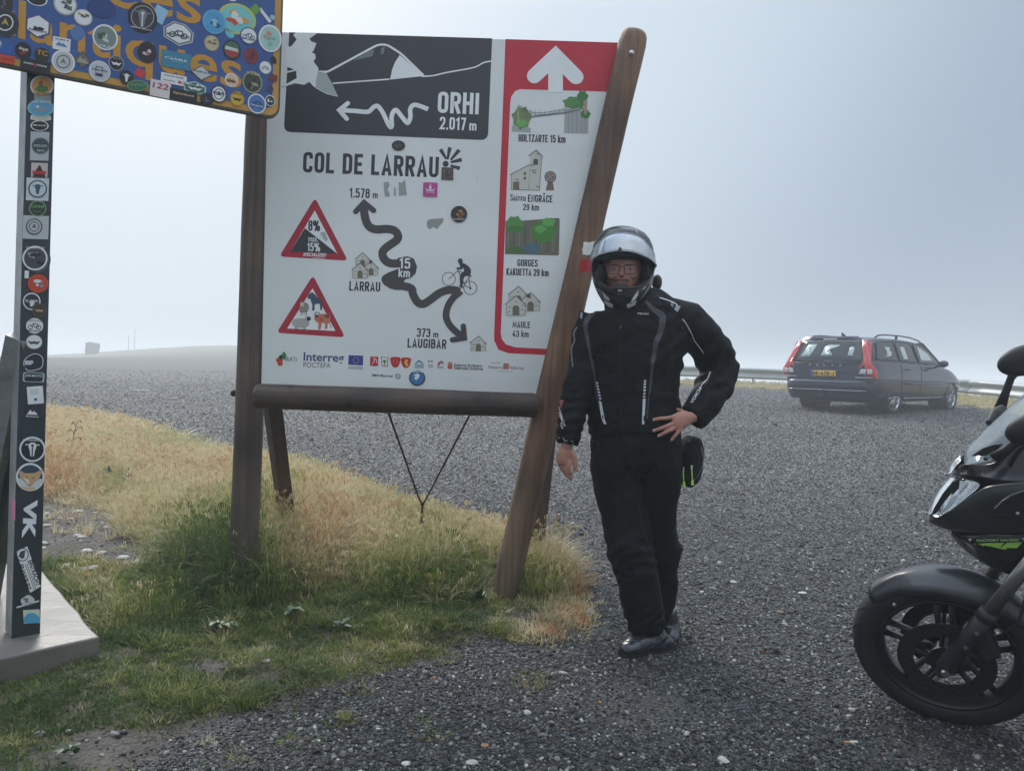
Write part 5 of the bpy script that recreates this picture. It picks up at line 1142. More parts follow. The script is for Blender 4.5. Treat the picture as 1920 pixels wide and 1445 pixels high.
S1(715, 255, 175, 175, bg=(120, 136, 132), ring=W, motif=('blobs', (200, 208, 196), (60, 92, 70)), seed=9, txt='VIA', tcol=W, th=.08, ty=.7)
S1(418, 300, 120, 85, 'rect', bg=W, motif=('mount', (84, 128, 178)), txt='SKI', tcol=(40, 60, 110), th=.12, ty=-.7)
S1(157, 345, 112, 112, bg=K, ring=(30, 30, 34), motif=('blobs', (150, 60, 60), (190, 180, 176)), seed=10, base=.0044); S1(285, 375, 105, 100, bg=(48, 42, 36), txt='TC', tcol=(196, 160, 50), th=.32, ty=-.3)
S1(240, 447, 205, 80, 'rect', bg=K, txt='austo crosse', tcol=W, th=.15, ty=-.2, extra=lambda C, P, z: C.ell(*P(0, -.05), 3, 3, (170, 40, 40), z), base=.0042)
S1(430, 420, 160, 155, bg=(190, 194, 196), ring=W, motif=('ring', G_, (120, 122, 124)), base=.0048); S1(562, 408, 122, 122, 'diamond', bg=(110, 104, 96), ring=(84, 80, 76), motif=('mount', (160, 156, 148)))
S1(677, 485, 148, 142, bg=(190, 194, 204), ring=(206, 210, 216), txt='REISELASTER', tcol=(50, 52, 70), th=.1, ty=-.1, base=.0052, extra=lambda C, P, z: (C.stroke([P(-.35, .1), P(-.35, -.4), P(.25, -.4), P(.25, .1)], 1.4, (60, 62, 84), z), C.poly([P(-.4, .2), P(.32, .2), P(.28, .5), P(-.36, .5)], (60, 62, 84), z)))
S1(790, 430, 105, 105, bg=K, ring=(150, 150, 152), motif=('wings', W), txt='HOC', tcol=(170, 150, 130), th=.14, ty=-.6); S1(860, 528, 95, 100, bg=K, motif=('moto', W), base=.005)
S1(955, 497, 88, 78, 'blob', bg=(200, 60, 66), seed=5); S1(968, 122, 200, 205, bg=(58, 60, 64), ring=K, motif=('moto', (120, 124, 128), (206, 210, 212)), txt='Miles for Memory', tcol=W, th=.06, ty=.72, base=.0046, extra=lambda C, P, z: C.ring(*P(0, -.05), 21, 21, 1.1, (190, 194, 196), z))
S1(1085, 100, 85, 105, 'rect', bg=(150, 196, 222), ang=25)
S1(1212, 230, 195, 150, 'hexw', bg=W, ring=(110, 116, 120), motif=('bike', K), txt='MADMA BIKES', tcol=K, th=.09, ty=.15, base=.0046); S1(1212, 232, 206, 160, 'hexw', bg=W)
S1(1610, 130, 260, 210, bg=(120, 196, 196), ring=(188, 196, 96), motif=('blobs', (196, 70, 58), (226, 150, 70), (216, 222, 216)), seed=14); S1(1735, 65, 80, 80, 'diamond', bg=(100, 160, 70)); S1(1800, 105, 22, 120, 'rect', bg=W, ang=-38)
S1(1565, 215, 70, 110, 'blob', bg=(110, 190, 214), seed=3); S1(1455, 150, 160, 165, bg=(76, 156, 206), ring=(96, 170, 214), motif=('blobs', (60, 80, 120), (150, 196, 220)), seed=13, base=.0052)
S1(1438, 295, 105, 110, bg=(196, 184, 150), ring=(150, 140, 112), motif=('blobs', (150, 132, 96)), txt='WEGWIJZER', tcol=(80, 70, 56), th=.1, ty=.0, seed=15)
S1(1575, 340, 128, 140, 'gear', bg=(70, 110, 80), ring=K, base=.005, extra=lambda C, P, z: (C.poly([P(-.7, .1), P(.75, .1), P(.45, .65), P(-.4, .65)], (170, 50, 60), z), C.poly([P(-.7, -.3), P(.6, -.2), P(.7, .1), P(-.75, .05)], (200, 206, 200), z)))
S1(1690, 245, 128, 125, 'gear', bg=W, ring=(60, 80, 120), motif=('bike', (44, 60, 100)), txt='IARA RIDERS', tcol=(44, 60, 100), th=.09, ty=.35, base=.0046); S1(1835, 262, 158, 185, bg=(160, 200, 192), ring=W, motif=('blobs', (206, 132, 110), (120, 180, 170)), seed=16, base=.0052)
S1(1707, 380, 100, 110, bg=(124, 46, 56), motif=('blobs', (84, 34, 44)), seed=17); S1(1000, 357, 130, 145, bg=K, motif=('blobs', (206, 196, 196), (150, 110, 110)), seed=18, base=.005)
S1(1195, 410, 200, 112, 'rect', bg=(60, 130, 160), motif=('blobs', (84, 150, 176)), txt='CIARS', tcol=(206, 222, 228), th=.14, ty=-.12, base=.0058); S1(1370, 497, 150, 105, 'diamond', bg=(196, 200, 200), ring=(88, 92, 96), txt='PIKO', tcol=K, th=.12, ty=-.12, base=.0058)
S1(1180, 540, 175, 68, 'rect', bg=W, txt='TOLETTE RIDER', tcol=(80, 70, 84), th=.16, ty=-.55, base=.0062, extra=lambda C, P, z: (C.text('MotoVlog', *P(-.8, .65), 22, 4, (60, 56, 66), z, 10), C.poly([P(.35, .1), P(.6, .1), P(.6, .6), P(.35, .6)], (190, 50, 70), z), C.ring(*P(.78, .35), 2.4, 2.4, .9, (150, 90, 130), z)))
S1(1090, 605, 140, 112, 'rect', bg=(214, 206, 208), txt='122', tcol=(170, 40, 62), th=.34, ty=-.35, base=.0066); S1(1245, 652, 185, 78, 'rect', bg=K, txt='XploreLand', tcol=(222, 190, 150), th=.24, ty=-.25, base=.007)
S1(935, 583, 150, 78, bg=(60, 110, 84), ring=(120, 150, 110), txt='TYRO', tcol=(130, 160, 130), th=.2, ty=-.15, ang=-10, base=.0054); S1(1325, 600, 150, 92, 'hex', bg=(70, 104, 96), ring=(176, 206, 196), motif=('wings', W), txt='E-M', tcol=W, th=.16, ty=-.5, base=.0062)
S1(1405, 675, 90, 85, bg=(46, 44, 56), ring=K, motif=('blobs', G_), seed=19, base=.0074); S1(1487, 640, 112, 125, 'gear', bg=W, ring=K, txt='RIDERS', tcol=K, th=.14, ty=-.1, motif=('ring', K), base=.0066)
S1(1572, 545, 90, 92, bg=(206, 190, 160), ring=W, motif=('mount', (180, 110, 60)), txt='MOTARDS', tcol=K, th=.13, ty=.1); S1(1715, 560, 135, 150, bg=(62, 66, 54), ring=(150, 156, 110), motif=('blobs', (150, 156, 120), K), txt='TOP', tcol=(190, 196, 150), th=.1, ty=-.75, seed=20)
S1(1803, 460, 80, 85, bg=W, ring=(200, 204, 206), motif=('bike', K)); S1(1860, 410, 52, 62, 'blob', bg=K, seed=6); S1(1855, 530, 74, 72, 'blob', bg=(110, 50, 56), seed=7); S1(1832, 605, 52, 60, 'blob', bg=(60, 62, 90), seed=8)
S1(1835, 685, 68, 75, bg=(54, 60, 64), ring=W, motif=('blobs', W), seed=21, base=.006); S1(1612, 672, 95, 102, bg=(206, 170, 50), ring=(190, 150, 40), motif=('wings', K), txt='WILD', tcol=K, th=.12, ty=-.7); S1(1745, 705, 125, 135, bg=(76, 120, 180), ring=W, motif=('bike', (30, 40, 70)), base=.0052, txt='TOURING', tcol=W, th=.08, ty=.2)
S1(50, 405, 102, 58, 'rect', bg=(190, 70, 50), txt='RALLYE', tcol=(150, 40, 34), th=.2); S1(0, 305, 22, 50, bg=W); S1(40, 330, 90, 70, 'rect', bg=(44, 92, 168))
S1(1850, 120, 40, 40, 'blob', bg=(150, 190, 200), seed=9); S1(1575, -6, 60, 30, bg=W)
# ---- stickers down the post
ppm = lambda x, y, off: FP(x, y, off)
def S2(u, v, w, h, *a, **k): k.setdefault('ang', 2); return sticker(sign, ppm, u / 2.775, 120 + v / 2.775, w / 2.775, h / 2.775, *a, base=k.pop('base', .003), **k)
def S3(u, v, w, h, *a, **k): k.setdefault('ang', 2); return sticker(sign, ppm, u / 2.19, 620 + v / 2.19, w / 2.19, h / 2.19, *a, base=k.pop('base', .003), **k)
S2(218, 115, 122, 112, bg=(226, 168, 110), ring=W, txt='OVERLANDERS', tcol=K, th=.07, ty=.72, extra=lambda C, P, z: (C.poly([P(-.62, .35), P(-.1, -.2), P(.2, .1), P(.35, -.05), P(.62, .35), P(.2, .6), P(-.2, .6)], (84, 140, 70), z), C.ell(*P(-.1, -.25), 4, 4, (200, 90, 60), z - 1)))
S2(222, 180, 90, 40, 'rect', bg=(140, 150, 152)); S2(212, 230, 140, 88, bg=(92, 162, 196), ring=(120, 184, 210), motif=('mount', (130, 150, 164), W), txt='THE PEAKS', tcol=W, th=.09, ty=-.72, base=.0045); S2(212, 280, 105, 42, 'hex', bg=(196, 190, 176), ring=W)
S2(206, 322, 95, 54, bg=K, ring=W, txt='Motoss', tcol=W, th=.17, ty=-.1); S2(206, 428, 98, 150, 'rect', bg=(176, 184, 188)); S2(211, 426, 92, 84, bg=(56, 74, 76), ring=(90, 104, 104), txt='POCO LOCO', tcol=(196, 216, 206), th=.14, ty=0, base=.0045, extra=lambda C, P, z: C.text('taco', *P(-.4, .7), 14, 4, (196, 216, 206), z))
S2(205, 553, 86, 76, 'rect', bg=(196, 190, 188), motif=('blobs', (176, 44, 44), (150, 40, 40)), seed=30, extra=lambda C, P, z: (C.poly([P(-.8, .95), P(0, -.75), P(.8, .95)], (60, 30, 34), z), C.poly([P(-.85, .1), P(.85, .1), P(.75, .55), P(-.75, .55)], (184, 40, 42), z + 1)))
S2(195, 652, 118, 118, 'rect', bg=(196, 206, 210)); S2(196, 650, 98, 92, bg=(196, 206, 210), ring=(40, 74, 100), motif=('moto', (60, 90, 110)), base=.0045)
S2(196, 752, 92, 84, bg=(44, 60, 46), ring=(120, 150, 120), txt='DAAM', tcol=(92, 170, 80), th=.2, ty=-.25, extra=lambda C, P, z: C.text('TRAVEL', *P(-.5, .5), 16, 3.4, (92, 150, 80), z)); S2(186, 850, 134, 122, 'rect', bg=(182, 188, 190)); S2(178, 846, 90, 90, 'gear', bg=(182, 188, 190), ring=(54, 58, 60), motif=('ring', (60, 62, 64)), base=.0045)
S2(196, 1018, 136, 150, bg=(84, 92, 98), ring=(54, 60, 66)); S2(182, 1010, 132, 128, bg=(70, 74, 78), ring=W, motif=('blobs', (150, 154, 156), (40, 42, 46)), txt='CAMPING', tcol=W, th=.08, ty=-.85, seed=31, base=.0045)
S2(139, 1095, 22, 40, 'rect', bg=W); S2(198, 1142, 106, 96, bg=(196, 64, 40), ring=(206, 76, 50), motif=('blobs', (120, 150, 170), W), seed=32, base=.0042)
S2(165, 1235, 92, 90, bg=(50, 56, 60), ring=W, motif=('blobs', W), txt='SUPER', tcol=W, th=.14, ty=-.05, seed=33); S2(205, 1280, 74, 70, bg=(66, 58, 48), ring=(96, 86, 70), motif=('wings', (170, 156, 120)), base=.0045)
S2(180, 1362, 104, 94, bg=W, ring=(60, 62, 66), motif=('bike', K), txt='MALAGA', tcol=K, th=.1, ty=.55, extra=lambda C, P, z: C.text('ERMITANOS', *P(-.66, -.48), 25, 3.6, K, z))
S3(140, 46, 76, 66, bg=W, ring=(70, 72, 74), motif=('wings', (60, 62, 66)))
def helmet_sk(C, P, z):
    C.stroke([P(*q) for q in catmull([(-.85, .5), (-.9, 0), (-.5, -.5), (0, -.75), (.5, -.7), (.85, -.3), (.85, .3), (.6, .7), (-.4, .95)], 3, True)], 1.2, W, z); C.poly([P(-.85, -.05), P(-.1, -.1), P(0, .1), P(-.25, .35), (P(-.8, .35))], (190, 200, 206), z + 1)
S3(138, 126, 88, 82, 'blob', bg=(30, 44, 52), seed=2, extra=helmet_sk); S3(138, 191, 88, 40, 'round', bg=(30, 44, 52), ring=(170, 190, 200), txt='JVB-MOTO', tcol=W, th=.28, ty=-.25)
S3(145, 264, 66, 72, 'rect', bg=W, ang=-4, extra=lambda C, P, z: [C.stroke([P(-.6, -.6 + .22 * k), P(.5, -.6 + .22 * k)], .7, (120, 124, 128), z) for k in range(3)] + [C.ell(*P(0, .5), 3, 2.4, (70, 76, 84), z)])
S3(133, 334, 66, 58, 'rect', bg=(36, 44, 50), motif=('mount', W), txt='Pirineos', tcol=W, th=.12, ty=.6); S3(132, 398, 92, 96, 'rect', bg=(36, 52, 58)); S3(133, 486, 108, 104, bg=(24, 34, 40), ring=W, motif=('moto', W, (60, 70, 74)), txt='NEVADIBUKE', tcol=W, th=.07, ty=-.72, base=.004)
def fox(C, P, z):
    C.poly([P(*q) for q in [(-.85, -.5), (-.35, -.25), (.3, -.3), (.85, -.6), (.65, .05), (.3, .3), (0, .68), (-.3, .35), (-.7, .05)]], (196, 160, 120), z); C.poly([P(-.5, .05), P(-.15, .15), P(0, .6), P(-.3, .3)], (226, 216, 200), z + 1)
    for u in (-.25, .22): C.ell(*P(u, .05), 1.3, 1.3, K, z + 2)
    C.ell(*P(0, .55), 1.4, 1.2, K, z + 2); C.text('SAHARA', *P(-.55, .9), 27, 6, (222, 190, 130), z + 3, 2, bold=.03)
S3(124, 600, 118, 116, bg=(54, 66, 84), ring=W, motif=('half', (200, 204, 206)), extra=fox, base=.004)
C = Canvas(); a = math.radians(94); ex, ey = (math.cos(a), math.sin(a)), (math.sin(a), -math.cos(a)); C.text('VK', 100 / 2.19 + 0, 620 + 690 / 2.19, 74, 25, W, 0, bold=.05, ex=ex, ey=ey); C.build('sticker', ppm, sign, base=.003)
def eint(C, P, z):
    C.poly([P(-1, -.93), P(1, -.93), P(1, .93), P(-1, .93)], W, z)
C = Canvas(); q0 = lambda u, v: (u / 2.19, 620 + v / 2.19)
C.poly([q0(66, 905), q0(112, 884), q0(168, 1048), q0(124, 1075)], W, 0); a = math.radians(71.5); ex, ey = (math.cos(a), math.sin(a)), (math.sin(a), -math.cos(a))
C.text('EINTRACHT', *q0(113, 945), 50, 9.5, (32, 36, 42), 1, bold=.03, ex=ex, ey=ey); C.text('FRANKFURT', *q0(75, 962), 50, 9.5, (32, 36, 42), 1, bold=.03, ex=ex, ey=ey); C.stroke([q0(103, 958), q0(141, 1062)], 1.1, (32, 36, 42), 1); C.stroke([q0(110, 956), q0(148, 1060)], 1.1, (32, 36, 42), 1)
C.ring(*q0(92, 918), 11, 12, 1.6, (44, 48, 54), 1); C.poly([q0(84, 905), q0(104, 900), q0(100, 930), q0(90, 936), q0(76, 925)], (70, 76, 84), 1.6); C.build('sticker', ppm, sign, base=.003)
S3(113, 1107, 66, 48, 'blob', bg=(196, 202, 204), motif=('blobs', (110, 116, 120)), seed=4, ang=-6); C = Canvas(); C.stroke([q0(68, 1135), q0(160, 1108)], 3, (206, 212, 214), 0); C.build('sticker', ppm, sign, base=.003)
S3(130, 1172, 68, 56, 'rect', bg=(196, 206, 190), motif=('half', (90, 160, 190)), extra=lambda C, P, z: C.poly([P(*q) for q in catmull([(-.9, .9), (-.8, 0), (-.3, -.5), (.4, -.4), (.9, .2), (.9, .9)], 3, True)], (78, 156, 190), z), ang=-3)
# pink sticker on the galvanised side
GP = Plane(q[0] - PD * .004, -PD); C = Canvas(); C.poly([(22, 934), (29, 936), (28.5, 976), (21.5, 972)], (206, 110, 150), 0); C.build('sticker', lambda x, y, off: GP(x, y, off), sign)
# ---- concrete footing
conc = mat('damp_concrete', (.15, .138, .122), .42, spec=.45, bump=(40, .3, .006), var=(6, .25)); 
zt = at(52, 1192, 2.93).z - .001
def on_z(px, py, z): d = ray(px, py); return CAM + d * ((z - CAM.z) / d.z)
A1, A2, A3 = on_z(185, 1191, zt), on_z(62, 1048, zt), on_z(0, 1231, zt)
e1 = (A2 - A1); e2 = (A3 - A1).normalized() * 1.5; nn_ = 12
bm = bmesh.new(); vs = {}
for j in range(nn_ + 1):
    for i in range(nn_ + 1):
        p = A1 + e1 * (i / nn_) + e2 * (j / nn_); edge = i in (0, nn_) or j in (0, nn_)
        jit = Vector((noise.noise(p * 9), noise.noise(p * 9 + Vector((5, 0, 0))), 0)) * (.012 if edge else 0); vs[i, j] = bm.verts.new(p + jit + Vector((0, 0, .003 * noise.noise(p * 6) - (.004 if edge else 0))))
for j in range(nn_):
    for i in range(nn_): bm.faces.new((vs[i, j], vs[i + 1, j], vs[i + 1, j + 1], vs[i, j + 1]))
rgn = bmesh.ops.extrude_face_region(bm, geom=bm.faces[:]); dn = [g for g in rgn['geom'] if isinstance(g, bmesh.types.BMVert)]
for v in dn: v.co.z -= .22
bmesh.ops.recalc_face_normals(bm, faces=bm.faces); me = bpy.data.meshes.new('concrete_footing'); bm.to_mesh(me); bm.free()
slab = link('concrete_footing', me, None, conc); bevel(slab, .008, 2, 50); tag(slab, 'wet concrete slab carrying the stickered steel post', 'concrete slab')
# ------------------------------------------------------------------ the rider
PY = 3.36
def fabric(name, col, rough=.85, sc=420, st=.25):
    if name in MATS: return MATS[name]
    m = mat(name, col, rough, spec=.35, var=(3, .22)); t = m.node_tree; b = t.nodes['Principled BSDF']; tcn = t.nodes['Texture Coordinate']
    n1 = N(t, 'ShaderNodeTexNoise'); n1.inputs['Scale'].default_value = sc; n1.inputs['Detail'].default_value = 2; t.links.new(tcn.outputs['Object'], n1.inputs[0])
    n2 = N(t, 'ShaderNodeTexNoise'); n2.inputs['Scale'].default_value = 14; n2.inputs['Detail'].default_value = 5; n2.inputs['Distortion'].default_value = 1.2; t.links.new(tcn.outputs['Object'], n2.inputs[0])
    b1 = N(t, 'ShaderNodeBump'); b1.inputs['Strength'].default_value = st; b1.inputs['Distance'].default_value = .001; t.links.new(n1.outputs[0], b1.inputs['Height'])
    b2 = N(t, 'ShaderNodeBump'); b2.inputs['Strength'].default_value = .6; b2.inputs['Distance'].default_value = .014; t.links.new(n2.outputs[0], b2.inputs['Height']); t.links.new(b1.outputs[0], b2.inputs['Normal']); t.links.new(b2.outputs[0], b.inputs['Normal'])
    b.inputs['Specular IOR Level'].default_value = .14
    return m
jk = fabric('black_jacket_fabric', (.0055, .0056, .0068), .66); tr = fabric('black_trouser_fabric', (.0045, .0048, .0056), .68)
leather = mat('wet_black_leather', (.013, .018, .026), .24, spec=.7, bump=(60, .35, .003)); rubber = mat('black_rubber', (.012, .012, .013), .6, bump=(50, .3, .002))
skin = mat('skin', (.42, .205, .155), .5, spec=.4, bump=(180, .15, .001), var=(30, .12)); skin.node_tree.nodes['Principled BSDF'].inputs['Subsurface Weight'].default_value = .12; skin.node_tree.nodes['Principled BSDF'].inputs['Subsurface Radius'].default_value = (.01, .004, .002)
person = empty('person', at(1215, 1236, 3.28) * 1.0, 'rider in black motorcycle suit and helmet leaning on the slanting post, hand on hip', 'person')
WM['person'] = Matrix.Translation(Vector((at(1215, 1236, 3.28).x, at(1215, 1236, 3.28).y, 0))); person.matrix_world = WM['person']
def T(rows, n=20, sup=2.0):
    """rows: (px, py, Y, half width px, half depth m)"""
    P = [at(a, b, Y) for a, b, Y, w, d in rows]; R = [w * (Y / FPX) for a, b, Y, w, d in rows]; D = [d for *_, d in rows]
    return tube_vf(P, R, n, depth=D, sup=sup)
def folds(co, no, amp, sc, seed, st=(1, 1, 1)):
    a = nz3(co, sc, seed, st); b = nz3(co, sc * 2.3, seed + 7, st); c = nz3(co, sc * 5, seed + 3)
    return amp * ((1 - np.abs(a) * 3).clip(-1, 1) * .55 + (1 - np.abs(b) * 3).clip(-1, 1) * .3 + c * .25)
# torso and sleeves
torso = T([(1172, 560, PY + .02, 26, .06), (1182, 570, PY + .01, 60, .085), (1184, 583, PY, 98, .115), (1188, 612, PY, 108, .13), (1189, 655, PY, 100, .14), (1187, 700, PY, 87, .14), (1187, 745, PY, 85, .14), (1190, 785, PY, 89, .145), (1192, 808, PY, 89, .148)])
larm = T([(1252, 590, PY, 34, .085), (1286, 600, PY + .01, 38, .085), (1312, 632, PY + .03, 37, .08), (1336, 662, PY + .05, 37, .075), (1349, 690, PY + .06, 36, .075), (1340, 724, PY + .02, 35, .07), (1321, 756, PY - .04, 31, .062), (1298, 785, PY - .08, 25, .05)])
rarm = T([(1118, 596, PY, 32, .085), (1106, 625, PY, 32, .08), (1101, 665, PY - .01, 31, .075), (1090, 710, PY - .03, 30, .07), (1079, 750, PY - .05, 28, .065), (1070, 795, PY - .07, 25, .058), (1064, 832, PY - .08, 20.5, .047)])
me = remesh(*merge(torso, larm, rarm), .0075, 5, .5)
me.calc_loop_triangles() if False else None
def jfold(co, no):
    d = folds(co, no, .0085, 5.0, 11, (1, 1, 1.6))
    pe = np.array([proj(c) for c in co[:]]) if len(co) < 60000 else None
    if pe is not None:
        el = np.exp(-((pe[:, 0] - 1345) ** 2 + (pe[:, 1] - 700) ** 2) / 60 ** 2); wr = np.exp(-((pe[:, 0] - 1270) ** 2 + (pe[:, 1] - 650) ** 2) / 50 ** 2); hm_ = np.exp(-((pe[:, 1] - 795) / 25) ** 2) * (pe[:, 0] > 1100) * (pe[:, 0] < 1285)
        ridge = np.sin((pe[:, 0] * .55 + pe[:, 1] * .8) * .28 + nz3(co, 6) * 5)
        d += .0055 * ridge * (el + wr) + .004 * np.sin(pe[:, 0] * .19 + nz3(co, 9) * 3) * hm_
        low = np.exp(-((pe[:, 0] - 1072) ** 2 + (pe[:, 1] - 780) ** 2) / 45 ** 2); d += .004 * np.sin(pe[:, 1] * .33 + nz3(co, 8) * 4) * low
        yoke = np.exp(-((pe[:, 0] - 1312) ** 2 / 700 + (pe[:, 1] - 618) ** 2 / 500)); d += .012 * yoke
        d += .010 * np.exp(-((pe[:, 0] - 1362) ** 2 / 300 + (pe[:, 1] - 655) ** 2 / 160))
    return d
displace(me, jfold)
jacket = link('jacket', me, person, jk, smooth=True)
jb = bvh_of(jacket); jm = surf_mapper(jb)
# collar
V_, F_ = merge(T([(1167, 606, PY - .07, 20, .04), (1167, 592, PY - .05, 28, .05), (1167, 580, PY - .02, 34, .07), (1170, 568, PY + .01, 38, .085)], 24)); mesh('collar', V_, F_, person, jk, smooth=True)
# trousers
hips = T([(1192, 796, PY, 82, .125), (1192, 830, PY, 87, .145), (1191, 862, PY, 82, .135), (1190, 885, PY, 66, .10)])
leg1 = T([(1150, 835, PY, 40, .12), (1151, 872, PY, 43, .125), (1160, 915, PY - .01, 44, .10), (1172, 970, PY - .03, 43, .095), (1183, 1030, PY - .06, 42, .09), (1192, 1075, PY - .08, 39, .085), (1201, 1120, PY - .08, 38, .082), (1210, 1158, PY - .07, 36, .08), (1213, 1181, PY - .06, 33, .075)])
leg2 = T([(1234, 835, PY, 40, .12), (1234, 872, PY, 44, .12), (1234, 915, PY + .01, 40, .10), (1234, 970, PY + .03, 34, .09), (1238, 1030, PY + .06, 33, .085), (1241, 1075, PY + .09, 31, .08), (1238, 1120, PY + .11, 29, .075), (1234, 1150, PY + .12, 26, .07), (1233, 1172, PY + .13, 24, .065)])
me = remesh(*merge(hips, leg1, leg2), .0075, 12, .5)
def tfold(co, no):
    d = folds(co, no, .0085, 4.5, 31, (1, 1, 1.1)); pe = np.array([proj(c) for c in co])
    kn = np.exp(-((pe[:, 1] - 1035) / 45) ** 2); ank = np.exp(-((pe[:, 1] - 1165) / 30) ** 2); cr = np.exp(-((pe[:, 0] - 1195) ** 2 / 900 + (pe[:, 1] - 885) ** 2 / 900))
    d += .0045 * np.sin(pe[:, 1] * .20 + .16 * pe[:, 0] + nz3(co, 5) * 9) * (kn * .8 + ank * 1.1) + .004 * np.sin((pe[:, 0] + pe[:, 1]) * .2 + nz3(co, 7) * 4) * cr
    d += .018 * np.exp(-((pe[:, 0] - 1276) ** 2 / 250 + (pe[:, 1] - 1033) ** 2 / 220)) + .008 * np.exp(-((pe[:, 0] - 1172) ** 2 / 1100 + (pe[:, 1] - 1035) ** 2 / 900))
    return d
displace(me, tfold); trousers = link('trousers', me, person, tr, smooth=True); tm = surf_mapper(bvh_of(trousers))
# boots
def boot(name, rows, sole_rows, lab):
    V_, F_ = T(rows, 20, 2.3); me = remesh(V_, F_, .005, 4, .5); displace(me, lambda co, no: folds(co, no, .002, 14, 5)); b_ = link('boot', me, person, leather, smooth=True); b_['label'] = lab
    return b_
b1 = [T([(1206, 1165, 3.30, 27, .055), (1216, 1185, 3.30, 28, .058), (1226, 1204, 3.295, 30, .056)], 20)]
foot = tube_vf([at(1254, 1206, 3.34), at(1242, 1203, 3.32), at(1222, 1201, 3.29), (at(1203, 1204, 3.26)), at(1186, 1211, 3.23), at(1173, 1217, 3.21), at(1166, 1221, 3.20)], [.032, .046, .052, .047, .036, .026, .012], 20, depth=[.036, .044, .050, .052, .050, .042, .022])
me = remesh(*merge(b1[0], foot), .005, 5, .5); zmin = .022
co = np.empty(len(me.vertices) * 3); me.vertices.foreach_get('co', co); co = co.reshape(-1, 3); gzz = G(.7, 3.27); co[:, 2] = np.maximum(co[:, 2], gzz + .018); me.vertices.foreach_set('co', co.ravel())
displace(me, lambda co, no: folds(co, no, .0022, 14, 5)); boot1 = link('boot', me, person, leather, smooth=True); bm1 = surf_mapper(bvh_of(boot1))
def sole(rows, z, h):
    P = [at(a, b, Y) for a, b, Y, w in rows]; ws = [w for *_, w in rows]; L_, R_ = [], []
    for i, p in enumerate(P):
        t = (P[min(i + 1, len(P) - 1)] - P[max(i - 1, 0)]); t.z = 0; t.normalize(); s_ = Vector((-t.y, t.x, 0)); L_.append(p + s_ * ws[i]); R_.append(p - s_ * ws[i])
    O_ = [(v.x, v.y) for v in L_ + R_[::-1]]; O_ = catmull(O_, 4, True); k = len(O_); V = [Vector((a, b, z)) for a, b in O_] + [Vector((a, b, z + h)) for a, b in O_]
    return V, [tuple(range(k)), tuple(range(k, 2 * k))] + [(i, (i + 1) % k, k + (i + 1) % k, k + i) for i in range(k)]
V_, F_ = sole([(1258, 1228, 3.35, .034), (1230, 1228, 3.30, .038), (1200, 1228, 3.265, .046), (1176, 1228, 3.225, .044), (1166, 1228, 3.205, .022)], gzz, .026); mesh('sole', V_, F_, boot1, rubber)
foot2 = tube_vf([at(1252, 1198, 3.52), at(1256, 1194, 3.47), at(1256, 1198, 3.42), at(1256, 1203, 3.37)], [.034, .048, .046, .030], 20, depth=[.044, .048, .050, .034])
b2 = T([(1242, 1145, 3.49, 26, .055), (1247, 1170, 3.49, 26, .056), (1252, 1188, 3.48, 27, .055)], 20)
me = remesh(*merge(b2, foot2), .005, 5, .5); co = np.empty(len(me.vertices) * 3); me.vertices.foreach_get('co', co); co = co.reshape(-1, 3); co[:, 2] = np.maximum(co[:, 2], G(.7, 3.45) + .018); me.vertices.foreach_set('co', co.ravel()); boot2 = link('boot', me, person, leather, smooth=True)
V_, F_ = sole([(1252, 1212, 3.54, .03), (1255, 1212, 3.46, .038), (1257, 1212, 3.38, .036), (1257, 1212, 3.35, .02)], G(.7, 3.45), .024); mesh('sole', V_, F_, boot2, rubber)
c2 = lambda P: [(1020 + u / 2.95, 780 + v / 2.95) for u, v in P]; c3 = lambda P: [(1020 + u / 3.44, 410 + v / 3.44) for u, v in P]
C = Canvas(); C.stroke(c2(catmull([(450, 1245), (500, 1240), (545, 1255), (555, 1285), (520, 1295)])), 1.3, (60, 68, 78), 0)
for k in range(4): C.stroke(c2([(592 + 22 * k, 1205), (600 + 22 * k, 1278)]), 1.3, (58, 64, 74), .5 * k)
C.build('stitching', bm1, boot1)
# ---- body: head, neck and hands, arms and legs under the clothes, one skin
HY = PY - .005
body = [T([(1166, 480, HY, 28, .085), (1166, 495, HY, 35, .10), (1166, 515, HY, 35, .10), (1165, 532, HY, 31, .095), (1164, 548, HY, 24, .085), (1163, 560, HY, 12, .06)], 24),
        T([(1167, 545, PY + .03, 26, .06), (1172, 580, PY, 40, .07), (1185, 610, PY, 85, .09), (1188, 700, PY, 68, .10), (1190, 800, PY, 70, .10), (1190, 860, PY, 66, .10)]),
        T([(1262, 602, PY, 20, .045), (1312, 640, PY + .03, 20, .045), (1346, 692, PY + .05, 19, .04), (1318, 756, PY - .05, 16, .035), (1296, 782, PY - .1, 12, .03), (1284, 785, PY - .125, 11, .022)]),
        T([(1116, 602, PY, 20, .045), (1101, 665, PY - .01, 19, .045), (1082, 740, PY - .05, 17, .04), (1066, 822, PY - .08, 12, .028), (1061, 840, PY - .085, 11, .025)]),
        T([(1152, 860, PY, 32, .08), (1182, 1030, PY - .06, 24, .06), (1206, 1150, PY - .06, 16, .045)]), T([(1234, 860, PY, 32, .08), (1238, 1030, PY + .06, 22, .06), (1238, 1135, PY + .11, 15, .04)])]
def fing(pts, r0, r1, Y):
    P = [at(*c3([p])[0], Y + dy) for p, dy in pts]; m = len(P); R = [r0 + (r1 - r0) * i / (m - 1) for i in range(m)]
    P2 = [P[0]]; 
    V, F = tube_vf([p for p in P] + [P[-1] + (P[-1] - P[-2]).normalized() * r1 * .8], R + [r1 * .45], 12)
    return V, F
FY = PY - .150
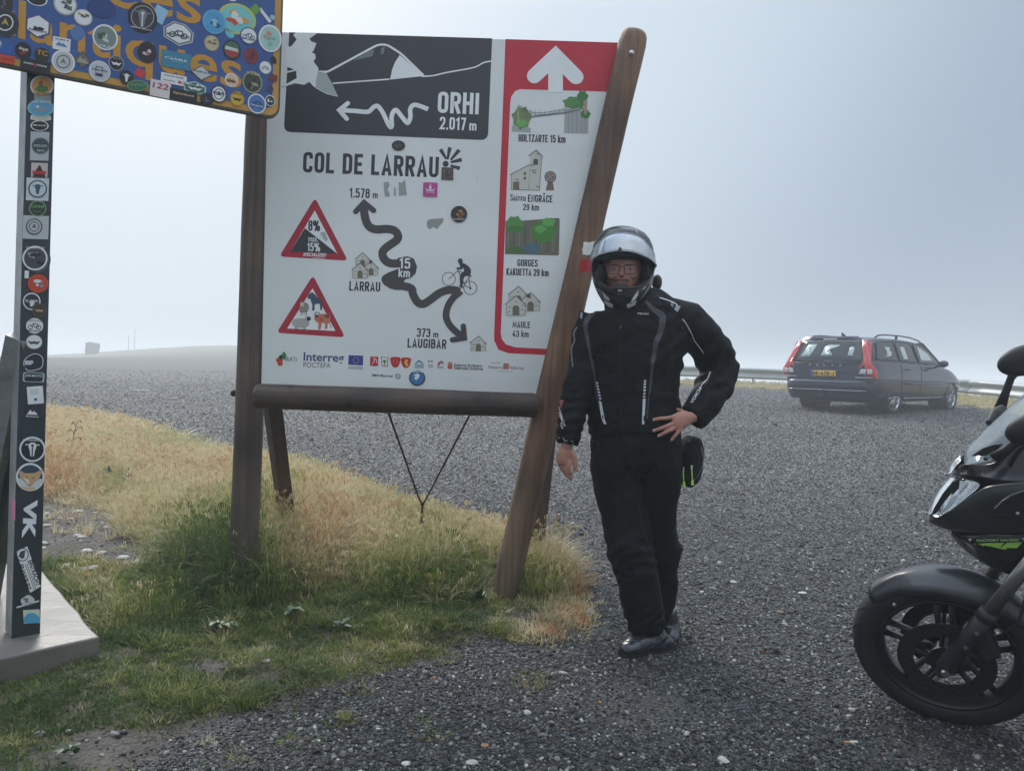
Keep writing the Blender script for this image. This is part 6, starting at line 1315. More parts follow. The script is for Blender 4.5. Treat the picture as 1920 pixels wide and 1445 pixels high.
# hand on the hip: palm, four spread fingers, thumb passing behind the waist
body += [T([(1290, 783, PY - .115, 14, .022), (1279, 787, PY - .135, 17, .019), (1268, 792, PY - .145, 17, .015), (1262, 794, FY + .003, 14, .012)], 16)]
body += [fing([((848, 1275), .006), ((800, 1285), -.002), ((750, 1288), -.001), ((708, 1296), .006)], .0098, .0075, FY), fing([((850, 1310), .004), ((800, 1335), -.004), ((752, 1352), -.002), ((706, 1368), .004)], .0102, .0078, FY),
         fing([((862, 1335), .004), ((815, 1362), -.004), ((775, 1382), -.003), ((738, 1401), .004)], .0100, .0076, FY), fing([((885, 1345), .006), ((862, 1378), 0), ((842, 1402), .001), ((822, 1428), .006)], .0090, .0068, FY),
         fing([((910, 1262), .02), ((885, 1238), .05), ((850, 1228), .075)], .0105, .008, FY)]
# hanging hand: back of the hand and thumb towards the camera, fingers curled in
c2f = lambda u, v: (1020 + u / 2.95, 780 + v / 2.95)
def fing2(pts, r0, r1, Y):
    P = [at(*c2f(*p), Y + dy) for p, dy in pts]; m = len(P); return tube_vf(P + [P[-1] + (P[-1] - P[-2]).normalized() * r1 * .8], [r0 + (r1 - r0) * i / (m - 1) for i in range(m)] + [r1 * .45], 12)
RY = PY - .085
body += [T([(1061, 838, RY, 12, .02), (1060, 850, RY, 17, .022), (1059, 862, RY, 17, .02), (1060, 869, RY, 15, .016)], 16)]
body += [fing2([((142, 245), -.012), ((138, 282), -.016), ((140, 310), -.012), ((152, 318), -.004)], .0098, .0075, RY), fing2([((122, 255), -.004), ((124, 300), -.008), ((136, 330), -.004), ((150, 346), 0)], .0100, .0076, RY),
         fing2([((100, 252), .004), ((106, 292), .004), ((122, 322), .008), ((140, 336), .012)], .0096, .0074, RY), fing2([((84, 240), .012), ((88, 272), .016), ((104, 300), .02), ((120, 312), .024)], .0086, .0066, RY),
         fing2([((152, 195), -.008), ((168, 225), -.016), ((173, 262), -.016), ((172, 296), -.012)], .0108, .0082, RY)]
# facial relief
body += [ellipsoid_vf(at(1166, 514, HY - .107), .0125, .016, .013, 12, 8), tube_vf([at(1166, 499, HY - .094), at(1166, 512, HY - .106)], [.007, .0095], 10), ellipsoid_vf(at(1148, 517, HY - .078), .022, .020, .017, 12, 8), ellipsoid_vf(at(1185, 517, HY - .078), .022, .020, .017, 12, 8),
         ellipsoid_vf(at(1166, 546, HY - .082), .02, .018, .016, 12, 8), ellipsoid_vf(at(1166, 489, HY - .082), .055, .02, .012, 12, 8), ellipsoid_vf(at(1131, 508, HY + .005), .008, .02, .028, 12, 8), ellipsoid_vf(at(1201, 508, HY + .005), .008, .02, .028, 12, 8)]
me = remesh(*merge(*body), .0033, 2, .4)
bod = link('body', me, person, skin, smooth=True); bb_ = bvh_of(bod); fm = surf_mapper(bb_)
eyew = mat('eye_white', (.36, .30, .28), .3); eyed = mat('dark_iris', (.02, .014, .01), .15); hairm = mat('dark_grey_beard', (.09, .062, .052), .8, bump=(300, .8, .002)); lip = mat('lips', (.38, .13, .11), .45)
for x in (1152, 1181):
    c = fm(x, 504, 0) + Vector((0, .006, 0)); e_ = mesh('eye', *ellipsoid_vf(c + Vector((0, .001, 0)), .0095, .0080, .0042, 14, 10), bod, eyew, smooth=True); mesh('iris', *ellipsoid_vf(c + Vector((.001, -.0055, -.0005)), .0045, .004, .0045, 12, 8), e_, eyed, smooth=True)
def patch(name, P, mapper, m, parent, off=.0015, n=7):
    """a filled outline laid over a surface with inner points"""
    P = [np.array(p, float) for p in P]; c = sum(P) / len(P); V = []; k = len(P); F = []
    for j in range(n + 1):
        for i in range(k): q = c + (P[i] - c) * (j / n) ; V.append(mapper(q[0], q[1], off * (1.0 if j < n else .1)))
    for j in range(n):
        for i in range(k): F.append((j * k + i, j * k + (i + 1) % k, (j + 1) * k + (i + 1) % k, (j + 1) * k + i))
    o = mesh(name, V, F, parent, m, smooth=True); return o
f3 = lambda P: [(1080 + u / 7.605, 410 + v / 7.605) for u, v in P]
patch('moustache', f3(catmull([(540, 882), (585, 858), (645, 868), (715, 858), (758, 878), (750, 892), (700, 886), (645, 884), (590, 888), (550, 896)], 3, True)), fm, hairm, bod, .003); patch('mouth', f3(catmull([(555, 893), (600, 902), (645, 905), (700, 900), (745, 888), (715, 925), (645, 940), (585, 928)], 3, True)), fm, lip, bod, .002)
patch('teeth', f3(catmull([(572, 900), (610, 906), (645, 908), (695, 904), (728, 896), (700, 916), (645, 924), (600, 916)], 3, True)), fm, eyew, bod, .0035); patch('beard', f3(catmull([(560, 940), (640, 945), (730, 940), (720, 1000), (640, 1030), (570, 1000)], 3, True)), fm, hairm, bod, .004)
for P in ([(500, 668), (560, 655), (610, 668), (560, 672)], [(690, 668), (740, 655), (810, 668), (750, 672)]): patch('eyebrow', f3(catmull(P, 3, True)), fm, hairm, bod, .003)
nailm = mat('fingernail', (.60, .36, .30), .3)
for px, py in ((1225.5, 786.5), (1226, 806.5), (1235.5, 815.5), (1259.5, 822)): patch('fingernail', [(px + 2.6 * math.cos(t * .785), py + 1.9 * math.sin(t * .785)) for t in range(8)], fm, nailm, bod, .0004, 2)
# glasses
fr = mat('dark_glasses_frame', (.035, .012, .012), .3); gl = mat('glasses_lens', (.3, .3, .3), .05, alpha=.06)
G0 = HY - .125
def lens(x0, y0, x1, y1, nm):
    P = fillet([(x0, y0), (x1, y0), (x1 - 1.5, y1), (x0 + 2, y1)], 4, True, 3); Pw = [at(a, b, G0 + .010 * abs((a - 1166) / 30) ** 2) for a, b in P]; Pw.append(Pw[0]); Pw.append(Pw[1])
    V, F = tube_vf(Pw, [.0017] * len(Pw), 6, cap=False); return V, F, P
glasses = bpy.data.objects.new('glasses', None); COL.objects.link(glasses); glasses.parent = person
GLm = []
for a in ((1136, 496, 1161, 513), (1170, 496, 1195, 513.5)):
    V, F, P = lens(*a, 'l'); GLm.append((V, F)); mesh('lens', [at(x, y, G0 + .010 * abs((x - 1166) / 30) ** 2) for x, y in P], [tuple(range(len(P)))], glasses, gl)
GLm += [tube_vf([at(1161, 500, G0), at(1165.5, 498.5, G0 - .001), at(1170, 500, G0)], [.0017] * 3, 6), tube_vf([at(1136, 499, G0 + .01), at(1132, 499, G0 + .05), at(1131, 503, G0 + .12)], [.0017] * 3, 6), tube_vf([at(1195, 499, G0 + .01), at(1199, 499, G0 + .05), at(1200, 503, G0 + .12)], [.0017] * 3, 6)]
mesh('frame', *merge(*GLm), glasses, fr, smooth=True)
# ---- helmet
HC = PY + .01
hprof = [(425, 3), (427, 16), (431, 30), (438, 41), (448, 49), (462, 55), (480, 58), (500, 58.5), (518, 57), (535, 53), (550, 47), (564, 39), (576, 31), (585, 24), (590, 16)]
dfr = {425: .02, 427: .045, 431: .07, 438: .10, 448: .118, 462: .130, 480: .135, 500: .14, 518: .15, 535: .165, 550: .17, 564: .165, 576: .15, 585: .12, 590: .08}
dbk = {425: .02, 427: .05, 431: .08, 438: .115, 448: .135, 462: .15, 480: .16, 500: .16, 518: .15, 535: .135, 550: .11, 564: .07, 576: .03, 585: .0, 590: -.02}
hy = np.array([a for a, b in hprof], float); hw = np.array([b for a, b in hprof], float); hf = np.array([dfr[a] for a, b in hprof]); hb = np.array([dbk[a] for a, b in hprof])
def hp(y, th_, k=1.0, off=0.0):
    """point on the helmet: photo row y, th_ 0 = front, +-pi/2 sides"""
    w = float(np.interp(y, hy, hw)) * HC / FPX + off; f_ = float(np.interp(y, hy, hf)) + off; b_ = float(np.interp(y, hy, hb)) + off
    s_, c_ = math.sin(th_), math.cos(th_); c0 = at(1167.5 + (y - 500) * -.02, y, HC)
    e_ = 2.25; s2 = math.copysign(abs(s_) ** (2 / e_), s_); c2_ = math.copysign(abs(c_) ** (2 / e_), c_)
    return c0 + Vector((1, 0, -.035)) * (w * k * s2) - Vector((0, 1, 0)) * ((f_ if c_ > 0 else b_) * k * c2_)
port = f3(catmull([(250, 640), (300, 560), (420, 515), (620, 505), (800, 515), (950, 560), (1105, 640), (1085, 780), (1010, 900), (900, 975), (620, 1000), (380, 965), (280, 860), (245, 760)], 4, True)); PORT = np.array(port)
NR, NA = 64, 120
yy = np.interp(np.linspace(0, 1, NR + 1), np.linspace(0, 1, len(hy)), hy); yy = 425 + (590 - 425) * (np.linspace(0, 1, NR + 1))
yy = np.concatenate([[425, 426, 428], yy[1:]])
V = []; 
for y in yy:
    for i in range(NA): V.append(hp(y, -math.pi + 2 * math.pi * i / NA))
F = []
for j in range(len(yy) - 1):
    for i in range(NA):
        q_ = (j * NA + i, j * NA + (i + 1) % NA, (j + 1) * NA + (i + 1) % NA, (j + 1) * NA + i); c = sum((V[k] for k in q_), Vector()) / 4; ths = -math.pi + 2 * math.pi * (i + .5) / NA
        px, py = proj(c)
        if abs(ths) < 1.75 and inside(PORT, np.array([px]), np.array([py]))[0]: continue
        F.append(q_)
shellm = mat('matt_black_helmet_shell', (.013, .014, .016), .34, spec=.5, coat=.2); helmet = mesh('helmet', V, F, person, shellm, smooth=True); bm = bmesh.new(); bm.from_mesh(helmet.data); bmesh.ops.remove_doubles(bm, verts=bm.verts, dist=.0002); bmesh.ops.recalc_face_normals(bm, faces=bm.faces)
if sum((f.normal.dot(f.calc_center_median() - (at(1167, 500, HC) - WM['person'].translation)) for f in bm.faces)) < 0: bmesh.ops.reverse_faces(bm, faces=bm.faces[:])
bm.to_mesh(helmet.data); bm.free()
sd_ = helmet.modifiers.new('thick', 'SOLIDIFY'); sd_.thickness = .012; sd_.offset = -1
F2 = [(j * NA + i, j * NA + (i + 1) % NA, (j + 1) * NA + (i + 1) % NA, (j + 1) * NA + i) for j in range(len(yy) - 1) for i in range(NA)]
hbv = BVHTree.FromPolygons(V, F2); hmf = surf_mapper(hbv)
seal = mat('black_visor_seal', (.01, .01, .011), .5); gp = [hmf(x, y, .001) for x, y in port]; mesh('port_seal', *tube_vf(gp + gp[:2], [.0045] * (len(gp) + 2), 8, cap=False), helmet, seal, smooth=True)
pad = mat('black_helmet_lining', (.010, .010, .012), .9, bump=(200, .3, .002))
V_, F_ = merge(ellipsoid_vf(at(1124, 518, HY - .03), .020, .075, .055, 16, 12), ellipsoid_vf(at(1209, 518, HY - .03), .020, .075, .055, 16, 12), tube_vf([at(1120, 484, HY - .085), at(1143, 481, HY - .115), at(1167, 480, HY - .12), at(1190, 481, HY - .115), at(1214, 484, HY - .085)], [.012] * 5, 10), tube_vf([at(1122, 532, HY - .09), at(1140, 545, HY - .12), at(1167, 551, HY - .13), at(1192, 545, HY - .12), at(1212, 532, HY - .09)], [.016] * 5, 10))
mesh('lining', V_, F_, helmet, pad, smooth=True)
V_, F_ = merge(ellipsoid_vf(at(1164, 541, HY - .135), .034, .014, .019, 16, 10)); mesh('breath_guard', V_, F_, helmet, rubber, smooth=True)
# raised visor
vt = f3([(240, 470), (300, 350), (400, 255), (520, 195), (660, 175), (800, 200), (920, 255), (1020, 345), (1090, 470)]); vb = f3([(238, 655), (290, 585), (400, 530), (520, 498), (640, 488), (780, 505), (900, 545), (1010, 600), (1110, 655)])
vt = catmull([(240, 530)] + [(258, 480), (320, 385), (420, 300), (530, 250), (660, 232), (800, 252), (910, 300), (1005, 385), (1072, 480)] + [(1100, 530)], 4); vb = catmull([(236, 620)] + [(245, 650), (290, 590), (400, 532), (520, 500), (640, 490), (780, 505), (900, 545), (1010, 600), (1075, 640)] + [(1112, 620)], 4)
Vv, Fv = [], []; m_ = len(vt)
for j in range(9):
    t = j / 8
    for i in range(m_):
        a = np.array(f3([vb[i]])[0]); b_ = np.array(f3([vt[i]])[0]); q_ = a + (b_ - a) * t; s_ = (i / (m_ - 1)) * 2 - 1
        base_ = .014 + .006 * (1 - s_ * s_) + .020 * (1 - t) * (1 - s_ * s_)
        x_ = 1167 + (q_[0] - 1167) * .965; Vv.append(hmf(x_, max(q_[1], 427), base_ * .9))
for j in range(8):
    for i in range(m_ - 1): Fv.append((j * m_ + i, j * m_ + i + 1, (j + 1) * m_ + i + 1, (j + 1) * m_ + i))
vis = mat('misted_silver_visor', (.52, .56, .60), .16, metal=.55, spec=.6, alpha=.82, var=(14, .18), bump=(120, .12, .002)); visor = mesh('visor', Vv, Fv, helmet, vis, smooth=True); sd_ = visor.modifiers.new('thick', 'SOLIDIFY'); sd_.thickness = .0022
rimv = mat('clear_visor_edge', (.55, .58, .6), .2, metal=.3); mesh('visor_edge', *tube_vf([Vv[i] for i in range(m_)], [.0016] * m_, 6), visor, rimv, smooth=True); mesh('visor_edge', *tube_vf([Vv[8 * m_ + i] for i in range(m_)], [.0012] * m_, 6), visor, rimv, smooth=True)
tb = Vv[m_ // 2]; V_, F_ = merge(box_vf(tb + Vector((-.004, -.003, .004)), .011, .008, .016), box_vf(tb + Vector((-.004, -.002, -.003)), .024, .008, .006)); mesh('visor_tab', V_, F_, visor, shellm)
V_, F_ = merge(ellipsoid_vf(at(1232, 530, HC + .06), .022, .03, .036, 14, 10), ellipsoid_vf(at(1229, 498, HC + .02), .006, .01, .01, 10, 8)); mesh('intercom', V_, F_, helmet, rubber, smooth=True)
WD = (206, 212, 214); C = Canvas()
C.poly(f3([(388, 1020), (425, 1075), (480, 1125), (490, 1165), (435, 1150), (405, 1110)]), WD, 0); C.poly(f3([(412, 1160), (480, 1185), (540, 1220), (525, 1270), (455, 1235), (420, 1195)]), WD, 0)
C.poly(f3([(888, 1020), (875, 1090), (840, 1150), (770, 1205), (800, 1130), (850, 1060)]), WD, 0); C.poly(f3([(860, 1160), (835, 1225), (735, 1272), (722, 1215), (800, 1190)]), WD, .4)
C.poly(f3([(600, 1003), (655, 1003), (654, 1032), (601, 1032)]), WD, 0); C.poly(f3([(300, 990), (345, 1030), (330, 1022), (305, 1005)]), (170, 176, 178), 0); C.poly(f3([(990, 970), (950, 1005), (935, 1010), (965, 975)]), (190, 196, 198), 0); C.poly(f3([(1055, 900), (1030, 1000), (960, 1100), (905, 1150), (970, 1050), (1020, 960)]), (120, 128, 132), 0); C.poly(f3([(250, 890), (290, 1000), (345, 1090), (370, 1140), (300, 1060), (262, 960)]), (110, 118, 122), 0)
C.poly(f3([(232, 810), (248, 820), (252, 850), (236, 845)]), WD, 0); C.poly(f3([(1082, 795), (1070, 840), (1060, 835), (1068, 800)]), WD, 0); C.stroke(f3(catmull([(600, 1050), (630, 1082), (660, 1050)])), 1.2, (90, 96, 100), 0); C.stroke(f3(catmull([(570, 1130), (630, 1155), (690, 1130)])), 1, (60, 64, 68), 0); C.stroke(f3([(850, 172), (870, 212)]), 1, WD, 0)
C.build('white_graphics', hmf, helmet, base=.0025)
# ---- jacket trim
GY, RF = (58, 60, 66), (196, 202, 208); C = Canvas()
def rib(pts, w, col, z=0): P = c3(catmull(pts, 5)); m = len(P); C.stroke(P, [w] * m if not hasattr(w, '__len__') else list(np.interp(np.linspace(0, 1, m), np.linspace(0, 1, len(w)), w)), col, z)
rib([(352, 560), (325, 600), (280, 650), (268, 700), (280, 770), (295, 860), (315, 960), (325, 1010), (335, 1100), (355, 1200), (362, 1240)], [3, 7, 9, 8, 6, 5, 4, 4, 3.5, 3, 2.5], GY)
rib([(655, 530), (700, 580), (760, 625), (762, 670), (745, 740), (722, 800), (708, 880), (695, 970), (688, 1060), (676, 1150), (662, 1290)], [3, 9, 13, 12, 10, 9, 8, 6, 4, 3, 2.5], GY)
for k in range(6):
    v = 1052 + 20 * k; C.poly(c3([(334 + (v - 1050) * .20, v), (348 + (v - 1050) * .20, v), (352 + (v - 1050) * .20, v + 13), (338 + (v - 1050) * .20, v + 13)]), RF, .5); C.poly(c3([(645 - (v - 1040) * .05, v - 12), (659 - (v - 1040) * .05, v - 12), (657 - (v - 1040) * .05, v + 1), (643 - (v - 1040) * .05, v + 1)]), RF, .5)
C.poly(c3([(356, 1172), (372, 1180), (392, 1290), (404, 1325), (386, 1322), (372, 1280)]), RF, .5); C.poly(c3([(637, 1160), (655, 1160), (650, 1250), (645, 1325), (630, 1324), (634, 1250)]), RF, .5)
rib([(745, 512), (790, 525), (840, 545), (865, 565)], 1.6, RF, 1); C.poly(c3([(818, 530), (835, 545), (830, 575), (815, 560)]), (120, 124, 130), 1); C.poly(c3([(850, 558), (880, 566), (862, 602), (838, 588)]), (150, 156, 162), 1)
C.poly(c3([(890, 655), (935, 720), (960, 790), (1000, 850), (940, 790), (885, 700)]), (60, 62, 68), 1); rib([(893, 648), (925, 690), (950, 735), (975, 790), (1030, 865)], 1.6, RF, 2)
rib([(330, 552), (290, 565), (252, 585)], 1.8, (150, 154, 160), 1); C.poly(c3([(238, 605), (252, 608), (248, 645), (234, 640)]), (130, 136, 142), 1); rib([(215, 700), (196, 740), (200, 790), (182, 830), (182, 900), (190, 955)], 2.2, (120, 124, 130), 1)
C.stroke(c3([(497, 640), (492, 800), (493, 1000), (496, 1200), (506, 1360)]), 1.2, (18, 18, 20), 1); C.poly(c3([(488, 690), (500, 690), (499, 712), (490, 712)]), (90, 66, 60), 1.5)
rib([(1072, 988), (1050, 1040), (1020, 1070), (1008, 1105)], 1.7, RF, 1); rib([(1080, 985), (1060, 1042), (1030, 1075)], .9, (150, 60, 60), 1.4)
a = math.radians(-60); ex, ey = (math.cos(a), math.sin(a)), (math.sin(a), -math.cos(a)); p = c3([(960, 1196)])[0]; C.text('VOICH', p[0], p[1], 34, 6, RF, 1, bold=.04, ex=ex, ey=ey)
a = math.radians(70); p = c3([(92, 1195)])[0]; C.stroke(c3([(95, 1165), (100, 1220), (115, 1280), (112, 1330), (122, 1355)]), 1.3, RF, 1); C.stroke(c3([(104, 1170), (112, 1230), (124, 1290), (118, 1340)]), .9, (150, 60, 64), 1.4); C.text('VOICH', p[0], p[1] + 14, 30, 5, RF, 2, bold=.04, ex=(math.cos(a), math.sin(a)), ey=(math.sin(a), -math.cos(a)))
C.text('TECH', *c3([(600, 618)])[0], 21, 3.4, (190, 196, 200), 1, 2, bold=.04)
C.stroke([(1049, 820), (1053, 831), (1075, 832)], 2, RF, 1); C.stroke([(1056, 820), (1059, 826), (1075, 827)], 1.4, (150, 154, 160), 1)
C.build('reflective_trim', jm, jacket, base=.001)
C = Canvas(); C.stroke(c2([(480, 90), (485, 200), (500, 380)]), 1.0, (22, 22, 25), 0); C.ell(*c2([(449, 82)])[0], 1.5, 1.5, (120, 124, 130), 1); C.stroke(c2(catmull([(262, 130), (300, 160), (330, 250)])), .9, (26, 26, 30), .5); C.stroke(c2([(380, 815), (460, 830), (560, 800)]), .9, (30, 30, 34), .5); 
C.stroke(c2(catmull([(372, 712), (430, 700), (520, 715), (560, 745)])), 1.0, (30, 32, 36), 1); C.stroke(c2(catmull([(395, 880), (470, 905), (560, 890), (600, 860)])), 1.0, (30, 32, 36), 1.5); C.stroke(c2(catmull([(500, 420), (545, 600), (590, 760), (640, 960), (655, 1150)])), .9, (16, 17, 20), 2); C.stroke(c2([(262, 92), (380, 100), (500, 98), (620, 100), (750, 92)]), 1.1, (24, 26, 30), 2.5)
C.build('seams', tm, trousers)
for nm, P, R, D in (('cuff', [at(1301, 778, PY - .08), at(1289, 784, PY - .10)], [.054, .047], [.05, .045]), ('cuff', [at(1065, 826, PY - .08), at(1063, 836, PY - .082)], [.048, .046], [.049, .047])): pass
# hip bag with neon zip pulls
bag = empty('hip_bag', at(1297, 862, PY + .07), 'black hip bag with two neon yellow zip pulls beside the rider', 'bag'); bagm = fabric('black_bag_fabric', (.012, .013, .015))
V_, F_ = T([(1300, 818, PY + .07, 12, .05), (1298, 828, PY + .07, 19, .07), (1294, 850, PY + .07, 25, .085), (1290, 875, PY + .07, 27, .085), (1286, 896, PY + .07, 24, .08), (1282, 908, PY + .07, 14, .05)]); me = remesh(V_, F_, .006, 5); displace(me, lambda co, no: folds(co, no, .003, 12, 3)); bo = link('pouch', me, bag, bagm, smooth=True); bgm = surf_mapper(bvh_of(bo))
C = Canvas(); C.stroke(c2(catmull([(868, 170), (880, 230), (870, 290), (840, 340), (800, 370)])), 1.1, (110, 116, 122), 0); C.stroke(c2(catmull([(800, 130), (850, 200), (855, 280), (825, 330)])), 1.0, (36, 38, 42), 0); C.build('piping', bgm, bag)
neon = mat('neon_yellow_cord', (.45, .85, .12), .5)
for u, v in ((770, 340), (817, 330)):
    p0 = at(*c2([(u, v - 35)])[0], PY - .02); p1 = at(*c2([(u + 3, v + 22)])[0], PY - .022); p2 = at(*c2([(u + 4, v + 50)])[0], PY - .022)
    z_ = mesh('zip_pull', *tube_vf([p0, p1], [.0028, .0028], 8), bag, neon, smooth=True); mesh('pull_tab', *tube_vf([p1, p2], [.005, .0065], 8), z_, neon); mesh('slider', *tube_vf([p0 + Vector((0, .004, .018)), p0], [.005, .004], 8), bag, steel)
# ------------------------------------------------------------------ motorcycle (nose to the left, leaning on its side stand)
myaw = math.radians(30); mlean = math.radians(12)
MF = Vector((-math.cos(myaw), math.sin(myaw), 0)); ML0 = Vector((-math.sin(myaw), -math.cos(myaw), 0))     # forward, and its left side (towards the viewer)
ML = (ML0 * math.cos(mlean) - Vector((0, 0, 1)) * math.sin(mlean)).normalized(); MU = (Vector((0, 0, 1)) * math.cos(mlean) + ML0 * math.sin(mlean)).normalized()
WC = at(1770, 1358, 2.75); WC.z = G(WC.x, WC.y)                     # where the front tyre stands
RM = Matrix((MF, ML, MU)).transposed()
moto = empty('motorcycle', WC, 'black sport-touring motorcycle with lime-green lettering on its fairing', 'motorcycle', rot=RM)
ML_M = WM[moto.name]
def mb(f, l, u): return WC + MF * f + ML * l + MU * u
def bp_(px, py, l):
    """the point at lateral offset l from the bike's centre plane seen at a photo pixel"""
    d = ray(px, py); o = WC + ML * l; t = (o - CAM).dot(ML) / d.dot(ML); return CAM + d * t
def loc(p): v = Vector(p) - WC; return (v.dot(MF), v.dot(ML), v.dot(MU))
m_satin = mat('satin_graphite_fairing', (.020, .024, .026), .30, spec=.5, coat=.15, bump=(5, .05, .002)); m_gloss = mat('gloss_black_fairing', (.010, .011, .012), .16, spec=.5, coat=.4); m_plast = mat('black_plastic', (.014, .015, .017), .5, bump=(90, .15, .001))
m_rub = mat('tyre_rubber', (.0135, .014, .015), .62, bump=(35, .25, .002), var=(8, .2)); m_rim = mat('black_cast_wheel', (.008, .009, .010), .38); m_disc = mat('brake_disc_steel', (.045, .042, .040), .42, metal=.7); m_alu = mat('brushed_alloy', (.35, .35, .35), .35, metal=.9)
# front wheel, turned a little further
slean = math.radians(22); syaw = math.radians(31)
SF = Vector((-math.cos(syaw), math.sin(syaw), 0)); SL0 = Vector((-math.sin(syaw), -math.cos(syaw), 0)); SLt = (SL0 * math.cos(slean) - Vector((0, 0, 1)) * math.sin(slean)).normalized(); SU = (Vector((0, 0, 1)) * math.cos(slean) + SL0 * math.sin(slean)).normalized()
RT = .300; AX = WC + SU * (RT - .004)
def wh(r, a, l): return AX + SF * (r * math.cos(a)) + SU * (r * math.sin(a)) + SLt * l
def ring_vf(prof, n=72, wfn=None):
    wfn = wfn or wh; m = len(prof); V = []; F = []
    for k in range(n):
        a = 2 * math.pi * k / n
        for r, l in prof: V.append(wfn(r, a, l))
    for k in range(n):
        for j in range(m): F.append((k * m + j, k * m + (j + 1) % m, ((k + 1) % n) * m + (j + 1) % m, ((k + 1) % n) * m + j))
    return V, F
fw = bpy.data.objects.new('front_wheel', None); COL.objects.link(fw); fw.parent = moto
tp = [(RT - .001, -.012), (RT, 0), (RT - .001, .012), (RT - .006, .03), (RT - .016, .046), (RT - .032, .056), (RT - .052, .058), (RT - .072, .052), (RT - .080, .046), (RT - .080, -.046), (RT - .072, -.052), (RT - .052, -.058), (RT - .032, -.056), (RT - .016, -.046), (RT - .006, -.03)]
V, F = ring_vf(tp, 96); tyre = mesh('tyre', V, F, fw, m_rub, smooth=True)
VF = []
for k in range(22):      # tread grooves
    for s_ in (-1, 1):
        a0 = 2 * math.pi * k / 22 + (.07 if s_ > 0 else 0); pr = [(RT - .0008, .012), (RT - .004, .024), (RT - .012, .040), (RT - .028, .0545)]; P = [wh(r, a0 + .055 * i + .01 * i * i, s_ * l) for i, (r, l) in enumerate(pr)]
        VF.append(tube_vf(P, [.0022, .0028, .0028, .001], 5))
mesh('tread_groove', *merge(*VF), tyre, mat('groove_black', (.004, .004, .004), .8))
rp2 = [(RT - .076, .044), (RT - .082, .050), (RT - .088, .048), (RT - .092, .030), (RT - .104, .018), (RT - .104, -.018), (RT - .092, -.030), (RT - .088, -.048), (RT - .082, -.050), (RT - .076, -.044)]
rim_ = mesh('rim', *ring_vf(rp2, 72), fw, m_rim, smooth=True)
for k in range(5):
    a = 2 * math.pi * k / 5 + .25
    for s_ in (-1, 1):
        mesh('spoke', *tube_vf([wh(.035, a + s_ * .5, 0), wh(.10, a + s_ * .22, 0), wh(.198, a + s_ * .12, 0)], [.012, .010, .011], 10, depth=[.016, .013, .014], side_ref=SLt), rim_, m_rim, smooth=True)
mesh('hub', *ring_vf([(.012, -.06), (.045, -.055), (.045, .055), (.012, .06)], 28), rim_, m_rim, smooth=False)
def disc(l, nm='brake_disc'):
    V, F = [], []; n = 60; R0, R1 = .098, .149
    ho = [(r, 2 * math.pi * (k + (.5 if j % 2 else 0)) / 30) for j, r in enumerate((.112, .124, .137)) for k in range(30)]
    V, F = ring_vf([(R0, l - .0022), (R1, l - .0022), (R1, l + .0022), (R0, l + .0022)], 90); d_ = mesh(nm, V, F, fw, m_disc)
    VF = [tube_vf([wh(r, a, l - .003), wh(r, a, l + .003)], [.0036] * 2, 7, side_ref=SU) for r, a in ho]; mesh('drillings', *merge(*VF), d_, mat('hole_black', (.003, .003, .003), 1))
    VF = [tube_vf([wh(.050, 2 * math.pi * k / 5, l - .01), wh(.103, 2 * math.pi * k / 5 + .2, l)], [.008, .007], 8, side_ref=SLt) for k in range(5)]; mesh('carrier', *merge(*VF, ring_vf([(.03, l - .004), (.055, l - .004), (.055, l + .003), (.03, l + .003)], 30)), d_, m_rim)
disc(.066); disc(-.066)
def hslab(name, P, l0, l1, m, parent, bev=.004, fn=bp_):
    """an outline seen in the photo, built as a body from lateral offset l0 to l1"""
    k = len(P); V = [fn(x, y, l1) for x, y in P]; d_ = ML * (l0 - l1); V += [v + d_ for v in V]
    F = [tuple(range(k)), tuple(range(2 * k - 1, k - 1, -1))] + [(i, (i + 1) % k, k + (i + 1) % k, k + i) for i in range(k)]
    o = mesh(name, V, F, parent, m); bm = bmesh.new(); bm.from_mesh(o.data); bmesh.ops.recalc_face_normals(bm, faces=bm.faces); bm.to_mesh(o.data); bm.free()
    if bev: bevel(o, bev, 3, 30)
    return o
# forks, calipers, axle
def fk(s_):
    top = mb(-.215, s_ * .10, .80); bot = AX + SLt * (s_ * .098) + SU * .0
    top = bot + (SU * math.cos(math.radians(25)) - SF * math.sin(math.radians(25))) * .62
    f_ = mesh('fork_leg', *tube_vf([bot - (top - bot) * .06, bot, bot.lerp(top, .25), bot.lerp(top, .42)], [.018, .029, .027, .030], 18), moto, m_plast, smooth=True)
    mesh('fork_tube', *tube_vf([bot.lerp(top, .42), top], [.0205, .0205], 16), f_, m_alu, smooth=True); mesh('fork_seal', *tube_vf([bot.lerp(top, .40), bot.lerp(top, .45)], [.033, .030], 16), f_, m_rub, smooth=True)
    c = bot + (top - bot).normalized() * .13 - SF * .055 - SLt * (s_ * .02); R = Matrix((SF, SLt, SU)).transposed(); ca = mesh('brake_caliper', *box_vf(c, .055, .05, .11, R @ Matrix.Rotation(.4, 3, 'Y')), moto, m_plast); bevel(ca, .008, 3)
    mesh('axle_nut', *tube_vf([bot + SLt * (s_ * .02), bot + SLt * (s_ * .04)], [.013, .012], 8, side_ref=SU), f_, m_alu)
fk(1); fk(-1)
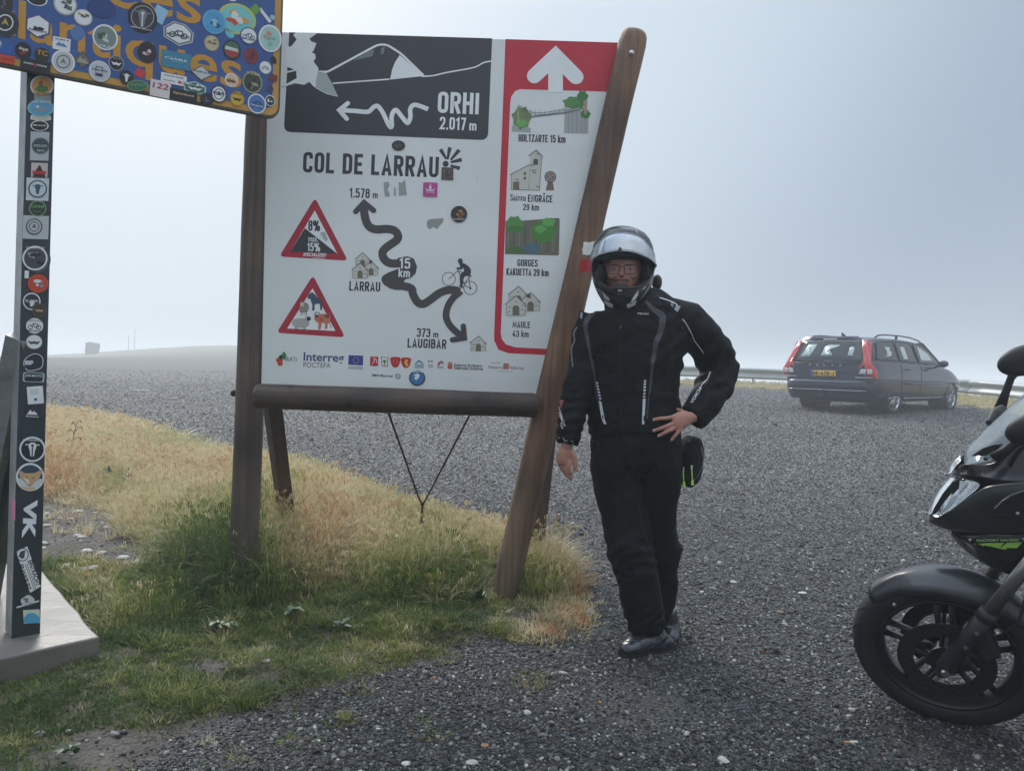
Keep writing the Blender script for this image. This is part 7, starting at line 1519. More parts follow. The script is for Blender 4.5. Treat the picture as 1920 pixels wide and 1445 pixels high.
# front mudguard, arched over the tyre
V, F = [], []; aa = np.linspace(math.radians(143), math.radians(38), 26)
for i, a in enumerate(aa):
    t = i / 25; hw_ = .052 + .026 * math.sin(math.pi * min(1, t * 1.25)) ** .6; drop = .030 + .040 * math.sin(math.pi * t) ** .8; r0 = RT + .012 + .006 * math.sin(math.pi * t)
    if i == 0: hw_ = .034; drop = .012
    for k in range(15):
        s_ = -1 + 2 * k / 14; l = hw_ * math.sin(s_ * math.pi / 2 * .96); rr_ = r0 - drop * (1 - math.cos(s_ * math.pi / 2 * .98)) ; sd2 = math.sin(math.pi * min(1, max(0, (t - .28) / .72))) ** 1.3 * math.exp(-((abs(s_) - .72) / .16) ** 2); V.append(wh(rr_ + .006 * sd2, a, l + math.copysign(.016 * sd2, s_)))
F = [(i * 15 + k, i * 15 + k + 1, (i + 1) * 15 + k + 1, (i + 1) * 15 + k) for i in range(25) for k in range(14)]
# aa runs from the front (left) to the rear (right) of the wheel
V = [Vector(v) for v in V]; mg = mesh('front_mudguard', V, F, moto, m_satin, smooth=True); sd_ = mg.modifiers.new('thick', 'SOLIDIFY'); sd_.thickness = .003
# ---- fairing. photo crops
k5 = lambda P: [(1570 + u / 3.44, 640 + v / 3.44) for u, v in P]; k6 = lambda P: [(1570 + u / 3.61, 1000 + v / 3.61) for u, v in P]
def skin_grid(name, rows, m, parent, th_=.004, mirror=True):
    """rows of (pixel, lateral) points, from the centre line outwards; mirrored to the far side"""
    R_ = [[loc(bp_(x, y, l)) for (x, y), l in row] for row in rows]; n = len(R_[0]); V = []; F = []
    for row in R_:
        for p in row: V.append(p)
    for j in range(len(R_) - 1):
        for i in range(n - 1): F.append((j * n + i, j * n + i + 1, (j + 1) * n + i + 1, (j + 1) * n + i))
    if mirror:
        o = len(V); V += [(f, -l, u) for f, l, u in V]; F += [tuple(reversed([i + o for i in q])) for q in F]
    Vw = [mb(*p) for p in V]; o_ = mesh(name, Vw, F, parent, m, smooth=True); bm = bmesh.new(); bm.from_mesh(o_.data); bmesh.ops.remove_doubles(bm, verts=bm.verts, dist=.0006); bmesh.ops.recalc_face_normals(bm, faces=bm.faces); bm.to_mesh(o_.data); bm.free()
    sb = o_.modifiers.new('sub', 'SUBSURF'); sb.levels = sb.render_levels = 2
    if th_: sd_ = o_.modifiers.new('thick', 'SOLIDIFY'); sd_.thickness = th_; sd_.offset = -1
    return o_
def rows_from(A, B, la, lb, steps, bulge=0.0):
    """skin between outline A (inner/front) and outline B (outer/side), same number of points"""
    out = []
    for (a, b) in zip(A, B):
        row = []
        for s_ in np.linspace(0, 1, steps + 1):
            x = a[0] + (b[0] - a[0]) * s_; y = a[1] + (b[1] - a[1]) * s_; row.append(((x, y), la + (lb - la) * s_ ** .75 + bulge * math.sin(math.pi * s_)))
        out.append(row)
    return out
# the profile of the nose is given in the bike's own (forward, up) coordinates, read off the silhouette at the centre plane
def prof(P, l=0.0): return [loc(bp_(x, y, l)) for x, y in P]
# lower fairing: side surface running back from the nose
A = k5([(577, 1140), (640, 1142), (760, 1060), (960, 932), (1204, 900), (1420, 880), (1700, 880)]); 
top_ = k5([(640, 1143), (700, 1105), (800, 1035), (900, 968), (960, 931), (1080, 915), (1204, 902), (1400, 895), (1650, 890), (1950, 890)])
mid_ = k5([(585, 1155), (690, 1152), (800, 1120), (900, 1080), (980, 1050), (1090, 1020), (1204, 1000), (1400, 990), (1650, 985), (1950, 985)])
low_ = k5([(600, 1172), (700, 1215), (790, 1226), (900, 1236), (1000, 1240), (1100, 1243), (1204, 1246), (1400, 1250), (1650, 1255), (1950, 1260)])
lt = [.060, .085, .115, .140, .158, .175, .19, .20, .21, .21]; lm = [.012, .075, .120, .150, .172, .190, .205, .215, .22, .22]; ll = [.0, .045, .090, .125, .150, .170, .185, .20, .21, .21]
rows = []
for i in range(10): rows.append([(top_[i], lt[i]), (((top_[i][0] + mid_[i][0]) / 2, (top_[i][1] + mid_[i][1]) / 2), (lt[i] + lm[i]) / 2 + .004), (mid_[i], lm[i]), (((mid_[i][0] + low_[i][0]) / 2, (mid_[i][1] + low_[i][1]) / 2), (lm[i] + ll[i]) / 2 + .003), (low_[i], ll[i])])
fair = skin_grid('side_fairing', rows, m_satin, moto)
# belly panel below it
t2 = k5([(720, 1232), (800, 1240), (900, 1243), (1000, 1246), (1100, 1249), (1204, 1252), (1400, 1256), (1650, 1260), (1950, 1264)]); b2_ = k5([(735, 1255), (770, 1300), (850, 1370), (950, 1438), (1060, 1490), (1180, 1520), (1400, 1560), (1650, 1600), (1950, 1640)])
l1 = [.03, .07, .105, .13, .15, .165, .185, .195, .2]; l2 = [.0, .03, .06, .09, .11, .13, .15, .16, .17]
rows = [[(t2[i], l1[i]), (((t2[i][0] * 2 + b2_[i][0]) / 3, (t2[i][1] * 2 + b2_[i][1]) / 3), l1[i] + .006), (((t2[i][0] + b2_[i][0] * 2) / 3, (t2[i][1] + b2_[i][1] * 2) / 3), (l1[i] + l2[i]) / 2 + .012), (b2_[i], l2[i])] for i in range(9)]
belly = skin_grid('belly_fairing', rows, m_gloss, moto)
# upper cowl: from the nose cap back under the screen
t3 = k5([(745, 848), (775, 812), (805, 783), (880, 787), (980, 790), (1060, 740), (1150, 650), (1300, 560), (1500, 500)]); m3_ = k5([(742, 858), (800, 838), (860, 832), (920, 838), (1000, 850), (1080, 850), (1160, 850), (1300, 850), (1500, 850)]); b3 = k5([(742, 862), (800, 862), (862, 862), (920, 872), (980, 886), (1050, 900), (1110, 906), (1300, 915), (1500, 920)])
l3 = [.0, .03, .055, .08, .105, .12, .13, .13, .13]; l4 = [.0, .05, .085, .11, .135, .155, .165, .17, .17]; l5 = [.0, .06, .10, .125, .145, .165, .18, .19, .19]
cowl = skin_grid('upper_cowl', [[(t3[i], l3[i]), (m3_[i], l4[i]), (b3[i], l5[i])] for i in range(9)], m_gloss, moto)
inner = mb(0, 0, 0)
# dark core behind the lamps and panels
ncore = [loc(bp_(x, y, 0)) for x, y in k5([(700, 1110), (760, 870), (850, 800), (1000, 760), (1300, 640), (1700, 620), (1900, 1000), (1700, 1400), (1200, 1400), (900, 1260), (750, 1190)])]
k = len(ncore); V = [mb(f, .055, u) for f, l, u in ncore] + [mb(f, -.055, u) for f, l, u in ncore]; mesh('front_frame', V, [tuple(range(k)), tuple(range(2 * k - 1, k - 1, -1))] + [(i, (i + 1) % k, k + (i + 1) % k, k + i) for i in range(k)], moto, m_plast)
# headlamp: chrome bowl, lens
m_lens = mat('headlamp_lens', (.95, .97, .98), .04, spec=.6, trans=1.0); m_lens.node_tree.nodes['Principled BSDF'].inputs['IOR'].default_value = 1.25; m_refl = mat('headlamp_reflector', (.86, .88, .90), .12, metal=1.0, bump=(26, .5, .01)); m_frost = mat('headlamp_white_bezel', (.62, .66, .68), .25, spec=.6)
ht = k5([(580, 1118), (592, 1060), (630, 985), (680, 920), (728, 866)]); hm1 = k5([(600, 1130), (650, 1050), (710, 975), (770, 915), (800, 880)]); hb_ = k5([(612, 1140), (690, 1080), (760, 1020), (840, 945), (870, 893)]); he = k5([(640, 1142), (735, 1085), (820, 1020), (900, 960), (942, 914)])
def lamp(nm, off, m, th_, parent):
    rows = [[(ht[i], .0 + off * 0), (((ht[i][0] + hm1[i][0]) / 2, (ht[i][1] + hm1[i][1]) / 2), .035 + off), (hm1[i], .065 + off), (hb_[i], .092 + off), (he[i], .108 + off)] for i in range(5)]
    return skin_grid(nm, rows, m, parent, th_)
hl = lamp('headlight', 0, m_lens, .003, moto); hl['label'] = 'large wedge-shaped clear headlight'
rf_ = [[(ht[i], -.0), (hm1[i], .045), (hb_[i], .066), (he[i], .078)] for i in range(5)]; rfl = skin_grid('reflector', rf_, m_refl, hl, .0)
C = Canvas(); bmap = lambda l: (lambda x, y, off: bp_(x, y, l) + ML * off)
C.poly(k5([(600, 1128), (625, 1070), (680, 980), (742, 905), (780, 890), (770, 940), (700, 1020), (640, 1110)]), (34, 38, 42), 0); C.build('lamp_mask', lambda x, y, off: bp_(x, y, .068 + .0003 * (x - 1745)) + ML * off, hl)
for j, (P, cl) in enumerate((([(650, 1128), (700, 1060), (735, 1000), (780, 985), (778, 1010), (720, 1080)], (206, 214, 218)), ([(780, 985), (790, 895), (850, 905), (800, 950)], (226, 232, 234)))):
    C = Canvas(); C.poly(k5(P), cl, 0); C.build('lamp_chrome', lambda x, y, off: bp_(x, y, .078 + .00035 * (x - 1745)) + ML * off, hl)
ridges = [tube_vf([bp_(*k5([(790 + 13 * i, 1040 - 11 * i)])[0], .086 + .0012 * i), bp_(*k5([(775 + 13 * i, 1015 - 11 * i)])[0], .084 + .0012 * i)], [.0012, .0012], 5) for i in range(11)]; mesh('lamp_ridges', *merge(*ridges), hl, m_refl)
# position lamp above
pt_ = k5([(712, 850), (722, 805), (760, 755), (800, 726)]); pb_ = k5([(735, 858), (752, 820), (780, 790), (800, 772)]); pl = skin_grid('position_light', [[(pt_[i], .0), (((pt_[i][0] + pb_[i][0]) / 2, (pt_[i][1] + pb_[i][1]) / 2), .022), (pb_[i], .042)] for i in range(4)], m_lens, moto, .002); skin_grid('reflector', [[(pt_[i], -.0), (((pt_[i][0] + pb_[i][0]) / 2, (pt_[i][1] + pb_[i][1]) / 2), .012), (pb_[i], .026)] for i in range(4)], m_refl, pl, 0)
# screen
m_scr = mat('smoked_windscreen', (.30, .36, .39), .07, spec=.6, alpha=.42, coat=.3)
sf = k5([(806, 783), (830, 700), (880, 640), (960, 560), (1060, 470), (1204, 360), (1340, 275), (1480, 200)]); sb_ = k5([(860, 787), (925, 780), (985, 775), (1040, 730), (1110, 650), (1220, 520), (1350, 400), (1490, 290)])
rows = [[(sf[i], .012), ((sf[i][0] * .7 + sb_[i][0] * .3, sf[i][1] * .7 + sb_[i][1] * .3), .06 + .004 * i), ((sf[i][0] * .35 + sb_[i][0] * .65, sf[i][1] * .35 + sb_[i][1] * .65), .10 + .004 * i), (sb_[i], .125 + .005 * i)] for i in range(8)]
# close the screen over the centre line
rows = [[(r_[0][0], 0.0)] + r_[1:] for r_ in rows]
scr = skin_grid('windscreen', rows, m_scr, moto, .003)
hslab('screen_vent', k5([(862, 738), (940, 688), (1000, 668), (1090, 652), (1095, 660), (1000, 720), (960, 738)]), .118, .128, m_plast, moto, .002)
mesh('screen_bolt', *ellipsoid_vf(bp_(*k5([(955, 755)])[0], .128), .006, .004, .006, 10, 8), moto, m_plast, smooth=True)
# recess in the fairing, bolts and lettering
hslab('side_intake', k5([(1000, 1132), (1010, 1080), (1060, 1030), (1130, 985), (1240, 945), (1500, 930), (1500, 1145), (1100, 1142)]), .19, .214, m_gloss, moto, .006)
for u, v, l in ((1163, 1110, .222), (857, 1280, .122), (1204, 1276, .178)):
    c = bp_(*k5([(u, v)])[0], l); mesh('fairing_bolt', *merge(tube_vf([c - ML * .004, c + ML * .002], [.0052, .0048], 14, side_ref=MU), ellipsoid_vf(c + ML * .002, .004, .004, .004, 10, 6)), moto, m_alu, smooth=True)
C = Canvas(); LM = (150, 196, 84); C.text('FACTORY RACING', *k5([(902, 1290)])[0], 79, 4.6, (150, 186, 110), 0, -.8, bold=.05)
C.poly(k5([(905, 1302), (1000, 1296), (1010, 1300), (985, 1312), (960, 1312), (940, 1316), (925, 1308)]), LM, 0); C.poly(k5([(1005, 1298), (1080, 1296), (1050, 1326), (1020, 1326), (990, 1318), (960, 1316), (1000, 1308)]), LM, .5); C.poly(k5([(1095, 1296), (1196, 1292), (1160, 1330), (1100, 1328), (1085, 1340), (1020, 1326), (1060, 1324)]), LM, 1); C.poly(k5([(880, 1303), (900, 1300), (893, 1308)]), (170, 186, 120), 1)
def belmap(x, y, off):
    return bp_(x, y, .150 + .0009 * (x - 1830)) + ML * (off + .004)
bbv_src = belly
dg = bpy.context.evaluated_depsgraph_get(); dg.update(); ev = belly.evaluated_get(dg); mev = ev.to_mesh(); mwb = ML_M
bmx = surf_mapper(BVHTree.FromPolygons([mwb @ v.co for v in mev.vertices], [tuple(p.vertices) for p in mev.polygons])); C.build('lettering', bmx, belly, base=.0012)
# indicator
c = bp_(1921, 1076, .20); ind = mesh('indicator', *ellipsoid_vf(c, .016, .016, .026, 16, 12), moto, mat('orange_indicator_lens', (.75, .12, .02), .2, spec=.6, coat=.5), smooth=True); mesh('indicator_stem', *tube_vf([c, c + MU * .02 - ML * .08], [.012, .012], 10), moto, m_plast, smooth=True)
# mirrors
def mirror(stem, body_c, rx, ry, rz, l, base_=None):
    P = [bp_(x, y, l + dl) for (x, y), dl in stem]; mm = mesh('mirror', *ellipsoid_vf(bp_(*body_c, l), rx, ry, rz, 20, 14, RM @ Matrix.Rotation(.35, 3, 'Y')), moto, m_plast, smooth=True)
    mesh('mirror_stem', *tube_vf(P, [.017, .013, .014, .020, .016][:len(P)], 14, depth=[.011, .009, .010, .014, .012][:len(P)]), mm, m_plast, smooth=True); return mm
mirror([(k5([(1140, 205)])[0], 0), (k5([(1118, 240)])[0], 0), (k5([(1085, 330)])[0], .0), (k5([(1050, 430)])[0], .005)], k5([(1215, 120)])[0], .085, .03, .052, -.22)
me = remesh(*tube_vf([bp_(*k5([(1080, 432)])[0], -.15), bp_(*k5([(1030, 470)])[0], -.13), bp_(*k5([(985, 535)])[0], -.10)], [.018, .026, .016], 14), .004, 3); link('mirror_mount', me, moto, m_plast, smooth=True)
mirror([(k5([(1190, 610)])[0], 0), (k5([(1150, 650)])[0], 0), (k5([(1090, 700)])[0], 0), (k5([(1010, 755)])[0], 0)], k5([(1290, 560)])[0], .085, .03, .05, .17)
# ---- rest of the machine, mostly out of the picture: tank, seat, engine, rear wheel
def body_part(name, rows, m, sup=2.6):
    P = [mb(f, 0, u) for f, u, w, h in rows]; V = []; n = 20; F = []
    for f, u, w, h in rows:
        for k in range(n):
            a = 2 * math.pi * k / n; c_, s_ = math.cos(a), math.sin(a); c_ = math.copysign(abs(c_) ** (2 / sup), c_); s_ = math.copysign(abs(s_) ** (2 / sup), s_); V.append(mb(f, w * c_, u + h * s_))
    for i in range(len(rows) - 1):
        for k in range(n): F.append((i * n + k, i * n + (k + 1) % n, (i + 1) * n + (k + 1) % n, (i + 1) * n + k))
    F += [tuple(range(n)), tuple(range((len(rows) - 1) * n, len(rows) * n))[::-1]]; return mesh(name, V, F, moto, m, smooth=True)
body_part('fuel_tank', [(-.42, .86, .06, .04), (-.48, .90, .14, .10), (-.62, .93, .17, .13), (-.78, .88, .13, .11), (-.86, .82, .07, .06)], m_satin); body_part('seat', [(-.84, .80, .08, .03), (-.95, .78, .14, .045), (-1.2, .79, .15, .05), (-1.4, .85, .12, .04), (-1.52, .87, .07, .03)], mat('black_seat_vinyl', (.015, .015, .016), .6))
body_part('tail', [(-1.2, .72, .12, .05), (-1.45, .78, .11, .06), (-1.62, .84, .07, .04), (-1.70, .86, .03, .02)], m_satin); body_part('engine', [(-.38, .42, .14, .12), (-.45, .44, .19, .20), (-.70, .42, .20, .22), (-.85, .40, .14, .16)], mat('engine_black', (.02, .02, .021), .5, metal=.4)); body_part('main_frame', [(-.22, .86, .05, .05), (-.5, .72, .13, .06), (-.85, .55, .10, .07), (-.98, .40, .08, .07)], m_plast)
RWC = WC - MF * 1.44; RWC = Vector((RWC.x, RWC.y, G(RWC.x, RWC.y))); RA_ = RWC + MU * .305
def whr(r, a, l): return RA_ + MF * (r * math.cos(a)) + MU * (r * math.sin(a)) + ML * l
rw = bpy.data.objects.new('rear_wheel', None); COL.objects.link(rw); rw.parent = moto
mesh('tyre', *ring_vf([(r + .008, l * 1.4) for r, l in tp], 72, whr), rw, m_rub, smooth=True); mesh('rim', *ring_vf([(r + .008, l * 1.4) for r, l in rp2], 60, whr), rw, m_rim, smooth=True)
for k in range(5): mesh('spoke', *tube_vf([whr(.03, 1.256 * k, 0), whr(.205, 1.256 * k, 0)], [.02, .014], 8, side_ref=ML), rw, m_rim)
for s_ in (-1, 1): mesh('swingarm', *tube_vf([mb(-.92, s_ * .12, .38), RA_ + ML * (s_ * .12)], [.03, .022], 10), moto, m_plast)
mesh('side_stand', *tube_vf([mb(-.75, .12, .22), Vector((mb(-.72, .30, .12).x, mb(-.72, .30, .12).y, G(mb(-.72, .3, .1).x, mb(-.72, .3, .1).y)))], [.012, .010], 8), moto, m_plast)
mesh('handlebar', *tube_vf([mb(-.40, .36, .98), mb(-.36, .22, 1.0), mb(-.33, 0, .97), mb(-.36, -.22, 1.0), mb(-.40, -.36, .98)], [.016, .012, .012, .012, .016], 10), moto, m_plast, smooth=True)

# hoses, reflectors and fasteners round the fork
for s_ in (-1, 1):
    c = AX + SLt * (s_ * .098); tp_ = (SU * math.cos(math.radians(25)) - SF * math.sin(math.radians(25)))
    mesh('brake_hose', *tube_vf([c + tp_ * .17 - SF * .07, c + tp_ * .26 - SF * .085, c + tp_ * .38 - SF * .05, c + tp_ * .52 - SF * .03], [.0045] * 4, 8), moto, m_rub, smooth=True)
    for t_ in (.13, .20): mesh('fork_bolt', *tube_vf([c + tp_ * t_ + SLt * (s_ * .026), c + tp_ * t_ + SLt * (s_ * .034)], [.007, .0065], 6, side_ref=SU), moto, m_alu)
mesh('mudguard_bolt', *ellipsoid_vf(wh(RT - .045, math.radians(52), .078), .007, .004, .007, 10, 8), moto, m_alu, smooth=True)
# ------------------------------------------------------------------ crash barrier
ga_s = mat('weathered_galvanised_barrier', (.36, .38, .39), .45, metal=.35, var=(1.2, .15), bump=(20, .2, .003))
RPc = [Vector((p[0], p[1], 0)) for p in catmull(RAILP, 6)]; cum = [0.0]
for a_, b_ in zip(RPc[:-1], RPc[1:]): cum.append(cum[-1] + (b_ - a_).length)
def rail_at(s_):
    i = min(max(int(np.searchsorted(cum, s_)) - 1, 0), len(RPc) - 2); t = (s_ - cum[i]) / (cum[i + 1] - cum[i]); d = (RPc[i + 1] - RPc[i]).normalized(); p = RPc[i].lerp(RPc[i + 1], t); n_ = Vector((d.y, -d.x, 0))
    return p, d, n_, float(np.interp(p.y, [9, 14, 18, 20.8, 25.3, 26.8], [1.02, 1.18, 1.33, 1.42, 1.60, 1.63]))
p0_, _, _, z0_ = rail_at(6.0); barrier = empty('crash_barrier', (p0_.x, p0_.y, float(gz(p0_.x, p0_.y))), 'galvanised steel crash barrier along the misty edge behind the car', 'crash barrier')
wp = [(0.02, 0), (.060, .03), (.080, .06), (.060, .095), (.02, .13), (.0, .16), (0, .20), (.02, .23), (.060, .265), (.080, .30), (.060, .33), (.02, .36)]
tot_ = cum[-1]; k = 0; sA = 0.0
while sA < tot_ - .5:
    sB = min(sA + 4.03, tot_); V = []; F = []; m = len(wp)
    for s_ in np.linspace(sA, sB, 9):
        p, d, n_, z_ = rail_at(s_)
        for dd, h in wp: V.append(Vector((p.x, p.y, z_ - h)) + n_ * (dd + (.004 if k % 2 else 0)))
    for i in range(8):
        for j in range(m - 1): F.append((i * m + j, (i + 1) * m + j, (i + 1) * m + j + 1, i * m + j + 1))
    o = mesh('rail', V, F, barrier, ga_s, smooth=True); sd_ = o.modifiers.new('t', 'SOLIDIFY'); sd_.thickness = .004
    p, d, n_, z_ = rail_at(sA + 1.05); g0 = float(gz(p.x, p.y)); mesh('barrier_post', *box_vf(Vector((p.x, p.y, (z_ - .03 + g0 - .5) / 2)) - n_ * .06, .06, .09, z_ - .03 - g0 + .5, Matrix.Rotation(math.atan2(d.y, d.x), 3, 'Z')), barrier, ga_s)
    sA += 4.0; k += 1
# ------------------------------------------------------------------ estate car
h_ = math.radians(49.5); CF = Vector((math.sin(h_), math.cos(h_), 0)); CR = Vector((math.cos(h_), -math.sin(h_), 0))      # forward, and its right side
rr_c = at(1631, 781, 14.4); org = Vector((rr_c.x, rr_c.y, 0)) - CR * .90                                                   # centre of the tail
z_r = float(gz(*(org + CF * 1.0).xy)); z_f = float(gz(*(org + CF * 3.8).xy)); tilt = math.atan2(z_f - z_r, 2.8) * .6; 
CU = (Vector((0, 0, 1)) * math.cos(tilt) - CF * math.sin(tilt)); CF2 = (CF * math.cos(tilt) + Vector((0, 0, 1)) * math.sin(tilt)); CU = CR.cross(CF2).normalized()
O_ = Vector((org.x, org.y, z_r - .05)); RC = Matrix((CR, CF2, CU)).transposed()
car = empty('car', O_, 'dark blue estate car with Dutch yellow number plate parked at the barrier', 'car', rot=RC)
def cp(x, y, z): return O_ + CR * x + CF2 * y + CU * z          # right, forward from the tail, up
m_pt = mat('dark_blue_metallic_paint', (.011, .015, .038), .26, spec=.5, metal=.25, coat=.5); m_gls = mat('tinted_car_glass', (.030, .040, .044), .06, spec=.6, alpha=.93); m_blk = mat('car_black_trim', (.016, .016, .018), .5); m_chr = mat('car_bright_trim', (.5, .5, .52), .25, metal=.9); m_red = mat('red_tail_lamp', (.55, .018, .03), .15, spec=.6, coat=.6); m_wht = mat('clear_lamp_part', (.62, .60, .60), .15, spec=.6); m_in = mat('car_interior', (.03, .03, .032), .8)
# lower body: stations along the length; each: half width at sill, at shoulder bulge, at belt; heights of sill, bulge, belt
st_ = [(.00, .62, .74, .70, .32, .60, .92), (.05, .74, .84, .80, .26, .60, .99), (.16, .82, .90, .86, .24, .62, 1.02), (.40, .86, .925, .885, .24, .64, 1.025), (.90, .88, .93, .895, .24, .64, 1.02), (1.6, .88, .93, .90, .24, .64, 1.01), (2.4, .88, .925, .895, .24, .63, .99), (3.1, .88, .92, .885, .24, .62, .965), (3.55, .87, .915, .87, .24, .62, .94), (4.0, .85, .905, .83, .24, .62, .89), (4.4, .80, .87, .76, .24, .58, .81), (4.65, .70, .78, .66, .26, .54, .73), (4.78, .52, .60, .50, .30, .50, .64)]
def sect(s_):
    y, ws, wb, wt, zs, zb, zt__ = s_; half = [(0, zs), (ws * .9, zs), (ws, zs + .05), (ws + (wb - ws) * .6, (zs + zb) / 2), (wb, zb), (wb, zb + (zt__ - zb) * .35), (wt + (wb - wt) * .55, zt__ - .09), (wt, zt__ - .015), (wt - .06, zt__ + (.015 if y < 3.5 else .03)), (0, zt__ + (.02 if y < 3.5 else .06))]
    return [(x, y, z) for x, z in half]
V = []; F = []; S_ = [sect(s_) for s_ in st_]; n = len(S_[0])
for row in S_:
    for x, y, z in row: V.append((x, y, z))
for j in range(len(S_) - 1):
    for i in range(n - 1): F.append((j * n + i, j * n + i + 1, (j + 1) * n + i + 1, (j + 1) * n + i))
F.append(tuple(range(n))); F.append(tuple(range((len(S_) - 1) * n, len(S_) * n))[::-1])
o = len(V); V += [(-x, y, z) for x, y, z in V]; F += [tuple(reversed([i + o for i in q])) for q in F]
bodyc = mesh('body', [cp(*v) for v in V], F, car, m_pt, smooth=True); bm = bmesh.new(); bm.from_mesh(bodyc.data); bmesh.ops.remove_doubles(bm, verts=bm.verts, dist=.001)
bmesh.ops.delete(bm, geom=[f for f in bm.faces if all(abs(v.co.x) < 1e-4 for v in f.verts)], context='FACES'); bmesh.ops.recalc_face_normals(bm, faces=bm.faces); bm.to_mesh(bodyc.data); bm.free()
sb = bodyc.modifiers.new('s', 'SUBSURF'); sb.levels = sb.render_levels = 2
# wheel arches are cut out
WY = (1.02, 3.84)
for wy in WY:
    cu = mesh('cutter', *tube_vf([cp(-1.2, wy, .335), cp(1.2, wy, .335)], [.375, .375], 40, side_ref=CF2), None, None); 
    b_ = bodyc.modifiers.new('arch', 'BOOLEAN'); b_.operation = 'DIFFERENCE'; b_.object = cu; b_.solver = 'EXACT'
dg = bpy.context.evaluated_depsgraph_get(); dg.update(); nm_ = bpy.data.meshes.new_from_object(bodyc.evaluated_get(dg)); bodyc.modifiers.clear(); bodyc.data = nm_; nm_.materials.clear(); nm_.materials.append(m_pt)
nm_.polygons.foreach_set('use_smooth', [True] * len(nm_.polygons))
for o_c in [o for o in COL.objects if o.name.startswith('cutter')]: bpy.data.objects.remove(o_c)
for wy in WY:      # black liners inside the arches
    for s_ in (-1, 1): mesh('wheel_arch', *tube_vf([cp(s_ * .56, wy, .335), cp(s_ * .885, wy, .335)], [.372, .372], 32, cap=False, side_ref=CF2), bodyc, m_blk); mesh('arch_wall', *tube_vf([cp(s_ * .55, wy, .335), cp(s_ * .56, wy, .335)], [.37, .37], 28, side_ref=CF2), bodyc, m_blk)
# greenhouse
gs = [(.10, .80, .70, 1.00, 1.40), (.30, .855, .69, 1.01, 1.465), (.60, .865, .685, 1.01, 1.49), (1.3, .875, .69, 1.005, 1.505), (2.1, .875, .69, .99, 1.50), (2.75, .865, .67, .975, 1.46), (3.15, .85, .62, .955, 1.36), (3.55, .82, .72, .94, 1.10), (3.75, .78, .74, .93, .96)]
V = []; F = []
for y, wb, wt, zb, zt__ in gs:
    for x, z in ((wb - .02, zb - .05), (wb - .02, zb), (wb + (wt - wb) * .5 + .018, (zb + zt__) / 2), (wt + .01, zt__ - .055), (wt - .06, zt__ - .012), (wt * .5, zt__ + .018), (0, zt__ + .028)): V.append((x, y - (.0 if y > .2 else (z - 1.0) * -.25), z))
n = 7
for j in range(len(gs) - 1):
    for i in range(n - 1): F.append((j * n + i, j * n + i + 1, (j + 1) * n + i + 1, (j + 1) * n + i))
F.append(tuple(range(n)))
o = len(V); V += [(-x, y, z) for x, y, z in V]; F += [tuple(reversed([i + o for i in q])) for q in F]
roof = mesh('cabin', [cp(*v) for v in V], F, car, m_pt, smooth=True); bm = bmesh.new(); bm.from_mesh(roof.data); bmesh.ops.remove_doubles(bm, verts=bm.verts, dist=.001); bmesh.ops.recalc_face_normals(bm, faces=bm.faces); bm.to_mesh(roof.data); bm.free(); sb = roof.modifiers.new('s', 'SUBSURF'); sb.levels = sb.render_levels = 2
def side_x(y, z):
    """outer surface of the cabin at (y, z)"""
    yb = [g[0] for g in gs]; wb = np.interp(y, yb, [g[1] for g in gs]); wt = np.interp(y, yb, [g[2] for g in gs]); zb = np.interp(y, yb, [g[3] for g in gs]); zt__ = np.interp(y, yb, [g[4] for g in gs]); t = np.clip((z - zb) / (zt__ - zb), 0, 1)
    return float(wb - .02 + (wt + .01 - wb + .02) * t + .018 * math.sin(math.pi * t))
def body_x(y, z):
    ys = [s_[0] for s_ in st_]; P = [float(np.interp(y, ys, [s_[k] for s_ in st_])) for k in range(1, 7)]; ws, wb, wt, zs, zb, zt__ = P
    return float(np.interp(z, [zs, zs + .05, (zs + zb) / 2, zb, zb + (zt__ - zb) * .35, zt__ - .09, zt__], [ws, ws + .01, ws + (wb - ws) * .6, wb, wb, wt + (wb - wt) * .55, wt]))
def side_panel(name, P, m, parent, fx, off=.008, s_=1, th_=.006, n=3, R=.03):
    P = fillet(P, R, True, 3) if R else P; c = np.mean(np.array(P), 0); k = len(P); V = []; F = []
    for j in range(n + 1):
        for q in P:
            w = c + (np.array(q) - c) * (j / n); V.append(cp(s_ * (fx(w[0], w[1]) + off), w[0], w[1]))
    for j in range(n):
        for i in range(k): F.append((j * k + i, j * k + (i + 1) % k, (j + 1) * k + (i + 1) % k, (j + 1) * k + i))
    return mesh(name, V, F, parent, m, smooth=True)
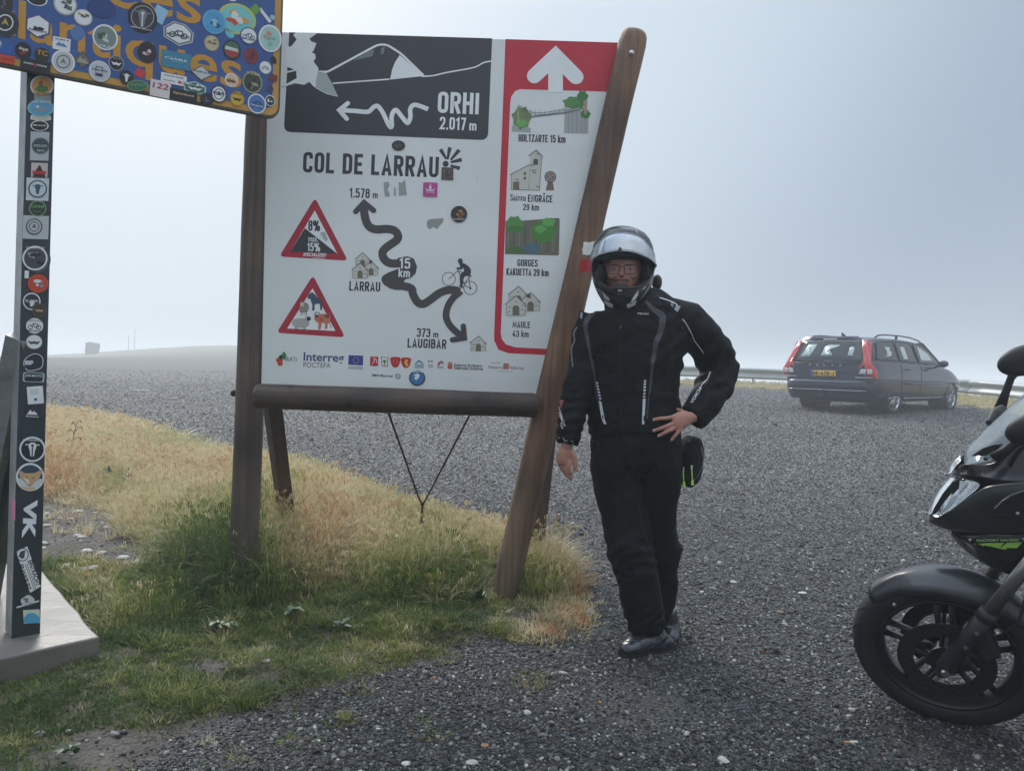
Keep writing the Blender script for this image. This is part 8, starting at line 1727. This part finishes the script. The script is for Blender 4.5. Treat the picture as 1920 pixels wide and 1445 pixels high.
for s_ in (1, -1):
    for P in ([(.34, 1.06), (.50, 1.40), (1.18, 1.425), (1.22, 1.05)], [(1.30, 1.05), (1.27, 1.425), (1.98, 1.42), (2.12, 1.03)], [(2.22, 1.03), (2.09, 1.415), (2.62, 1.38), (3.08, 1.20), (3.42, 1.01)]):
        w_ = side_panel('side_window', P, m_gls, car, side_x, .012, s_)
        P2 = fillet(P, .03, True, 3); Pw = [cp(s_ * (side_x(a, b) + .012), a, b) for a, b in P2]; mesh('window_frame', *tube_vf(Pw + Pw[:2], [.012] * (len(Pw) + 2), 6, cap=False), w_, m_blk, smooth=True)
    for yd in (1.25, 2.18): mesh('door_gap', *tube_vf([cp(s_ * (body_x(yd, z) + .002), yd + (.35 * (z < .6) * (.6 - z) if yd < 2 else 0), z) for z in np.linspace(.32, 1.0, 8)], [.004] * 8, 5), bodyc, m_blk)
    for y in (1.50, 2.42): mesh('door_handle', *tube_vf([cp(s_ * (body_x(y, .88) + .004), y - .09, .875), cp(s_ * (body_x(y, .88) + .028), y - .05, .88), cp(s_ * (body_x(y, .88) + .028), y + .06, .88), cp(s_ * (body_x(y, .88) + .004), y + .10, .875)], [.014, .018, .018, .014], 8), car, m_pt, smooth=True)
    mesh('side_moulding', *tube_vf([cp(s_ * (body_x(y, .60) + .004), y, .60) for y in np.linspace(1.45, 3.42, 10)], [.022] * 10, 8, depth=[.012] * 10), car, m_pt, smooth=True); mesh('sill_trim', *tube_vf([cp(s_ * (body_x(y, .32) + .016), y, .31) for y in np.linspace(1.42, 3.44, 8)], [.010] * 8, 6), car, m_chr, smooth=True)
    V_, F_ = ellipsoid_vf(cp(s_ * 1.02, 3.02, 1.02), .10, .07, .075, 16, 12, RC); mi_ = mesh('door_mirror', V_, F_, car, m_pt, smooth=True); mesh('mirror_arm', *tube_vf([cp(s_ * .86, 3.06, .97), cp(s_ * .98, 3.04, .985)], [.03, .03], 8), mi_, m_blk)
    P = [cp(s_ * .66, y, z) for y, z in ((.62, 1.485), (.74, 1.53), (1.0, 1.55), (1.7, 1.558), (2.2, 1.54), (2.6, 1.495), (2.78, 1.435))]; rl = mesh('roof_rail', *tube_vf(P, [.016, .016, .014, .014, .014, .014, .016], 10), car, m_blk, smooth=True); mesh('rail_foot', *tube_vf([cp(s_ * .66, 1.55, 1.48), cp(s_ * .66, 1.55, 1.555)], [.03, .022], 8), rl, m_blk)
    # wheels
for s_ in (1, -1):
    for wy in WY:
        wroot = bpy.data.objects.new('wheel', None); COL.objects.link(wroot); wroot.parent = car
        def cw(r, a, l): return cp(s_ * (.79 + l), wy + r * math.cos(a), .33 + r * math.sin(a))
        mesh('tyre', *ring_vf([(.33, -.08), (.332, 0), (.33, .085), (.318, .108), (.28, .115), (.235, .11), (.235, -.1), (.30, -.1)], 48, cw), wroot, m_rub, smooth=True); mesh('brake', *ring_vf([(.0, .03), (.15, .03), (.15, .02), (0, .02)], 30, cw), wroot, m_blk)
        rm_ = mesh('rim', *ring_vf([(.238, .10), (.245, .112), (.235, .108), (.222, .06), (.222, -.09), (.235, -.09)], 48, cw), wroot, m_chr, smooth=True); mesh('wheel_back', *ring_vf([(.0, -.06), (.225, -.06), (.225, -.07), (0, -.07)], 30, cw), wroot, m_blk)
        for k in range(10):
            a = 2 * math.pi * k / 10; mesh('spoke', *tube_vf([cw(.03, a, .08), cw(.13, a + .05, .10), cw(.232, a + .10, .095)], [.012, .010, .013], 6, depth=[.012, .010, .012]), rm_, m_chr, smooth=True)
        mesh('hub_cap', *ring_vf([(0, .085), (.035, .10), (.045, .085), (.0, .08)], 20, cw), rm_, m_chr, smooth=True)
# tail
def tail_y(x, z):
    """rearmost surface: bulges less at the corners, leans forward above the belt"""
    y = .0 + .05 * abs(x / .8) ** 3 + (.0 if z < .95 else (z - .95) * .42) + (0.02 if z > .62 else -.03)
    return y
def tail_panel(name, P, m, parent, off=.0, R=.02, n=3, smooth=True):
    P = fillet(P, R, True, 3) if R else P; c = np.mean(np.array(P), 0); k = len(P); V = []; F = []
    for j in range(n + 1):
        for q in P: w = c + (np.array(q) - c) * (j / n); V.append(cp(w[0], tail_y(w[0], w[1]) - off, w[1]))
    for j in range(n):
        for i in range(k): F.append((j * k + i, (j + 1) * k + i, (j + 1) * k + (i + 1) % k, j * k + (i + 1) % k))
    o_ = mesh(name, V, F, parent, m, smooth=smooth); sd_ = o_.modifiers.new('t', 'SOLIDIFY'); sd_.thickness = .012; return o_
tg = tail_panel('tailgate', [(-.78, .50), (.78, .50), (.80, .95), (.66, 1.42), (.45, 1.50), (-.45, 1.50), (-.66, 1.42), (-.80, .95)], m_pt, car, .012, .05, 4)
rwn = tail_panel('rear_window', [(-.70, 1.0), (.70, 1.0), (.60, 1.42), (-.60, 1.42)], m_gls, tg, .028, .06, 4)
m_sky = mat('painted_cabin_light', (.50, .60, .60), .25, spec=.6)  # pale panels on the glass paint in the light seen through the cabin
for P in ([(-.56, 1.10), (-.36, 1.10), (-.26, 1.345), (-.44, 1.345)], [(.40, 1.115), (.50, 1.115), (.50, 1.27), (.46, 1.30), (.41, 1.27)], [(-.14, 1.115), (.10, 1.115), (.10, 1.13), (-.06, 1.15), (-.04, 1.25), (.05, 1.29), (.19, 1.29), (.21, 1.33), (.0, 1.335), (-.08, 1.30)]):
    o_ = tail_panel('painted_window_light', P, m_sky, rwn, .034, .0, 2)
def sidew(P): return side_panel('painted_window_light', P, m_sky, car, side_x, .018, 1, R=0)
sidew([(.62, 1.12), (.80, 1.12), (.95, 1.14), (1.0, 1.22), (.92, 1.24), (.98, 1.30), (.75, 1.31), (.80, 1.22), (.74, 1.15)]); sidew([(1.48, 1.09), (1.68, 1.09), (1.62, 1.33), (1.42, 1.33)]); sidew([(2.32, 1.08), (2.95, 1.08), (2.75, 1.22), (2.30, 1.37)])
tail_panel('boot_spoiler', [(-.62, 1.43), (.62, 1.43), (.52, 1.50), (-.52, 1.50)], m_pt, tg, .06, .02); tail_panel('brake_light', [(-.14, 1.435), (.14, 1.435), (.13, 1.45), (-.13, 1.45)], m_wht, tg, .07, .0)
mesh('wiper', *tube_vf([cp(.02, tail_y(0, 1.0) - .05, .985), cp(-.10, tail_y(0, 1.03) - .06, 1.03), cp(-.52, tail_y(.5, 1.02) - .05, 1.03)], [.012, .010, .006], 6), tg, m_blk, smooth=True)
tail_panel('gate_crease', [(-.70, .965), (.70, .965), (.70, .985), (-.70, .985)], m_blk, tg, .03, 0)
tail_panel('plate_recess', [(-.50, .66), (.42, .66), (.52, .86), (-.56, .86)], m_pt, tg, .020, .03)
npl = tail_panel('number_plate', [(-.30, .715), (.22, .715), (.22, .825), (-.30, .825)], mat('yellow_number_plate', (.85, .52, .07), .35), car, .036, .006)
tail_panel('plate_band', [(-.30, .717), (-.25, .717), (-.25, .823), (-.30, .823)], mat('blue_plate_band', (.02, .06, .35), .35), npl, .040, 0)
def tmap(x, z, off): return cp(x, tail_y(x, z) - .042 - off, z)
class TC(Canvas): pass
C = TC(); C.din('HK-470-J', 0, 0, .43, .080, (30, 22, 18), 0, 0, wt=.19, sp=.16)
C.V = [(-.235 + x, .734 - y, z) for x, y, z in C.V]; C.build('plate_characters', tmap, npl, step=.0004, base=.012)
C = TC(); C.text('V', 0, 0, .055, .035, (186, 190, 194), 0, 0, bold=.02)
for i, ch in enumerate('OLVO'): C.text(ch, .155 * (i + 1), 0, .05, .035, (186, 190, 194), 0, 0, bold=.02)
C.V = [(-.34 + x, .915 - y, z) for x, y, z in C.V]; C.build('tailgate_lettering', lambda x, z, off: cp(x, tail_y(x, z) - .03 - off, z), tg, step=.0004, base=.006)
for s_ in (1, -1):
    P = [(s_ * .60, .70), (s_ * .90, .70), (s_ * .935, .86), (s_ * .86, .98), (s_ * .70, 1.42), (s_ * .61, 1.42), (s_ * .72, 1.02), (s_ * .66, .90)]
    P = P if s_ > 0 else P[::-1]
    lp_ = tail_panel('tail_lamp', P, m_red, car, .035, .0, 3); lp_['label'] = ('right' if s_ > 0 else 'left') + ' tail lamp'
    Q = [(s_ * .66, .775), (s_ * .78, .775), (s_ * .785, .865), (s_ * .70, .865)]; tail_panel('clear_part', Q if s_ > 0 else Q[::-1], m_wht, lp_, .050, .0); Q = [(s_ * .80, .775), (s_ * .895, .775), (s_ * .89, .865), (s_ * .81, .865)]; tail_panel('clear_part', Q if s_ > 0 else Q[::-1], m_wht, lp_, .050, .0)
    Q = [(s_ * .60, .70), (s_ * .905, .70), (s_ * .905, .712), (s_ * .60, .712)]; tail_panel('bright_line', Q if s_ > 0 else Q[::-1], m_wht, lp_, .052, .0)
    # lamp wrapping onto the flank
    side_panel('lamp_flank', [(.04, .70), (.26, .70), (.24, .84), (.14, .94), (.08, 1.0), (.04, .98)], m_red, lp_, body_x, .010, s_, R=0)
    side_panel('lamp_pillar', [(.06, 1.02), (.17, 1.02), (.30, 1.40), (.22, 1.42)], m_red, lp_, side_x, .014, s_, R=0)
bmp = [(0, -.06, .30), (0, -.07, .58)]
V = []; F = []; xs = np.linspace(-.92, .92, 25)
for x in xs:
    for z, o_ in ((.27, .03), (.33, -.02), (.44, -.05), (.47, -.075), (.60, -.075), (.635, -.055), (.66, 0)): V.append(cp(x * (.97 if z < .35 else 1), .06 * 0 + .30 * abs(x / .92) ** 7 + o_ - .02, z))
n = 7; F = [(i * n + j, i * n + j + 1, (i + 1) * n + j + 1, (i + 1) * n + j) for i in range(24) for j in range(n - 1)]; bpr = mesh('rear_bumper', V, F, car, m_pt, smooth=True); sb = bpr.modifiers.new('s', 'SUBSURF'); sb.levels = sb.render_levels = 1
mesh('bumper_strip', *tube_vf([cp(x, .30 * abs(x / .92) ** 7 - .082, .455) for x in np.linspace(-.8, .8, 15)], [.008] * 15, 6), bpr, m_chr, smooth=True)
mesh('towbar', *merge(tube_vf([cp(.0, .1, .30), cp(0, -.12, .32), cp(0, -.16, .40)], [.02, .02, .018], 8), ellipsoid_vf(cp(0, -.16, .43), .028, .028, .028, 12, 8)), car, m_blk, smooth=True)
V_, F_ = merge(tube_vf([cp(.0, .75, 1.50), cp(0, .62, 1.585)], [.035, .008], 8, depth=[.09, .02])); mesh('shark_fin_aerial', V_, F_, car, m_blk, smooth=True)
mesh('underbody', *box_vf(cp(0, 2.4, .30), 1.3, 4.2, .16, RC), car, m_blk); mesh('windscreen', [cp(-.66, 2.86, 1.455), cp(.66, 2.86, 1.455), cp(.76, 3.62, 1.02), cp(-.76, 3.62, 1.02)], [(0, 1, 2, 3)], car, m_gls)
# ------------------------------------------------------------------ far off on the brow: a stone block and two poles
far_s = mat('distant_stone', (.20, .19, .18), .9, bump=(3, .6, .1))
p = at(173, 664, 97); p.z = float(gz(p.x, p.y)); bm = bmesh.new(); bmesh.ops.create_cube(bm, size=1); bmesh.ops.subdivide_edges(bm, edges=bm.edges, cuts=3, use_grid_fill=True); M0 = Matrix.Translation(p + Vector((0, 0, .45))) @ Matrix.Diagonal((1.15, 1.2, 2.0, 1))
for v in bm.verts: v.co = M0 @ (v.co + Vector((noise.noise(v.co * 3), noise.noise(v.co * 3 + Vector((9, 0, 0))), noise.noise(v.co * 2 + Vector((0, 9, 0))))) * .12)
me = bpy.data.meshes.new('stone_block'); bm.to_mesh(me); bm.free(); tag(link('boulder', me, None, far_s), 'squat grey block standing on the misty skyline at the far left', 'boulder')
for px, h, lab in ((241, 1.9, 'shorter of the two thin poles on the misty skyline'), (252, 2.7, 'taller of the two thin poles on the misty skyline')):
    p = at(px, 655, 98); p.z = float(gz(p.x, p.y)); tag(mesh('marker_pole', *tube_vf([p, p + Vector((0, 0, h))], [.035, .03], 8), None, far_s), lab, 'pole')
